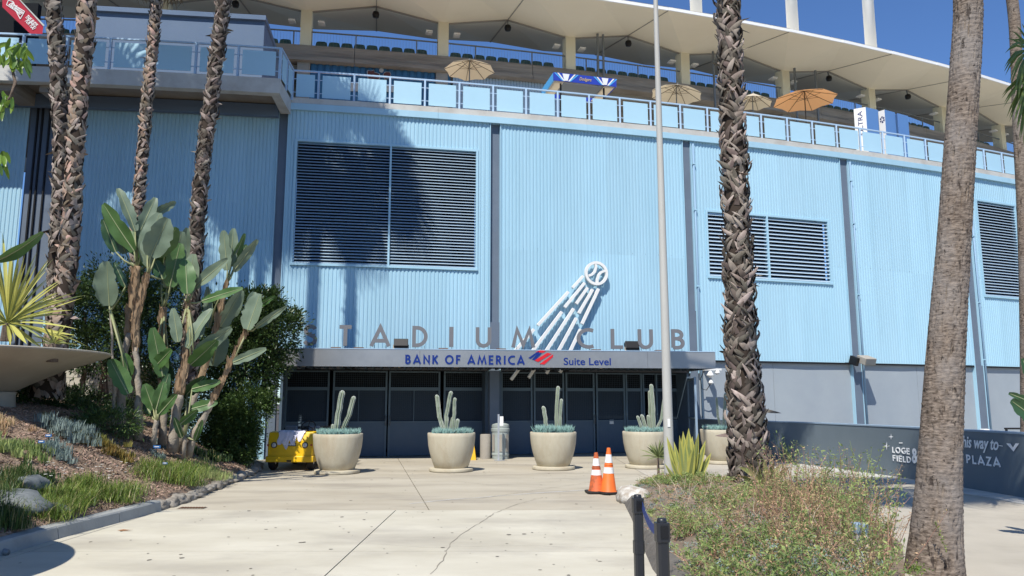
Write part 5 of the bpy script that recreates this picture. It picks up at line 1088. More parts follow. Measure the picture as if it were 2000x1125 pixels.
def crown(name, blobs, n, L, m, parent=None, W=0.5, droop=0.0, fill=0.55, clumps=70, cr=0.22):
    """leaves in clumps over several lumps (centre, radii)"""
    Pl, D = [], []; vol = np.array([b[1][0] * b[1][1] * b[1][2] for b in blobs]) ** (2 / 3); vol /= vol.sum()
    for (c, r), f in zip(blobs, vol):
        k = max(3, int(clumps * f * len(blobs) / 2)); cc = NR.normal(size=(k, 3)); cc /= np.linalg.norm(cc, axis=1, keepdims=True); rad_ = fill + (1.04 - fill) * NR.rand(k) ** 0.6; cc = cc * rad_[:, None]
        nn = int(n * f); idx = NR.randint(0, k, nn); off = NR.normal(size=(nn, 3)) * cr * (0.6 + 0.8 * NR.rand(k))[idx][:, None]; p = cc[idx] + off; D.append(cc[idx] * 1.0 + off * 2.0 + NR.normal(0, 0.5, (nn, 3)) + [0, 0, -droop + 0.2]); Pl.append(p * np.array(r) + np.array(c))
    P = np.concatenate(Pl); D = np.concatenate(D); nn = len(P); Ls = L * (0.6 + 0.8 * NR.rand(nn)); V, Fc = stamp(LB, LF, rotmats(D, NR.normal(0, 0.7, nn), Ls, Ls * W), P); return fast(name, V, Fc, m, parent)
def blades(name, pts, m, parent=None, L=(0.2, 0.35), w=0.006, lean=0.6, per=30, sp=0.06):
    bv = [(-1, 0, 0), (1, 0, 0), (-0.8, 0.25, 0.5), (0.8, 0.25, 0.5), (0, 0.75, 0.85)]; bf = [(0, 1, 3), (0, 3, 2), (2, 3, 4)]
    ms, ps = [], []
    for p in pts:
        for _ in range(per):
            a = R_.uniform(0, 2 * PI); L_ = R_.uniform(*L); ln = R_.uniform(0.1, 1) * lean; c, s_ = math.cos(a), math.sin(a); ms.append([[c * w, -s_ * L_ * ln, 0], [s_ * w, c * L_ * ln, 0], [0, 0, L_]]); ps.append((p[0] + R_.gauss(0, sp), p[1] + R_.gauss(0, sp), p[2]))
    V, Fc = stamp(bv, bf, np.array(ms), np.array(ps)); return fast(name, V, Fc, m, parent)
# grass clumps along the left kerb
def bedpt(px, py):      # where the pixel's ray meets the left bed
    a, e = ray(px, py); y = 5.0
    while y < 21:
        if CAMH + e * y < hL(a * y, y): break
        y += 0.03
    return Vector((a * y, y, hL(a * y, y)))
def patch(name, label, pxs, n, jit, m, **k):
    pts = []
    for _ in range(n): x, y = R_.choice(pxs); p = bedpt(x + R_.gauss(0, jit), y + R_.gauss(0, jit * 0.4)); pts.append(p)
    o = blades(name, pts, m, None, **k); tag(o, label, 'grass'); k2 = dict(k); k2['per'] = max(4, k['per'] // 6); o2 = blades('dry_blades', pts, M['drygrass'], o, **k2); o2['kind'] = 'stuff'; return o
patch('grass_clump', 'long band of bright feathery grass spilling over the left kerb', [(60, 1000), (90, 985), (120, 975), (150, 985), (180, 968), (205, 975), (235, 965), (160, 955), (130, 1000), (250, 975), (100, 1010)], 120, 15, M['grass'], L=(0.06, 0.25), w=0.0045, lean=1.6, per=46, sp=0.10)
patch('grass_clump', 'dark green grass tuft at the very left edge above the kerb', [(5, 985), (15, 960), (25, 945), (10, 1020), (20, 1035)], 40, 9, M['hedge2'], L=(0.12, 0.3), w=0.005, lean=0.9, per=50)
patch('grass_clump', 'bright feathery grass mound in the middle of the sloping bed', [(285, 925), (305, 935), (330, 930), (350, 945), (340, 920), (375, 925), (365, 940), (300, 915)], 75, 12, M['grass'], L=(0.06, 0.27), w=0.0045, lean=1.6, per=46, sp=0.10)
patch('grass_clump', 'thin dull green grass right of the bright grass mound', [(400, 930), (415, 920), (430, 935), (390, 910)], 40, 10, M['scrubg'], L=(0.08, 0.2), w=0.004, lean=1.0, per=24, sp=0.08)
patch('grass_clump', 'low green plants near the hedge at the end of the kerb', [(385, 888), (398, 893), (412, 897), (430, 900)], 26, 5, M['hedge2'], L=(0.08, 0.2), w=0.012, lean=0.8, per=30)
def spikybush(label, px, py, w_, h_, n, m, Ls=0.2, wd=0.012, cat='shrub', nm='shrub'):
    p = bedpt(px, py); pts = [(p.x + R_.gauss(0, w_), p.y + R_.gauss(0, w_), 0) for _ in range(n)]; pts = [(a, b, hL(a, b) + R_.uniform(0, h_)) for a, b, _ in pts]; return tag(blades(nm, pts, m, None, L=(Ls * 0.6, Ls), w=wd, lean=0.6, per=26, sp=0.04), label, cat)
spikybush('silvery blue bush leaning behind two small blue plant labels', 135, 862, 0.19, 0.20, 46, M['lav'], 0.20, 0.006)
spikybush('smaller silvery blue bush in front of its taller neighbour', 118, 893, 0.11, 0.08, 26, M['lav'], 0.15, 0.006)
spikybush('tiny silvery blue plant under the leaning bird-of-paradise trunk', 317, 873, 0.12, 0.03, 18, M['lav'], 0.1, 0.007)
spikybush('tiny silvery blue plant beside the dark plant label', 308, 893, 0.07, 0.02, 9, M['lav'], 0.1, 0.007)
spikybush('small orange tinged plant in the mulch below the dark shrub', 232, 893, 0.13, 0.05, 22, M['orangel'], 0.14, 0.009)
spikybush('orange and green low plant at the foot of the dark shrub', 175, 862, 0.22, 0.06, 40, M['orangel'], 0.16, 0.010)
spikybush('yellow green weedy plant left of the silvery bush', 70, 885, 0.13, 0.03, 14, M['scrubg'], 0.14, 0.006)
spikybush('dry yellow plant tuft at the left edge on the mulch', 8, 835, 0.13, 0.04, 16, M['scrubb'], 0.14, 0.006); spikybush('pale green plant tuft below the dry tuft at the left edge', 8, 880, 0.15, 0.05, 24, M['scrubg'], 0.16, 0.008)
spikybush('small upright green plant among the white flowers', 72, 945, 0.10, 0.05, 20, M['hedge2'], 0.16, 0.008)
p = bedpt(200, 850); tag(crown('shrub', [((p.x, p.y + 0.2, p.z + 0.18), (0.55, 0.35, 0.22))], 3800, 0.07, M['hedge2'], None, 0.3), 'low dark feathery shrub in front of the bird-of-paradise trunks', 'shrub')
# white flowers
pts = [bedpt(R_.gauss(x, 9), R_.gauss(y, 5)) for x, y, n_ in ((90, 948, 9), (125, 945, 7), (205, 935, 16), (95, 925, 5), (235, 925, 8), (165, 935, 6), (255, 965, 4), (340, 918, 2)) for _ in range(n_)]
V, Fc = stamp([(math.cos(a) * 1, math.sin(a) * 1, 0.15 * (k % 2)) for k, a in enumerate(np.linspace(0, 2 * PI, 10, endpoint=False))], [tuple(range(10))], np.array([np.eye(3) * R_.uniform(0.010, 0.024) for _ in pts]), np.array([p + Vector((0, 0, R_.uniform(0.05, 0.2))) for p in pts])); tag(fast('white_flowers', V, Fc, M['whitefl']), kind='stuff')
# plant labels
M['labelblue'] = mat('blue_label_enamel', (0.03, 0.13, 0.34), 0.4)
for i, (px, py, lb, w_) in enumerate(((201, 812, 'small bright blue plant label before the bird-of-paradise trunks', 22), (93, 851, 'upper of two small blue plant labels by the silvery bush', 12), (79, 863, 'lower left of two small blue plant labels by the silvery bush', 12), (305, 873, 'small dark blue plant label on a stake in bare mulch', 14), (321, 905, 'small grey blue plant label at the top of the grass mound', 9))):
    p = bedpt(px, py + 26); s_ = p.y / FPX * w_ / 2; z = at(px, py, p.y).z; t = thing('plant_label', lb, 'plant label', p, 'small blue plant labels'); MB().box(-0.006, 0.006, 0, 0.006, -0.1, z - p.z).build('stake', M['matblack'], t); MB().box(-s_, s_, -0.008, -0.001, z - p.z - s_ * 0.35, z - p.z + s_ * 0.45, Matrix.Rotation(-0.2, 4, 'X') if 0 else None).build('plate', M['labelblue'], t)
    MB().box(-s_ * 0.7, s_ * 0.6, -0.010, -0.0085, z - p.z, z - p.z + 0.012).build('print_line', M['white'], t)
# ---- right bed scrub: stems with small leaves ----
def scrub(name, seeds, m, leafn, L=0.035, H=(0.3, 0.7), stemm=None, W=0.35):
    P, D, SP = [], [], MB()
    for (x, y, hs) in seeds:
        z0 = hR(x, y); H_ = R_.uniform(*H) * hs; dx, dy = R_.gauss(0, 0.28), R_.gauss(0, 0.28); bend = R_.gauss(0, 0.12)
        f = lambda t: Vector((x + dx * H_ * t + bend * t * t, y + dy * H_ * t, z0 + H_ * t))
        if stemm: SP.tube([f(0), f(0.5), f(1)], [0.004, 0.003, 0.0015], 3, cap=False)
        for k in range(leafn): t = R_.uniform(0.12, 1) ** 0.8; q = f(t); P.append(q + Vector((R_.gauss(0, 0.022), R_.gauss(0, 0.022), R_.gauss(0, 0.015)))); D.append((R_.gauss(0, 1), R_.gauss(0, 1), R_.uniform(0, 1.1)))
    n = len(P); Ls = L * (0.5 + NR.rand(n)); V, Fc = stamp(LB, LF, rotmats(np.array(D), NR.normal(0, 0.6, n), Ls, Ls * W), np.array(P)); o = fast(name, V, Fc, m); o['kind'] = 'stuff'
    if stemm: o2 = SP.build(name + '_stems', stemm, None); o2['kind'] = 'stuff'
def seeds(n, dens):
    out = []
    while len(out) < n:
        y = R_.uniform(3.2, 15.2); x = R_.uniform(rx(y) + 0.2, max(rx(y) + 0.5, rxe(y) - 0.12))
        d = 0.5 + 0.5 * MN.noise(Vector((x * 1.1, y * 1.1, dens * 7.7))) + 0.25 * MN.noise(Vector((x * 3, y * 3, dens)))
        if y > 10.6: hs = 0.24
        else: hs = 1.0
        if x < rx(y) + 0.7: hs *= 0.6
        hs *= (1.0 if y < 9.5 else 0.95) * (1.2 if x > 3.0 else 0.95) * (0.75 + 0.7 * max(0, MN.noise(Vector((x * 1.4, y * 1.4, 40)))))
        if R_.random() < max(0.04, min(1, (d - 0.33) * 3.2)): out.append((x, y, hs * (0.8 + 0.4 * d)))
    return out
scrub('scrub_leaves', seeds(1080, 1), M['scrubg'], 40, 0.042, (0.15, 0.48), M['twig'])
scrub('dry_scrub_leaves', seeds(480, 2), M['scrubb'], 34, 0.025, (0.15, 0.5), M['twig'], 0.45)
scrub('silvery_scrub_leaves', [s_ for s_ in seeds(800, 3) if s_[0] < 2.9], M['lav'], 26, 0.028, (0.1, 0.3), None)
scrub('tall_weed_leaves', [(lambda y: (R_.uniform(max(2.6, 0.34 * y), rxe(y) - 0.1), y, 1.0))(R_.uniform(6.8, 10.6)) for _ in range(85)], M['scrubg'], 42, 0.045, (0.5, 0.95), M['twig'])
scrub('wispy_dry_stems', [(lambda y: (R_.uniform(max(2.3, 0.3 * y), rxe(y) - 0.05), y, 1.0))(R_.uniform(6.6, 10.6)) for _ in range(150)], M['scrubb'], 30, 0.024, (0.4, 0.85), M['twig'], 0.5)
tw = MB()
for _ in range(130):
    y = R_.uniform(7, 12); x = R_.uniform(rx(y) + 0.4, rxe(y)); z = hR(x, y); a = Vector((x, y, z + R_.uniform(0, 0.25))); b = a + Vector((R_.gauss(0, 0.13), R_.gauss(0, 0.13), R_.uniform(0.03, 0.3))); m_ = a.lerp(b, 0.5) + Vector((R_.gauss(0, 0.04), 0, 0.04)); tw.tube([a, m_, b], [0.0035, 0.003, 0.0015], 4, cap=False)
M['paletwig'] = mat('bleached_twig', (0.42, 0.35, 0.26), 0.9, island=0.3); o = tw.build('bleached_twigs', M['paletwig']); o['kind'] = 'stuff'
# weeds by the ramp wall
for i, (px, lb) in enumerate(((1514, 'leftmost thin weed stalk growing at the foot of the ramp wall'), (1533, 'second thin weed stalk at the foot of the ramp wall'), (1552, 'leafy weed at the foot of the ramp wall near the shaggy palm'), (1683, 'thin leaning weed stalk at the ramp wall left of the painted stars'), (1712, 'tall leaning weed stalk at the ramp wall just left of the painted stars'))):
    A_, d = wallpt(px, 890); A_.z = 0.01; n_ = Vector((-d.y, d.x, 0)); A_ = A_ - n_ * 0.15; mb = MB(); P = []; D = []
    for k in range(5 if i == 2 else 2):
        tip = A_ + Vector((R_.gauss(-0.08, 0.08), R_.gauss(0, 0.08), R_.uniform(0.4, 0.8))); b = A_ + Vector((R_.gauss(0, 0.05), R_.gauss(0, 0.05), 0)); mb.tube([b, b.lerp(tip, 0.5), tip], [0.006, 0.005, 0.003], 4)
        for _ in range(16): P.append(b.lerp(tip, R_.uniform(0.1, 1))); D.append((R_.gauss(0, 1), R_.gauss(0, 1), 0.5))
    o = thing('weed', lb, 'weed', group='weeds along the ramp wall'); mb.build('stalk', M['scrubg'], o); n = len(P); V, Fc = stamp(LB, LF, rotmats(np.array(D), NR.normal(0, .6, n), np.full(n, 0.05), np.full(n, 0.02)), np.array([tuple(p) for p in P])); fast('leaves', V, Fc, M['scrubg'], o)
# utility pedestal in the scrub
g = at(1682, 1078, 7.4); ub = thing('utility_box', 'small grey utility post box half buried in the dry scrub', 'utility box', (g.x, g.y, hR(g.x, g.y))); MB().box(-0.055, 0.055, -0.05, 0.05, 0, 0.30).build('body', M['polegrey'], ub, bevel=0.008); MB().box(-0.062, 0.062, -0.057, 0.057, 0.24, 0.34).build('cap', M['cap'], ub, bevel=0.012)
# ================= blades: yuccas, agaves, dracaena =================
M['varieg'] = mat('yellow_green_blade', (0.58, 0.54, 0.14), 0.45, (0.46, 0.47, 0.13), 2.5, transl=0.25, island=0)
M['varieg2'] = mat('grey_green_blade', (0.22, 0.27, 0.10), 0.5, (0.32, 0.34, 0.13), 3, transl=0.2)
M['olive'] = mat('olive_blade', (0.30, 0.28, 0.10), 0.6, (0.20, 0.22, 0.09), 3, transl=0.2)
M['dracaena'] = mat('dracaena_blade', (0.15, 0.20, 0.07), 0.5, (0.27, 0.30, 0.13), 5, transl=0.2)
def blade(b, t, w, m, parent, sag=0.0, fold=0.35, seg=7, name='leaf', edge=None, prof=None):
    b = Vector(b); t = Vector(t); ax = t - b; L = ax.length; ax.normalize(); view = Vector((b.x, b.y, 0)).normalized(); x = ax.cross(view); 
    if x.length < 0.2: x = ax.cross(Vector((0, 0, 1)))
    x.normalize(); x = (Matrix.Rotation(R_.gauss(0, 0.45), 3, ax) @ x); nn = x.cross(ax); mb = MB(); vs = []
    if nn.y > 0: nn = -nn
    for i in range(seg + 1):
        s_ = i / seg; wd = w / 2 * (prof(s_) if prof else (0.55 + 1.0 * s_ - 0.2 * s_ * s_ if s_ < 0.45 else (1 - ((s_ - 0.45) / 0.55) ** 2.2) * 0.96)); wd = max(wd, 0.0008); c = b.lerp(t, s_) + Vector((0, 0, sag * L * 4 * s_ * (1 - s_)))
        vs += [c - x * wd, c - nn * wd * -fold * -1, c + x * wd]
    mb.add(vs, [q for i in range(seg) for q in ((3 * i, 3 * i + 1, 3 * i + 4, 3 * i + 3), (3 * i + 1, 3 * i + 2, 3 * i + 5, 3 * i + 4))]); return mb.build(name, m, parent, smooth=True)
g = ground(1342, 962); Y = g.y - 0.1; yu = thing('striped_agave', 'upright yellow and green striped agave beside the grey light pole', 'agave', (0, 0, 0))
for bx_, tx, ty, w_ in ((1334, 1302, 852, 16), (1338, 1316, 862, 14), (1338, 1327, 850, 15), (1341, 1334, 842, 20), (1344, 1345, 836, 22), (1346, 1352, 852, 20), (1348, 1364, 846, 17), (1350, 1378, 860, 17), (1352, 1389, 884, 16), (1337, 1308, 892, 12), (1340, 1338, 860, 18), (1332, 1298, 905, 9), (1350, 1371, 885, 14), (1343, 1356, 868, 20)):
    dy = R_.uniform(-0.25, 0.2); l = blade(at(bx_, 960, Y), at(tx, ty, Y + dy), w_ * 0.85 / FPX * Y, M['varieg'], yu, sag=0.0, fold=0.4); b0 = at(bx_, 960, Y); t0 = at(tx, ty, Y + dy)
    l2 = blade(b0 + Vector((0, -0.008, 0)), b0.lerp(t0, 0.93) + Vector((0, -0.012, 0)), w_ / FPX * Y * 0.34, M['varieg2'], l, fold=0.1, name='green_stripe')
dr = thing('dracaena', 'small spiky dracaena on a thin trunk in front of the light pole planter', 'dracaena'); b = ground(1285, 948); t = at(1285, 893, b.y); MB().tube([b, b.lerp(t, 0.5) + Vector((0.01, 0, 0)), t], [0.035, 0.025, 0.022], 8).build('trunk', M['bark'], dr, smooth=True)
for k in range(46):
    a = R_.uniform(0, 2 * PI); el = R_.uniform(-0.35, 1.4); L_ = R_.uniform(0.26, 0.38); d = Vector((math.cos(a) * math.cos(el), math.sin(a) * math.cos(el), math.sin(el))); blade(t, t + d * L_, 0.026, M['dracaena'], dr, sag=0.05)
ag = thing('olive_agave', 'drooping olive yellow agave at the foot of the shaggy palm', 'agave'); Y = 12.6
for tx, ty, w_ in ((1442, 912, 11), (1436, 930, 10), (1455, 902, 10), (1478, 892, 12), (1492, 898, 13), (1512, 900, 13), (1528, 905, 12), (1543, 912, 10), (1428, 962, 9), (1436, 980, 9), (1442, 997, 9), (1560, 948, 9), (1552, 965, 9), (1462, 918, 12), (1528, 925, 14), (1450, 948, 10), (1505, 915, 14), (1555, 985, 8)):
    blade(at(R_.uniform(1490, 1504), R_.uniform(955, 968), Y), at(tx, ty, Y - R_.uniform(-0.2, 0.5)), w_ / FPX * Y, M['olive'], ag, sag=R_.uniform(0.05, 0.16))
# ---- saucer planters ----
M['saucer'] = mat('grey_beige_cast_concrete', (0.36, 0.325, 0.265), 0.85, (0.43, 0.39, 0.325), 1.2, bump=0.2, bscale=45, grime=(0.27, 0.24, 0.195, 0.5), gscale=1.4)
def saucer(c, label, r=1.9, H=2.42, z0=0.9):
    o = thing('saucer_planter', label, 'planter', (c[0], c[1], 0)); MB().lathe([(0.66, z0), (0.60, H - 0.75), (0.62, H - 0.70)], n=36).build('pedestal', M['saucer'], o, auto=40)
    MB().lathe([(0.55, H - 0.71), (0.9, H - 0.52), (1.35, H - 0.30), (r - 0.14, H - 0.10), (r - 0.01, H - 0.035), (r, H - 0.015), (r - 0.01, H), (r - 0.12, H + 0.005), (r - 0.25, H - 0.06)], n=64).build('bowl', M['saucer'], o, auto=30)
    MB().lathe([(0, H + 0.04), (0.9, H + 0.02), (r - 0.2, H - 0.05)], n=40).build('soil', M['soil'], o); return o
c = at(190, 688, 13.3); sc_ = Vector((c.x - 2.05, 13.3, 0)); saucer(sc_, 'huge shallow concrete saucer planter on a pedestal at the left edge', 2.05, c.z + 0.02, 0.9)
saucer((-6.95, 6.35), 'second saucer planter nearer the camera, outside the frame at left', 2.0, 2.0, 0.2)
def yucca(label, cpx_, cpy, Y, n, L, w_, seed, elmin=-0.35, tips=()):
    o = thing('variegated_yucca', label, 'yucca'); c = at(cpx_, cpy, Y); MB().tube([c - Vector((0, 0, 0.3)), c], [0.09, 0.07], 10).build('trunk', M['bark'], o); rr = random.Random(seed)
    for tx, ty, wpx in tips: blade(c + Vector((0, 0, 0.02)), at(tx, ty, Y - rr.uniform(-0.3, 0.5)), wpx * 0.72 / FPX * Y, M['varieg'], o, sag=rr.uniform(-0.01, 0.05))
    for k in range(n):
        a = rr.uniform(0, 2 * PI); el = rr.uniform(elmin, 1.35); L_ = L * rr.uniform(0.75, 1.1); d = Vector((math.cos(a) * math.cos(el), math.sin(a) * math.cos(el), math.sin(el))); blade(c + d * 0.04, c + d * L_ - Vector((0, 0, 0.10 * (1.2 - el) * L_)), w_ * rr.uniform(0.8, 1.15), M['varieg'] if rr.random() < 0.6 else M['varieg2'], o, sag=0.06)
yucca('large variegated yucca with yellow striped blades in the saucer planter', 15, 632, 13.0, 85, 1.2, 0.034, 3, -0.3, ((22, 480, 11), (38, 488, 9), (48, 498, 9), (5, 455, 10), (70, 520, 7), (95, 505, 6), (120, 550, 6), (160, 582, 6), (140, 606, 7), (152, 643, 7), (148, 655, 9), (130, 665, 9), (80, 678, 13), (52, 672, 14), (20, 675, 12)))
yucca('small variegated yucca at the rim of the saucer planter', 105, 672, 12.8, 16, 0.38, 0.028, 5, 0.1)
# ================= masonry wall, hedges =================
M['block'] = mat('beige_block', (0.42, 0.39, 0.31), 0.9, (0.50, 0.47, 0.385), 2.0, bump=0.4, bscale=30, island=0.05); M['mortar'] = mat('mortar', (0.22, 0.20, 0.165), 0.95)
bw = thing('block_wall', 'beige concrete block wall behind the planted slope at left', 'wall', (0, 0, 0)); WY = 19.6; zt = at(200, 707, WY).z; xl = at(60, 740, WY).x; xr = at(330, 740, WY).x
MB().box(xl, xr, WY + 0.02, WY + 0.2, 0, zt - 0.01).build('mortar_bed', M['mortar'], bw); bh, bl_ = 0.2, 0.4; mb = MB().box(0.006, bl_ - 0.006, 0, 0.03, 0.006, bh - 0.006); b0 = None; hb2_ = None
for r in range(9):
    x = xl + (0 if r % 2 else -0.2)
    while x < xr - 0.2:
        wv = R_.choice((0, 0, 1)) if 0 else 0; z = zt - (r + 1) * bh
        if b0 is None: b0 = mb.build('block', M['block'], bw); o = b0
        else: o = b0.copy(); COL.objects.link(o); o.parent = bw
        o.location = (x, WY - 0.012 + R_.uniform(-0.004, 0.004), z); x += bl_
def shrubtree(label, cx, cy, Y, blobs, n, L, m, trunk=True, cat='shrub', nm='shrub', **k):
    o = thing(nm, label, cat); bl2 = []
    for x, y, rx_, rz, ry, dy in blobs: c = at(x, y, Y + dy); s_ = Y / FPX; bl2.append((tuple(c), (rx_ * s_, ry, rz * s_)))
    crown('crown', bl2, n, L, m, o, **k)
    if trunk: 
        for j in range(3): b = at(cx, cy, Y); b.x += (-0.6, -0.25, 0.05)[j]; b.z = hL(b.x, b.y) - 0.1; c = bl2[j % len(bl2)][0]; MB().tube([b, Vector(b).lerp(Vector(c), 0.6) + Vector((0.1, 0, 0)), Vector(c)], [0.07, 0.05, 0.02], 7).build('branch', M['bark'], o)
    return o
shrubtree('large dark glossy shrub behind the bird-of-paradise, left of the trunks', 210, 740, 18.3, [(165, 610, 45, 60, 0.7, 0), (230, 570, 60, 55, 0.8, 0.2), (190, 680, 60, 50, 0.8, 0), (270, 640, 60, 70, 0.8, 0), (130, 600, 30, 40, 0.5, 0.2), (320, 600, 50, 60, 0.7, 0.2)], 26000, 0.085, M['hedge'], W=0.5, clumps=150, cr=0.17)
shrubtree('tall dark rounded shrub between bird-of-paradise and the canopy corner', 480, 760, 18.4, [(500, 620, 55, 50, 0.8, 0), (545, 650, 45, 50, 0.7, 0), (450, 640, 60, 60, 0.8, 0), (480, 700, 75, 50, 0.9, 0), (400, 650, 60, 60, 0.8, 0.2), (520, 590, 30, 25, 0.5, 0), (525, 725, 26, 34, 0.4, -0.2)], 34000, 0.085, M['hedge'], W=0.5, clumps=170, cr=0.17)
shrubtree('lower brighter green shrub just left of the yellow cart', 500, 900, 17.9, [(482, 798, 50, 42, 0.4, 0), (520, 778, 26, 22, 0.3, 0.2), (465, 850, 38, 50, 0.4, 0), (480, 880, 24, 32, 0.3, -0.1), (440, 830, 40, 60, 0.5, 0.2)], 30000, 0.06, M['hedge2'], False, W=0.55, clumps=170, cr=0.15)
shrubtree('black green shady shrub mass at the foot of the bird-of-paradise', 400, 850, 18.0, [(390, 790, 60, 90, 0.6, 0.3), (430, 870, 45, 40, 0.4, 0), (330, 780, 60, 70, 0.5, 0.5)], 16000, 0.08, M['hedge'], False, W=0.5, clumps=120, cr=0.17)
shrubtree('small fresh green shrub below the palm bases', 125, 790, 15.4, [(120, 782, 35, 22, 0.4, 0), (150, 795, 25, 18, 0.3, -0.2), (95, 770, 18, 14, 0.3, 0)], 4200, 0.075, M['hedge2'], False, W=0.3, clumps=60)
shrubtree('green leafy plant between saucer pedestal and palm base', 45, 760, 14.6, [(42, 762, 20, 18, 0.3, 0), (50, 748, 12, 10, 0.2, 0)], 2000, 0.08, M['hedge2'], False, W=0.3, clumps=40)
shrubtree('dark low shrub in front of the block wall', 180, 790, 16.5, [(180, 790, 40, 20, 0.4, 0), (235, 800, 30, 16, 0.3, 0), (160, 770, 20, 16, 0.3, 0.3)], 5000, 0.07, M['hedge'], False, W=0.4, clumps=70)
# leafy branch at the left edge
br = thing('rubber_leaf_tree', 'small tree with drooping oblong leaves reaching in at the left edge', 'tree'); Y = 12.6
path = [at(-160, 520, Y), at(-60, 330, Y), at(0, 215, Y), at(22, 190, Y), at(30, 160, Y), at(22, 130, Y), at(18, 110, Y)]; MB().tube([Vector((at(-160, 520, Y).x, Y, 0))] + path, [0.12, 0.09, 0.07, 0.04, 0.034, 0.028, 0.022, 0.018], 8).build('trunk', M['bark'], br, smooth=True)
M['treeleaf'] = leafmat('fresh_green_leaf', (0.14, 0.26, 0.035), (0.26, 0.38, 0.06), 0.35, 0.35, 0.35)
M['treeleafd'] = leafmat('darker_green_leaf', (0.07, 0.15, 0.03), (0.13, 0.22, 0.045), 0.35, 0.3, 0.35)  # darker of two leaf greens, picked at random per leaf
for cx_, cy_, n_, sx in ((20, 100, 16, 26), (5, 115, 12, 18), (42, 105, 14, 14), (48, 132, 10, 8), (30, 130, 9, 12), (8, 200, 10, 12), (22, 207, 6, 10), (2, 222, 6, 8), (4, 312, 9, 7), (3, 335, 5, 6), (-30, 90, 14, 25), (-20, 260, 12, 20)):
    for k in range(n_):
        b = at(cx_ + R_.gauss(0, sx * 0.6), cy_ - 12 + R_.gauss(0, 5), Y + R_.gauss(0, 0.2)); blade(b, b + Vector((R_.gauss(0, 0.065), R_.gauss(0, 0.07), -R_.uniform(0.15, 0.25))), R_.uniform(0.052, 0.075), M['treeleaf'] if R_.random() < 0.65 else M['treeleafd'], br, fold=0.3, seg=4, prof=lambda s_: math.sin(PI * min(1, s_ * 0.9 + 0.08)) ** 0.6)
# ================= bird-of-paradise =================
M['strel'] = mat('grey_green_paddle_leaf', (0.165, 0.22, 0.145), 0.5, (0.215, 0.275, 0.185), 3.0, transl=0.2, spec=0.5, bump=0.15, bscale=8, stretch=(1, 1, 1))
M['strelg'] = mat('green_paddle_leaf', (0.07, 0.15, 0.04), 0.42, (0.11, 0.20, 0.06), 3.0, transl=0.2, spec=0.5)
M['streld'] = mat('deep_green_paddle_leaf', (0.030, 0.075, 0.028), 0.4, (0.045, 0.095, 0.035), 3.0, transl=0.1, spec=0.5)
M['petiole'] = mat('petiole', (0.24, 0.27, 0.13), 0.5, (0.30, 0.29, 0.15), 4)
M['sheath'] = mat('orange_brown_sheath', (0.25, 0.155, 0.085), 0.85, (0.34, 0.25, 0.16), 5, bump=0.5, bscale=25, stretch=(1, 1, 0.25), grime=(0.12, 0.07, 0.04, 0.6), gscale=6)
M['greytrunk'] = mat('pale_grey_trunk', (0.30, 0.255, 0.20), 0.9, (0.40, 0.35, 0.285), 7, bump=0.6, bscale=25, grime=(0.17, 0.12, 0.08, 0.6), gscale=6)
M['midrib'] = mat('pale_midrib', (0.30, 0.33, 0.18), 0.5)
def paddle(b, t, w, m, parent, twist=0.0, fold=0.3, sag=0.04, seg=12):
    b = Vector(b); t = Vector(t); ax = (t - b); L = ax.length; ax.normalize(); view = Vector((b.x, b.y, b.z - CAMH)).normalized(); x = ax.cross(view).normalized(); x = Matrix.Rotation(twist, 3, ax) @ x; nn = x.cross(ax); nn = nn if nn.dot(view) < 0 else -nn
    mb = MB(); vs = []; K = 6; rip = R_.uniform(0, 6); tear = [R_.choice((1, 1, 1, 1, 0.97, 0.80)) * R_.uniform(0.94, 1.03) for _ in range(44)]
    for i in range(seg + 1):
        s_ = i / seg; wd = w / 2 * max(0.02, (math.sin(PI * (s_ * 0.93 + 0.035) ** 0.85)) ** 0.55); c = b.lerp(t, s_) - nn * (-sag * L * 4 * s_ * (1 - s_)) 
        for k in range(K + 1):
            u = (k / K * 2 - 1) * (tear[i] if k == 0 else tear[i + 20] if k == K else 1); dpt = abs(u) * fold * wd + (0.016 * L * math.sin(s_ * 14 + rip + u) * abs(u)) ; vs.append(c + x * wd * u - nn * -dpt * 1.0)
    mb.add(vs, [(i * (K + 1) + k, i * (K + 1) + k + 1, (i + 1) * (K + 1) + k + 1, (i + 1) * (K + 1) + k) for i in range(seg) for k in range(K)]); o = mb.build('leaf', m, parent, smooth=True)
    mr = MB(); mr.tube([b.lerp(t, s_) - nn * (-sag * L * 4 * s_ * (1 - s_)) + nn * 0.004 for s_ in (0, 0.25, 0.5, 0.75, 0.96)], [0.013, 0.011, 0.008, 0.006, 0.003], 5, cap=False); mr.build('midrib', M['midrib'], o, smooth=True); return o
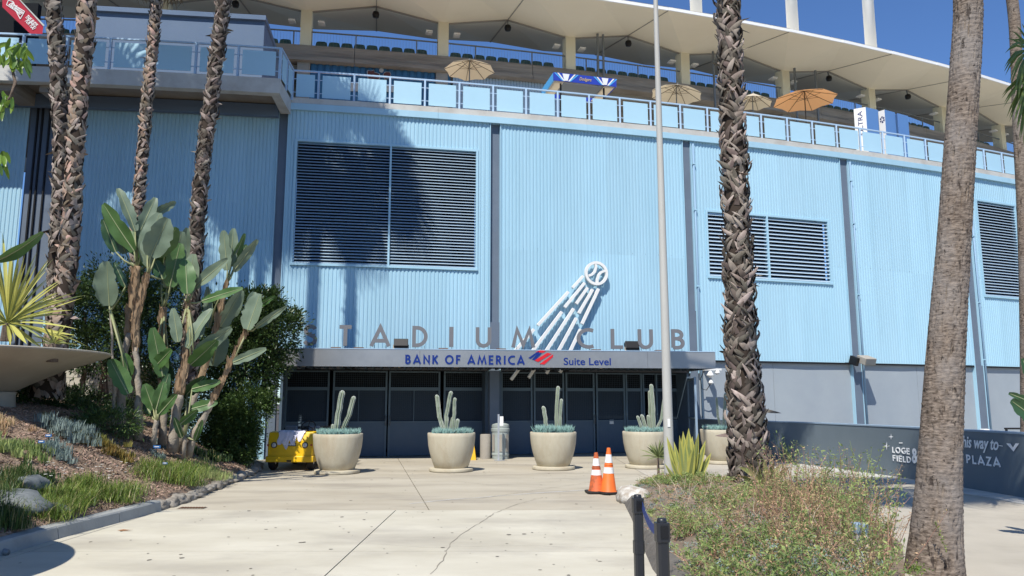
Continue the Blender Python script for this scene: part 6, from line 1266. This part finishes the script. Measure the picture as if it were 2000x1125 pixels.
def strelitzia(label, Y, trunk, leaves, sheath_from=0.5):
    """trunk: (px,py,width px) from the ground up; leaves: (base x,y, tip x,y, width, kind, dy)"""
    o = thing('bird_of_paradise_plant', label, 'bird-of-paradise plant', group='giant bird-of-paradise clump on the slope')
    pts = [at(x, y, Y) for x, y, _ in trunk]; rs = [w_ * 0.42 / FPX * Y for _, _, w_ in trunk]
    P, Rr = [], []
    for i in range(len(pts) - 1):
        for t in np.linspace(0, 1, 7)[:-1]: P.append(pts[i].lerp(pts[i + 1], t) + Vector((R_.gauss(0, 0.006), 0, 0))); Rr.append((rs[i] * (1 - t) + rs[i + 1] * t) * R_.uniform(0.9, 1.12))
    P.append(pts[-1]); Rr.append(rs[-1]); k = max(2, int(len(P) * sheath_from)); P[0].z -= 0.2
    MB().tube(P[:k + 1], Rr[:k + 1], 11).build('trunk', M['greytrunk'], o, smooth=True)
    if k < len(P) - 1:
        MB().tube(P[k:], [r * 1.03 for r in Rr[k:]], 11).build('sheathed_trunk', M['sheath'], o, smooth=True)
        for i in range(k, len(P) - 1):
            for _ in range(3):
                a = R_.uniform(-2.6, -0.5); d = Vector((math.cos(a), math.sin(a), 0)); q = P[i] + d * Rr[i] * 0.9; blade(q - Vector((0, 0, 0.08)), q + d * R_.uniform(0.0, 0.05) + Vector((0, 0, R_.uniform(0.06, 0.18))), R_.uniform(0.04, 0.08), M['sheath'], o, name='dry_sheath', seg=3)
    top = P[-1]
    for bx_, by_, tx, ty, w_, kd, dy in leaves:
        yy = Y + dy; b = at(bx_, by_, yy); t = at(tx, ty, yy + R_.uniform(-0.25, 0.15)); paddle(b, t, w_ / FPX * Y, M[{'s': 'strel', 'g': 'strelg', 'd': 'streld'}[kd]], o, twist=R_.gauss(0, 0.3), fold=R_.uniform(0.15, 0.45), sag=R_.uniform(-0.02, 0.05))
        mid = top.lerp(b, 0.5) + Vector(((b.x - top.x) * 0.1, 0, -0.03)); MB().tube([top - (P[-1] - P[-2]) * 0.3, mid, b], [0.026, 0.018, 0.012], 6).build('petiole', M['petiole'], o, smooth=True)
strelitzia('tallest bird-of-paradise stem with upright paddle leaves before the third palm', 15.0, [(236, 832, 24), (236, 770, 18), (243, 700, 14), (252, 640, 15), (262, 580, 20), (268, 520, 14)],
 [(264, 452, 230, 368, 26, 's', 0), (270, 462, 304, 386, 30, 's', 0.1), (300, 420, 343, 394, 20, 's', 0.3), (262, 490, 202, 398, 38, 'g', -0.1), (226, 492, 201, 428, 26, 'd', 0), (246, 495, 221, 430, 34, 's', 0.2), (268, 500, 250, 452, 40, 'g', 0.25), (288, 520, 275, 455, 38, 'g', 0.3)], 0.55)
strelitzia('bird-of-paradise stem with two broad facing leaves, right of the tallest', 14.8, [(272, 838, 22), (270, 760, 14), (266, 690, 13), (265, 620, 20), (280, 570, 14), (290, 535, 8)],
 [(288, 498, 312, 416, 44, 's', 0.1), (294, 501, 328, 426, 50, 's', -0.15), (304, 500, 345, 444, 42, 'g', 0.15), (290, 520, 284, 440, 30, 's', 0.3), (318, 546, 302, 508, 26, 'd', 0.3)], 0.45)
strelitzia('thin bird-of-paradise stalk with one large oval leaf at far left of the clump', 14.6, [(222, 830, 9), (222, 740, 6), (218, 650, 5), (215, 605, 4)], [(214, 597, 209, 510, 50, 's', 0), (222, 600, 205, 540, 30, 'g', 0.2), (245, 560, 222, 512, 18, 'd', 0.3), (250, 770, 215, 702, 36, 'g', -0.2), (252, 735, 244, 690, 24, 'g', 0.1)], 1.0)
strelitzia('middle bird-of-paradise stem under the fourth palm trunk', 15.4, [(318, 850, 20), (320, 780, 15), (316, 700, 17), (316, 650, 14), (320, 600, 16)],
 [(326, 562, 355, 452, 40, 's', 0), (332, 560, 352, 475, 38, 'g', -0.2), (334, 560, 366, 445, 34, 's', 0.2), (315, 545, 325, 480, 34, 'g', 0.2), (350, 500, 364, 450, 30, 's', 0.3), (318, 735, 298, 640, 34, 'g', -0.3), (300, 720, 335, 682, 26, 'g', -0.3), (330, 745, 310, 690, 34, 'd', 0)], 0.35)
strelitzia('bird-of-paradise stem with a curled leaf and upright oval leaves in the centre', 15.1, [(338, 862, 24), (345, 800, 22), (356, 740, 20), (366, 690, 17), (370, 620, 9), (366, 590, 7)],
 [(366, 574, 362, 508, 36, 'g', -0.2), (370, 574, 378, 496, 40, 's', 0.1), (380, 562, 446, 506, 26, 's', 0.1), (360, 572, 352, 530, 18, 's', 0.3), (395, 588, 474, 563, 20, 'g', 0), (348, 668, 338, 602, 24, 's', -0.2), (366, 680, 416, 602, 30, 's', -0.1), (378, 692, 452, 640, 28, 's', -0.3), (372, 712, 424, 664, 34, 'g', -0.2), (385, 660, 392, 620, 24, 's', 0.2)], 0.3)
strelitzia('dark red stem with a high cluster of oval leaves against the blue wall', 15.8, [(352, 860, 16), (385, 760, 15), (415, 670, 13), (432, 600, 13), (443, 550, 9)],
 [(444, 528, 437, 450, 27, 's', -0.1), (450, 518, 456, 446, 24, 's', 0.1), (452, 520, 478, 456, 15, 'g', 0.2), (456, 530, 503, 468, 20, 's', 0), (458, 520, 482, 478, 20, 'd', 0.3), (430, 638, 472, 566, 34, 's', 0.1), (415, 715, 432, 640, 46, 's', 0.2), (408, 640, 405, 560, 18, 's', 0.3)], 0.25)
strelitzia('long stem leaning far right with paired leaves near the canopy corner', 15.2, [(368, 872, 20), (398, 815, 15), (425, 765, 12), (450, 710, 9), (478, 655, 6), (484, 645, 5)],
 [(484, 644, 508, 574, 42, 's', -0.1), (480, 640, 496, 570, 30, 's', 0.15), (500, 640, 560, 598, 15, 's', 0), (500, 600, 538, 578, 12, 'g', 0.2), (455, 708, 520, 681, 20, 's', -0.1)], 0.35)
strelitzia('short young bird-of-paradise plant low in the clump with green leaves', 14.7, [(300, 850, 12), (306, 820, 10)], [(305, 800, 320, 745, 26, 'g', 0), (300, 800, 282, 750, 30, 'g', 0.1), (310, 810, 345, 770, 20, 'g', -0.1), (312, 790, 330, 730, 22, 'd', 0.3), (296, 810, 270, 770, 18, 'd', 0.2)], 1.0)
strelitzia('low bird-of-paradise shoots at the foot of the leaning stem', 15.0, [(360, 872, 10), (362, 850, 8)], [(352, 828, 386, 800, 20, 'g', -0.2), (370, 800, 425, 785, 22, 'g', 0.1), (365, 770, 400, 735, 28, 'd', 0.3), (375, 760, 430, 745, 22, 'g', 0.1), (380, 860, 395, 820, 12, 'g', -0.1), (355, 855, 340, 815, 14, 'd', 0)], 1.0)
# leaf reaching in at far left, and dark banana leaves at the right edge
o = thing('paddle_leaf_plant', 'dark green paddle leaf reaching in above the yucca at the left edge', 'plant'); b = at(-10, 510, 9.5); MB().tube([Vector((b.x - 0.5, b.y, 1.0)), Vector((b.x - 0.2, b.y, 2.6)), b], [0.03, 0.025, 0.015], 8).build('petiole', M['petiole'], o, smooth=True); paddle(b, at(83, 453, 9.4), 0.17, M['strelg'], o, 0.5, 0.4, 0.08)
o = thing('banana_plant', 'dark banana leaf tips poking in at the right edge above the ramp wall', 'banana plant'); b = at(2060, 900, 9.0)
MB().tube([Vector((b.x + 0.2, b.y, 0)), Vector((b.x + 0.1, b.y, 1.2)), at(2040, 800, 9)], [0.09, 0.07, 0.03], 8).build('stem', M['sheath'], o, smooth=True)
for bx_, by_, tx, ty, w_ in ((2040, 800, 1996, 700, 26), (2045, 800, 1970, 768, 18), (2050, 840, 1974, 782, 44), (2040, 810, 2080, 700, 50), (2050, 820, 2120, 800, 50)): paddle(at(bx_, by_, 9.0), at(tx, ty, 9.0), w_ / FPX * 9, M['streld'], o, 0.3, 0.4, 0.02)
# ================= palms =================
M['boot'] = mat('dry_leaf_base', (0.17, 0.138, 0.112), 0.9, (0.36, 0.31, 0.26), 5, island=0.55, bump=0.4, bscale=40, stretch=(1, 1, 0.3))
M['bootd'] = mat('dark_leaf_base', (0.075, 0.058, 0.047), 0.9, (0.15, 0.12, 0.10), 5, island=0.5)
M['bootr'] = mat('warm_leaf_base', (0.30, 0.20, 0.14), 0.9, (0.40, 0.31, 0.24), 5, island=0.45)
M['core'] = mat('dark_palm_core', (0.05, 0.036, 0.027), 0.95)
M['frond'] = leafmat('palm_frond', (0.10, 0.155, 0.035), (0.17, 0.22, 0.06), 0.3, 0.3, 0.4)
M['deadfrond'] = leafmat('dead_frond', (0.26, 0.20, 0.12), (0.34, 0.27, 0.17), 0.3, 0.2, 0.8)
def frondmesh(seed=0, n=34, R=0.85, pet=1.0):
    rr = random.Random(seed); V = []; Fq = []
    def quad(a, b, wa, wb, nn):
        d = (b - a).normalized(); x = d.cross(nn).normalized(); k = len(V); V.extend([tuple(a - x * wa), tuple(a + x * wa), tuple(b + x * wb), tuple(b - x * wb)]); Fq.append((k, k + 1, k + 2, k + 3))
    up = Vector((0, 0, 1)); quad(Vector((0, 0, 0)), Vector((0, pet, 0.05)), 0.018, 0.012, up)
    for i in range(n):
        a = rad(-125 + 250 * i / (n - 1)); d = Vector((math.sin(a), math.cos(a), 0)); L = R * (0.78 + 0.22 * math.cos(a)) * rr.uniform(0.9, 1.08); b = Vector((0, pet, 0.05)); dz = rr.uniform(-0.03, 0.03)
        p1 = b + d * L * 0.5 + up * (0.02 + dz); p2 = b + d * L * 0.82 + up * (-0.06 + dz); p3 = b + d * L + up * (-0.26 + dz)
        quad(b, p1, 0.004, 0.030 * R, up); quad(p1, p2, 0.030 * R, 0.018 * R, up); quad(p2, p3, 0.018 * R, 0.002, up)
    return V, Fq
FR = [frondmesh(s_) for s_ in range(2)]; FM = {}
def crownpalm(parent, c, scale=1.0, n=34, dead=10, seed=0):
    rr = random.Random(seed)
    for k in range(n + dead):
        isd = k >= n; key = (k % 2, isd)
        if key not in FM: o = fast('frond', FR[k % 2][0], FR[k % 2][1], M['deadfrond'] if isd else M['frond'], None); FM[key] = o.data; bpy.data.objects.remove(o)
        o = bpy.data.objects.new('dead_frond' if isd else 'frond', FM[key]); link(o, parent); az = rr.uniform(0, 2 * PI); el = rr.uniform(-0.5, 1.25) if not isd else rr.uniform(-1.45, -0.7)
        o.location = c + Vector((0, 0, rr.uniform(-0.2, 0.2))); o.rotation_euler = (Matrix.Rotation(az, 3, 'Z') @ Matrix.Rotation(el, 3, 'X') @ Matrix.Rotation(rr.gauss(0, 0.3), 3, 'Y')).to_euler(); s_ = scale * rr.uniform(0.85, 1.1); o.scale = (s_, s_, s_)
BB = [(-1, 0, 0), (0, 0.15, 0), (1, 0, 0), (-0.85, 0.35, 0.45), (0, 0.55, 0.45), (0.85, 0.35, 0.45), (-0.4, 0.95, 0.85), (0, 1.1, 0.86), (0.45, 0.9, 0.82), (0.05, 1.25, 1.08)]
BF = [(0, 1, 4, 3), (1, 2, 5, 4), (3, 4, 7, 6), (4, 5, 8, 7), (6, 7, 9, 9), (7, 8, 9, 9)]
BF3 = []
for q in BF: BF3 += [(q[0], q[1], q[2])] + ([(q[0], q[2], q[3])] if q[2] != q[3] else [])
# strap: an arched strip that leaves the trunk, bows out and curls back, its edges turned in
AB = []
for t, wd in ((0, 0.9), (0.25, 1.0), (0.5, 0.85), (0.75, 0.6), (1.0, 0.12)):
    o_ = math.sin(PI * (0.1 + t * 0.8)) - 0.25; AB += [(-wd, o_ - 0.22, t), (0.1 * wd, o_ + 0.12, t), (wd, o_ - 0.15, t)]
AF = [f for i in range(4) for f in ((3 * i, 3 * i + 1, 3 * i + 4), (3 * i, 3 * i + 4, 3 * i + 3), (3 * i + 1, 3 * i + 2, 3 * i + 5), (3 * i + 1, 3 * i + 5, 3 * i + 4))]
def shaggy(label, Y, path, H, crx, seed, boot, L=(0.13, 0.2), W=0.055, dens=1.0, out=(0.3, 0.9), crown_s=1.0, z0=None, strap=0.82, sweep=(0.35, 1.5)):
    rr = random.Random(seed); o = thing('palm_tree', label, 'palm tree', group='tall fan palms'); pts = [at(x, y, Y) for x, y, _ in path]; rs = [w_ / 2 / FPX * math.hypot(Y, 0) * 0.93 for _, _, w_ in path]
    pts = pts[::-1]; rs = rs[::-1]        # path is given top down
    if z0 is not None: pts[0].z = z0
    top = Vector((crx, Y, H)); P, Rr = [], []
    allp = pts + [top]; allr = rs + [rs[-1] * 0.85]
    for i in range(len(allp) - 1):
        n = max(2, int((allp[i + 1] - allp[i]).length / 0.12))
        for k in range(n): t = k / n; P.append(allp[i].lerp(allp[i + 1], t)); Rr.append(allr[i] * (1 - t) + allr[i + 1] * t)
    P.append(top); Rr.append(allr[-1])
    for _ in range(2): P = [P[0]] + [(P[i - 1] + P[i] * 2 + P[i + 1]) / 4 for i in range(1, len(P) - 1)] + [P[-1]]
    MB().tube(P, [r * 0.86 for r in Rr], 14).build('trunk', M['core'], o, smooth=True)
    groups = {}; 
    for i in range(len(P) - 1):
        r = Rr[i]; circ = 2 * PI * r; m_ = max(6, int(circ / (W * 1.0) * dens)); vis = P[i].z < CAMH + 0.62 * Y + 1.0
        if not vis: m_ = max(3, m_ // 3)
        for k in range(m_):
            if rr.random() < 0.25: continue
            a = 2 * PI * (k + 0.5 * (i % 2)) / m_ + rr.gauss(0, 0.18); d = Vector((math.cos(a), math.sin(a), 0)); tn = Vector((-math.sin(a), math.cos(a), 0)); isS = rr.random() < strap; sw = (1 if (k + i // 2) % 2 else -1) * (1 if rr.random() < 0.72 else -1) * rr.uniform(*sweep) if isS else rr.choice((-1, 1)) * rr.uniform(0.1, 0.9)
            up = (Vector((0, 0, 1)) + tn * sw).normalized(); x = up.cross(d).normalized() * -1; L_ = rr.uniform(*L) * rr.uniform(0.75, 1.25); W_ = W * rr.uniform(0.5, 1.3); ou = rr.uniform(*out) * L_ * (0.27 if isS else 0.30); L_ *= 1.15 if isS else 0.8; W_ *= 0.72 if isS else 0.8
            if not isS and rr.random() < 0.10: up = (d * 0.7 + Vector((0, 0, rr.uniform(-0.6, 0.4)))).normalized(); L_ *= 0.7
            p = P[i] + Vector((0, 0, rr.uniform(-0.06, 0.06))) + d * r * 0.86 - tn * (sw * 0.04 if isS else 0); key = (boot[0] if rr.random() < (boot[2] - (0.25 if P[i].z < 2.5 else 0)) else boot[1], isS)
            g_ = groups.setdefault(key, ([], [])); g_[0].append([[x[j] * W_, d[j] * ou, up[j] * L_] for j in range(3)]); g_[1].append(tuple(p))
    for key, (ms, ps) in groups.items(): V, Fc = stamp(AB if key[1] else BB, AF if key[1] else BF3, np.array(ms), np.array(ps)); b = fast('leaf_bases', V, Fc, M[key[0]], o); b['kind'] = 'stuff'
    crownpalm(o, top, crown_s, 34, 12, seed); return o
shaggy('leftmost shaggy palm with dark curling bark, left of its pinkish twin', 15.4, [(102, -5, 30), (110, 100, 33), (117, 230, 31), (120, 330, 32), (114, 430, 32), (108, 560, 36), (108, 700, 40), (104, 760, 46)], 19.0, -9.9, 21, ('boot', 'bootd', 0.75), L=(0.14, 0.22), W=0.06, out=(0.4, 1.0))
shaggy('second palm from the left, thick pinkish trunk with matted bark', 14.7, [(172, -5, 42), (165, 80, 42), (158, 150, 40), (150, 250, 38), (145, 330, 36), (140, 420, 42), (131, 520, 44), (122, 600, 46), (108, 680, 52), (94, 735, 66), (90, 775, 78)], 21.0, -8.7, 22, ('bootr', 'boot', 0.5), L=(0.12, 0.19), W=0.065, out=(0.3, 0.8))
shaggy('slender third palm from the left rising behind the bird-of-paradise', 18.5, [(304, 0, 24), (301, 60, 24), (292, 150, 25), (283, 250, 25), (276, 330, 24), (270, 410, 26), (266, 500, 26), (262, 700, 28)], 13.9, -9.25, 23, ('boot', 'bootr', 0.6), L=(0.12, 0.2), W=0.055, out=(0.3, 1.0))
shaggy('fourth palm from the left, dark trunk before the dark blue pilaster', 17.0, [(437, -5, 30), (425, 100, 31), (415, 180, 31), (404, 260, 32), (394, 340, 31), (386, 430, 31), (381, 500, 32), (374, 600, 33), (368, 760, 34)], 17.2, -6.9, 24, ('bootd', 'boot', 0.45), L=(0.13, 0.22), W=0.055, out=(0.4, 1.1), crown_s=1.15)
shaggy('big shaggy palm with curled leaf bases rising from the right planting bed', 13.7, [(1421, -5, 50), (1426, 120, 50), (1431, 250, 52), (1436, 370, 56), (1442, 480, 58), (1445, 600, 64), (1448, 700, 68), (1456, 790, 76), (1462, 880, 80), (1464, 950, 82), (1466, 990, 88)], 13.0, 4.2, 25, ('boot', 'bootd', 0.72), L=(0.16, 0.30), W=0.062, out=(0.45, 1.25), z0=0.0, dens=0.95)
# smooth-trunked palm, near right
def barkmat():
    m = bpy.data.materials.new('fissured_grey_brown_bark'); m.use_nodes = True; t = m.node_tree; N = t.nodes; L = t.links; b = N['Principled BSDF']; b.inputs['Roughness'].default_value = 0.95; b.inputs['Specular IOR Level'].default_value = 0.15
    pos = N.new('ShaderNodeNewGeometry').outputs['Position']
    def ns(scale, st, det=8, ro=0.65):
        mp = N.new('ShaderNodeMapping'); mp.inputs['Scale'].default_value = st; L.new(pos, mp.inputs[0]); n = N.new('ShaderNodeTexNoise'); n.inputs['Scale'].default_value = scale; n.inputs['Detail'].default_value = det; n.inputs['Roughness'].default_value = ro; L.new(mp.outputs[0], n.inputs[0]); return n.outputs['Fac']
    def rng(o, a, c, d=0.0, e=1.0): r = N.new('ShaderNodeMapRange'); r.inputs[1].default_value = a; r.inputs[2].default_value = c; r.inputs[3].default_value = d; r.inputs[4].default_value = e; L.new(o, r.inputs[0]); return r.outputs[0]
    def mixc(f, a, c): x = N.new('ShaderNodeMix'); x.data_type = 'RGBA'; L.new(f, x.inputs[0]); (L.new(a, x.inputs[6]) if not isinstance(a, tuple) else setattr(x.inputs[6], 'default_value', a)); (L.new(c, x.inputs[7]) if not isinstance(c, tuple) else setattr(x.inputs[7], 'default_value', c)); return x.outputs[2]
    fine = ns(16, (1, 1, 3.2)); c = mixc(rng(fine, 0.36, 0.66), (0.085, 0.064, 0.050, 1), (0.30, 0.24, 0.19, 1))
    big = ns(2.2, (1, 1, 0.6), 5); c = mixc(rng(big, 0.48, 0.68, 0, 0.6), c, (0.27, 0.245, 0.225, 1))
    slit = ns(13, (1, 1, 0.32), 3, 0.5); sl = rng(slit, 0.63, 0.70, 0, 0.8); c = mixc(sl, c, (0.035, 0.026, 0.022, 1))
    pit = ns(26, (1, 1, 1.0), 2, 0.5); c = mixc(rng(pit, 0.66, 0.70, 0, 0.8), c, (0.03, 0.022, 0.02, 1)); L.new(c, b.inputs['Base Color'])
    ad = N.new('ShaderNodeMath'); ad.operation = 'SUBTRACT'; L.new(fine, ad.inputs[0]); L.new(sl, ad.inputs[1]); bp = N.new('ShaderNodeBump'); bp.inputs['Strength'].default_value = 0.9; bp.inputs['Distance'].default_value = 0.012; L.new(ad.outputs[0], bp.inputs['Height']); L.new(bp.outputs[0], b.inputs['Normal']); return m
M['smooth'] = barkmat()
def smoothpalm(label, Y, path, H, crx, seed, z0=0, n=110, dz=0.014, amp=1.0):
    o = thing('palm_tree', label, 'palm tree', group='tall fan palms'); pts = [at(x, y, Y) for x, y, _ in path][::-1]; rs = [w_ / 2 / FPX * Y * 0.91 for _, _, w_ in path][::-1]; pts[0].z = z0
    top = Vector((crx, Y, H)); pts.append(top); rs.append(rs[-1] * 0.85); zs = [p.z for p in pts]; Z = np.arange(z0 - 0.1, 6.9 if Y < 9 else 12, dz); Z = np.append(Z, np.arange(Z[-1] + 0.3, H, 0.3)); X = np.interp(Z, zs, [p.x for p in pts]); Rr = np.interp(Z, zs, rs)
    ker = np.ones(41) / 41; m = len(Z); Xs = np.convolve(np.pad(X, 20, 'edge'), ker, 'valid'); V = np.zeros((m, n, 3)); ns = MN.noise
    for j in range(m):
        z = Z[j]; rg = 0.0016 * math.sin(z * 120 + 4 * ns(Vector((0, 0, z * 2))))
        for k in range(n):
            a = 2 * PI * k / n; c, s_ = math.cos(a), math.sin(a)
            if s_ > 0.35 or z > 7: V[j, k] = (Xs[j] + Rr[j] * c, Y + Rr[j] * s_, z); continue
            q = Vector((c * 3 + seed, s_ * 3, z * 3.2)); v = rg + 0.004 * ns(Vector((c * 8, s_ * 8, z * 18))) + 0.007 * ns(Vector((c * 22, s_ * 22, z * 60))); f = ns(Vector((c * 13, s_ * 13, z * 4.5 + 9)))
            if f > 0.36: v -= 0.05 * (f - 0.36) * 2.0
            f2 = ns(Vector((c * 20 + 5, s_ * 20, z * 16)));
            if f2 > 0.5: v -= 0.012
            r = Rr[j] * (1 + 0.02 * ns(q)) + v * amp; V[j, k] = (Xs[j] + r * c, Y + r * s_, z)
    idx = np.arange(m * n).reshape(m, n); a = idx[:-1]; b = idx[1:]; Fc = np.stack([a, np.roll(a, -1, 1), np.roll(b, -1, 1), b], -1).reshape(-1, 4); fast('trunk', V, Fc, M['smooth'], o, True); crownpalm(o, top, 1.35 if Y < 9 else 1.0, 40, 10, seed); return o
smoothpalm('thick smooth grey palm trunk close by, hiding part of the painted words', 7.6, [(1893, -5, 60), (1886, 120, 63), (1877, 250, 64), (1872, 330, 65), (1861, 500, 68), (1853, 600, 72), (1845, 720, 77), (1838, 850, 82), (1833, 950, 88), (1828, 1050, 100), (1823, 1130, 114)], 10.6, 4.45, 31)
smoothpalm('slim palm trunk at the right edge behind green fan fronds', 14.5, [(1979, -5, 24), (1985, 100, 24), (1990, 250, 25), (1998, 380, 26), (2004, 520, 28), (2008, 700, 30), (2010, 950, 32)], 16, 9.5, 32, n=40, dz=0.04, amp=0.8)
# low green sprouts at the near trunk
g = at(1778, 1105, 7.3); P = [(g.x + R_.gauss(0, 0.05), 7.2 + R_.gauss(0, 0.03), g.z + R_.gauss(0, 0.02)) for _ in range(160)] + [(at(1848, 1055 - 20 * k / 60, 7.25).x - 0.002 * k, 7.25, at(1868, 1075 - k * 1.2, 7.25).z) for k in range(50)]
D = NR.normal(size=(len(P), 3)); V, Fc = stamp(LB, LF, rotmats(D, NR.normal(0, 1, len(P)), np.full(len(P), 0.03), np.full(len(P), 0.012)), np.array(P)); tag(fast('sprouts', V, Fc, M['grass']), 'tiny bright green sprouts at the foot of the smooth palm trunk', 'plant')
# fan palm fronds hanging in at the right edge
fp = thing('fan_palm', 'green fan palm fronds hanging in at the right edge', 'palm tree'); c = at(2085, 130, 9.5); MB().tube([Vector((c.x + 0.15, c.y, 0)), Vector((c.x + 0.05, c.y, 2.5)), c], [0.19, 0.15, 0.13], 12).build('trunk', M['boot'], fp, smooth=True)
def handfrond(bx_, by_, tips, Y=9.3, m='frond'):
    b = at(bx_, by_, Y); mb = MB()
    for tx, ty in tips:
        t = at(tx, ty, Y + R_.gauss(0, 0.15)); m1 = b.lerp(t, 0.5) + Vector((0, 0, 0.08)); w_ = 0.018; x = Vector((0.3, 0, 1)).cross(t - b); x = (t - b).normalized().cross(Vector((0, 1, 0.2))).normalized()
        vs = [b, m1 - x * w_, m1 + x * w_, b.lerp(t, 0.8) - x * w_ * 0.6 + Vector((0, 0, 0.05)), b.lerp(t, 0.8) + x * w_ * 0.6 + Vector((0, 0, 0.05)), t]; mb.add(vs, [(0, 1, 2), (1, 3, 4, 2), (3, 5, 4)])
    mb.build('frond', M[m], fp); MB().tube([c, c.lerp(b, 0.5) + Vector((0, 0, 0.1)), b], 0.02, 6).build('petiole', M['petiole'], fp)
handfrond(2010, 95, [(1957 + k * 3.2 + R_.gauss(0, 2), 128 + k * 9 + R_.gauss(0, 6)) for k in range(18)] + [(1970, 95), (1962, 105), (1975, 82)])
handfrond(2018, 150, [(1956 + k * 2.6 + R_.gauss(0, 2), 190 + k * 6 + R_.gauss(0, 7)) for k in range(20)], m='frond')
handfrond(2025, 120, [(1975, 60), (1985, 50), (1995, 45), (2010, 40), (2030, 35), (2050, 40), (1968, 75)], 9.8)

# palm standing outside the frame at left, whose shade falls on the left wall
op = thing('palm_tree', 'tall fan palm outside the frame at left, shading the left wall', 'palm tree', group='tall fan palms'); MB().tube([(-13.3, 15.6, 1.0), (-13.4, 15.5, 9), (-13.2, 15.4, 15.6)], [0.24, 0.17, 0.15], 12).build('trunk', M['bootd'], op, smooth=True); crownpalm(op, Vector((-13.2, 15.4, 15.6)), 1.25, 40, 16, 91)
for x, y, h, lb in ((-20.5, 14.0, 9.5, 'broad leafy tree added out of frame at far left to block skylight'), (-19.0, 8.0, 7.5, 'lower leafy tree added out of frame at near left to block skylight')):  # leafy trees added out of view to keep sky light off the left wall
    o = thing('sky_blocking_tree', lb, 'tree'); MB().tube([(x, y, 0), (x + 0.3, y, h * 0.5), (x, y, h)], [0.3, 0.22, 0.08], 10).build('trunk', M['bark'], o, smooth=True)
    crown('crown', [((x, y, h), (3.6, 3.6, 2.8)), ((x + 1.5, y + 1, h - 1.8), (2.6, 2.6, 2.0)), ((x - 1.5, y - 1, h - 1), (2.6, 2.6, 2.0))], 16000, 0.26, M['hedge'], o, clumps=90)
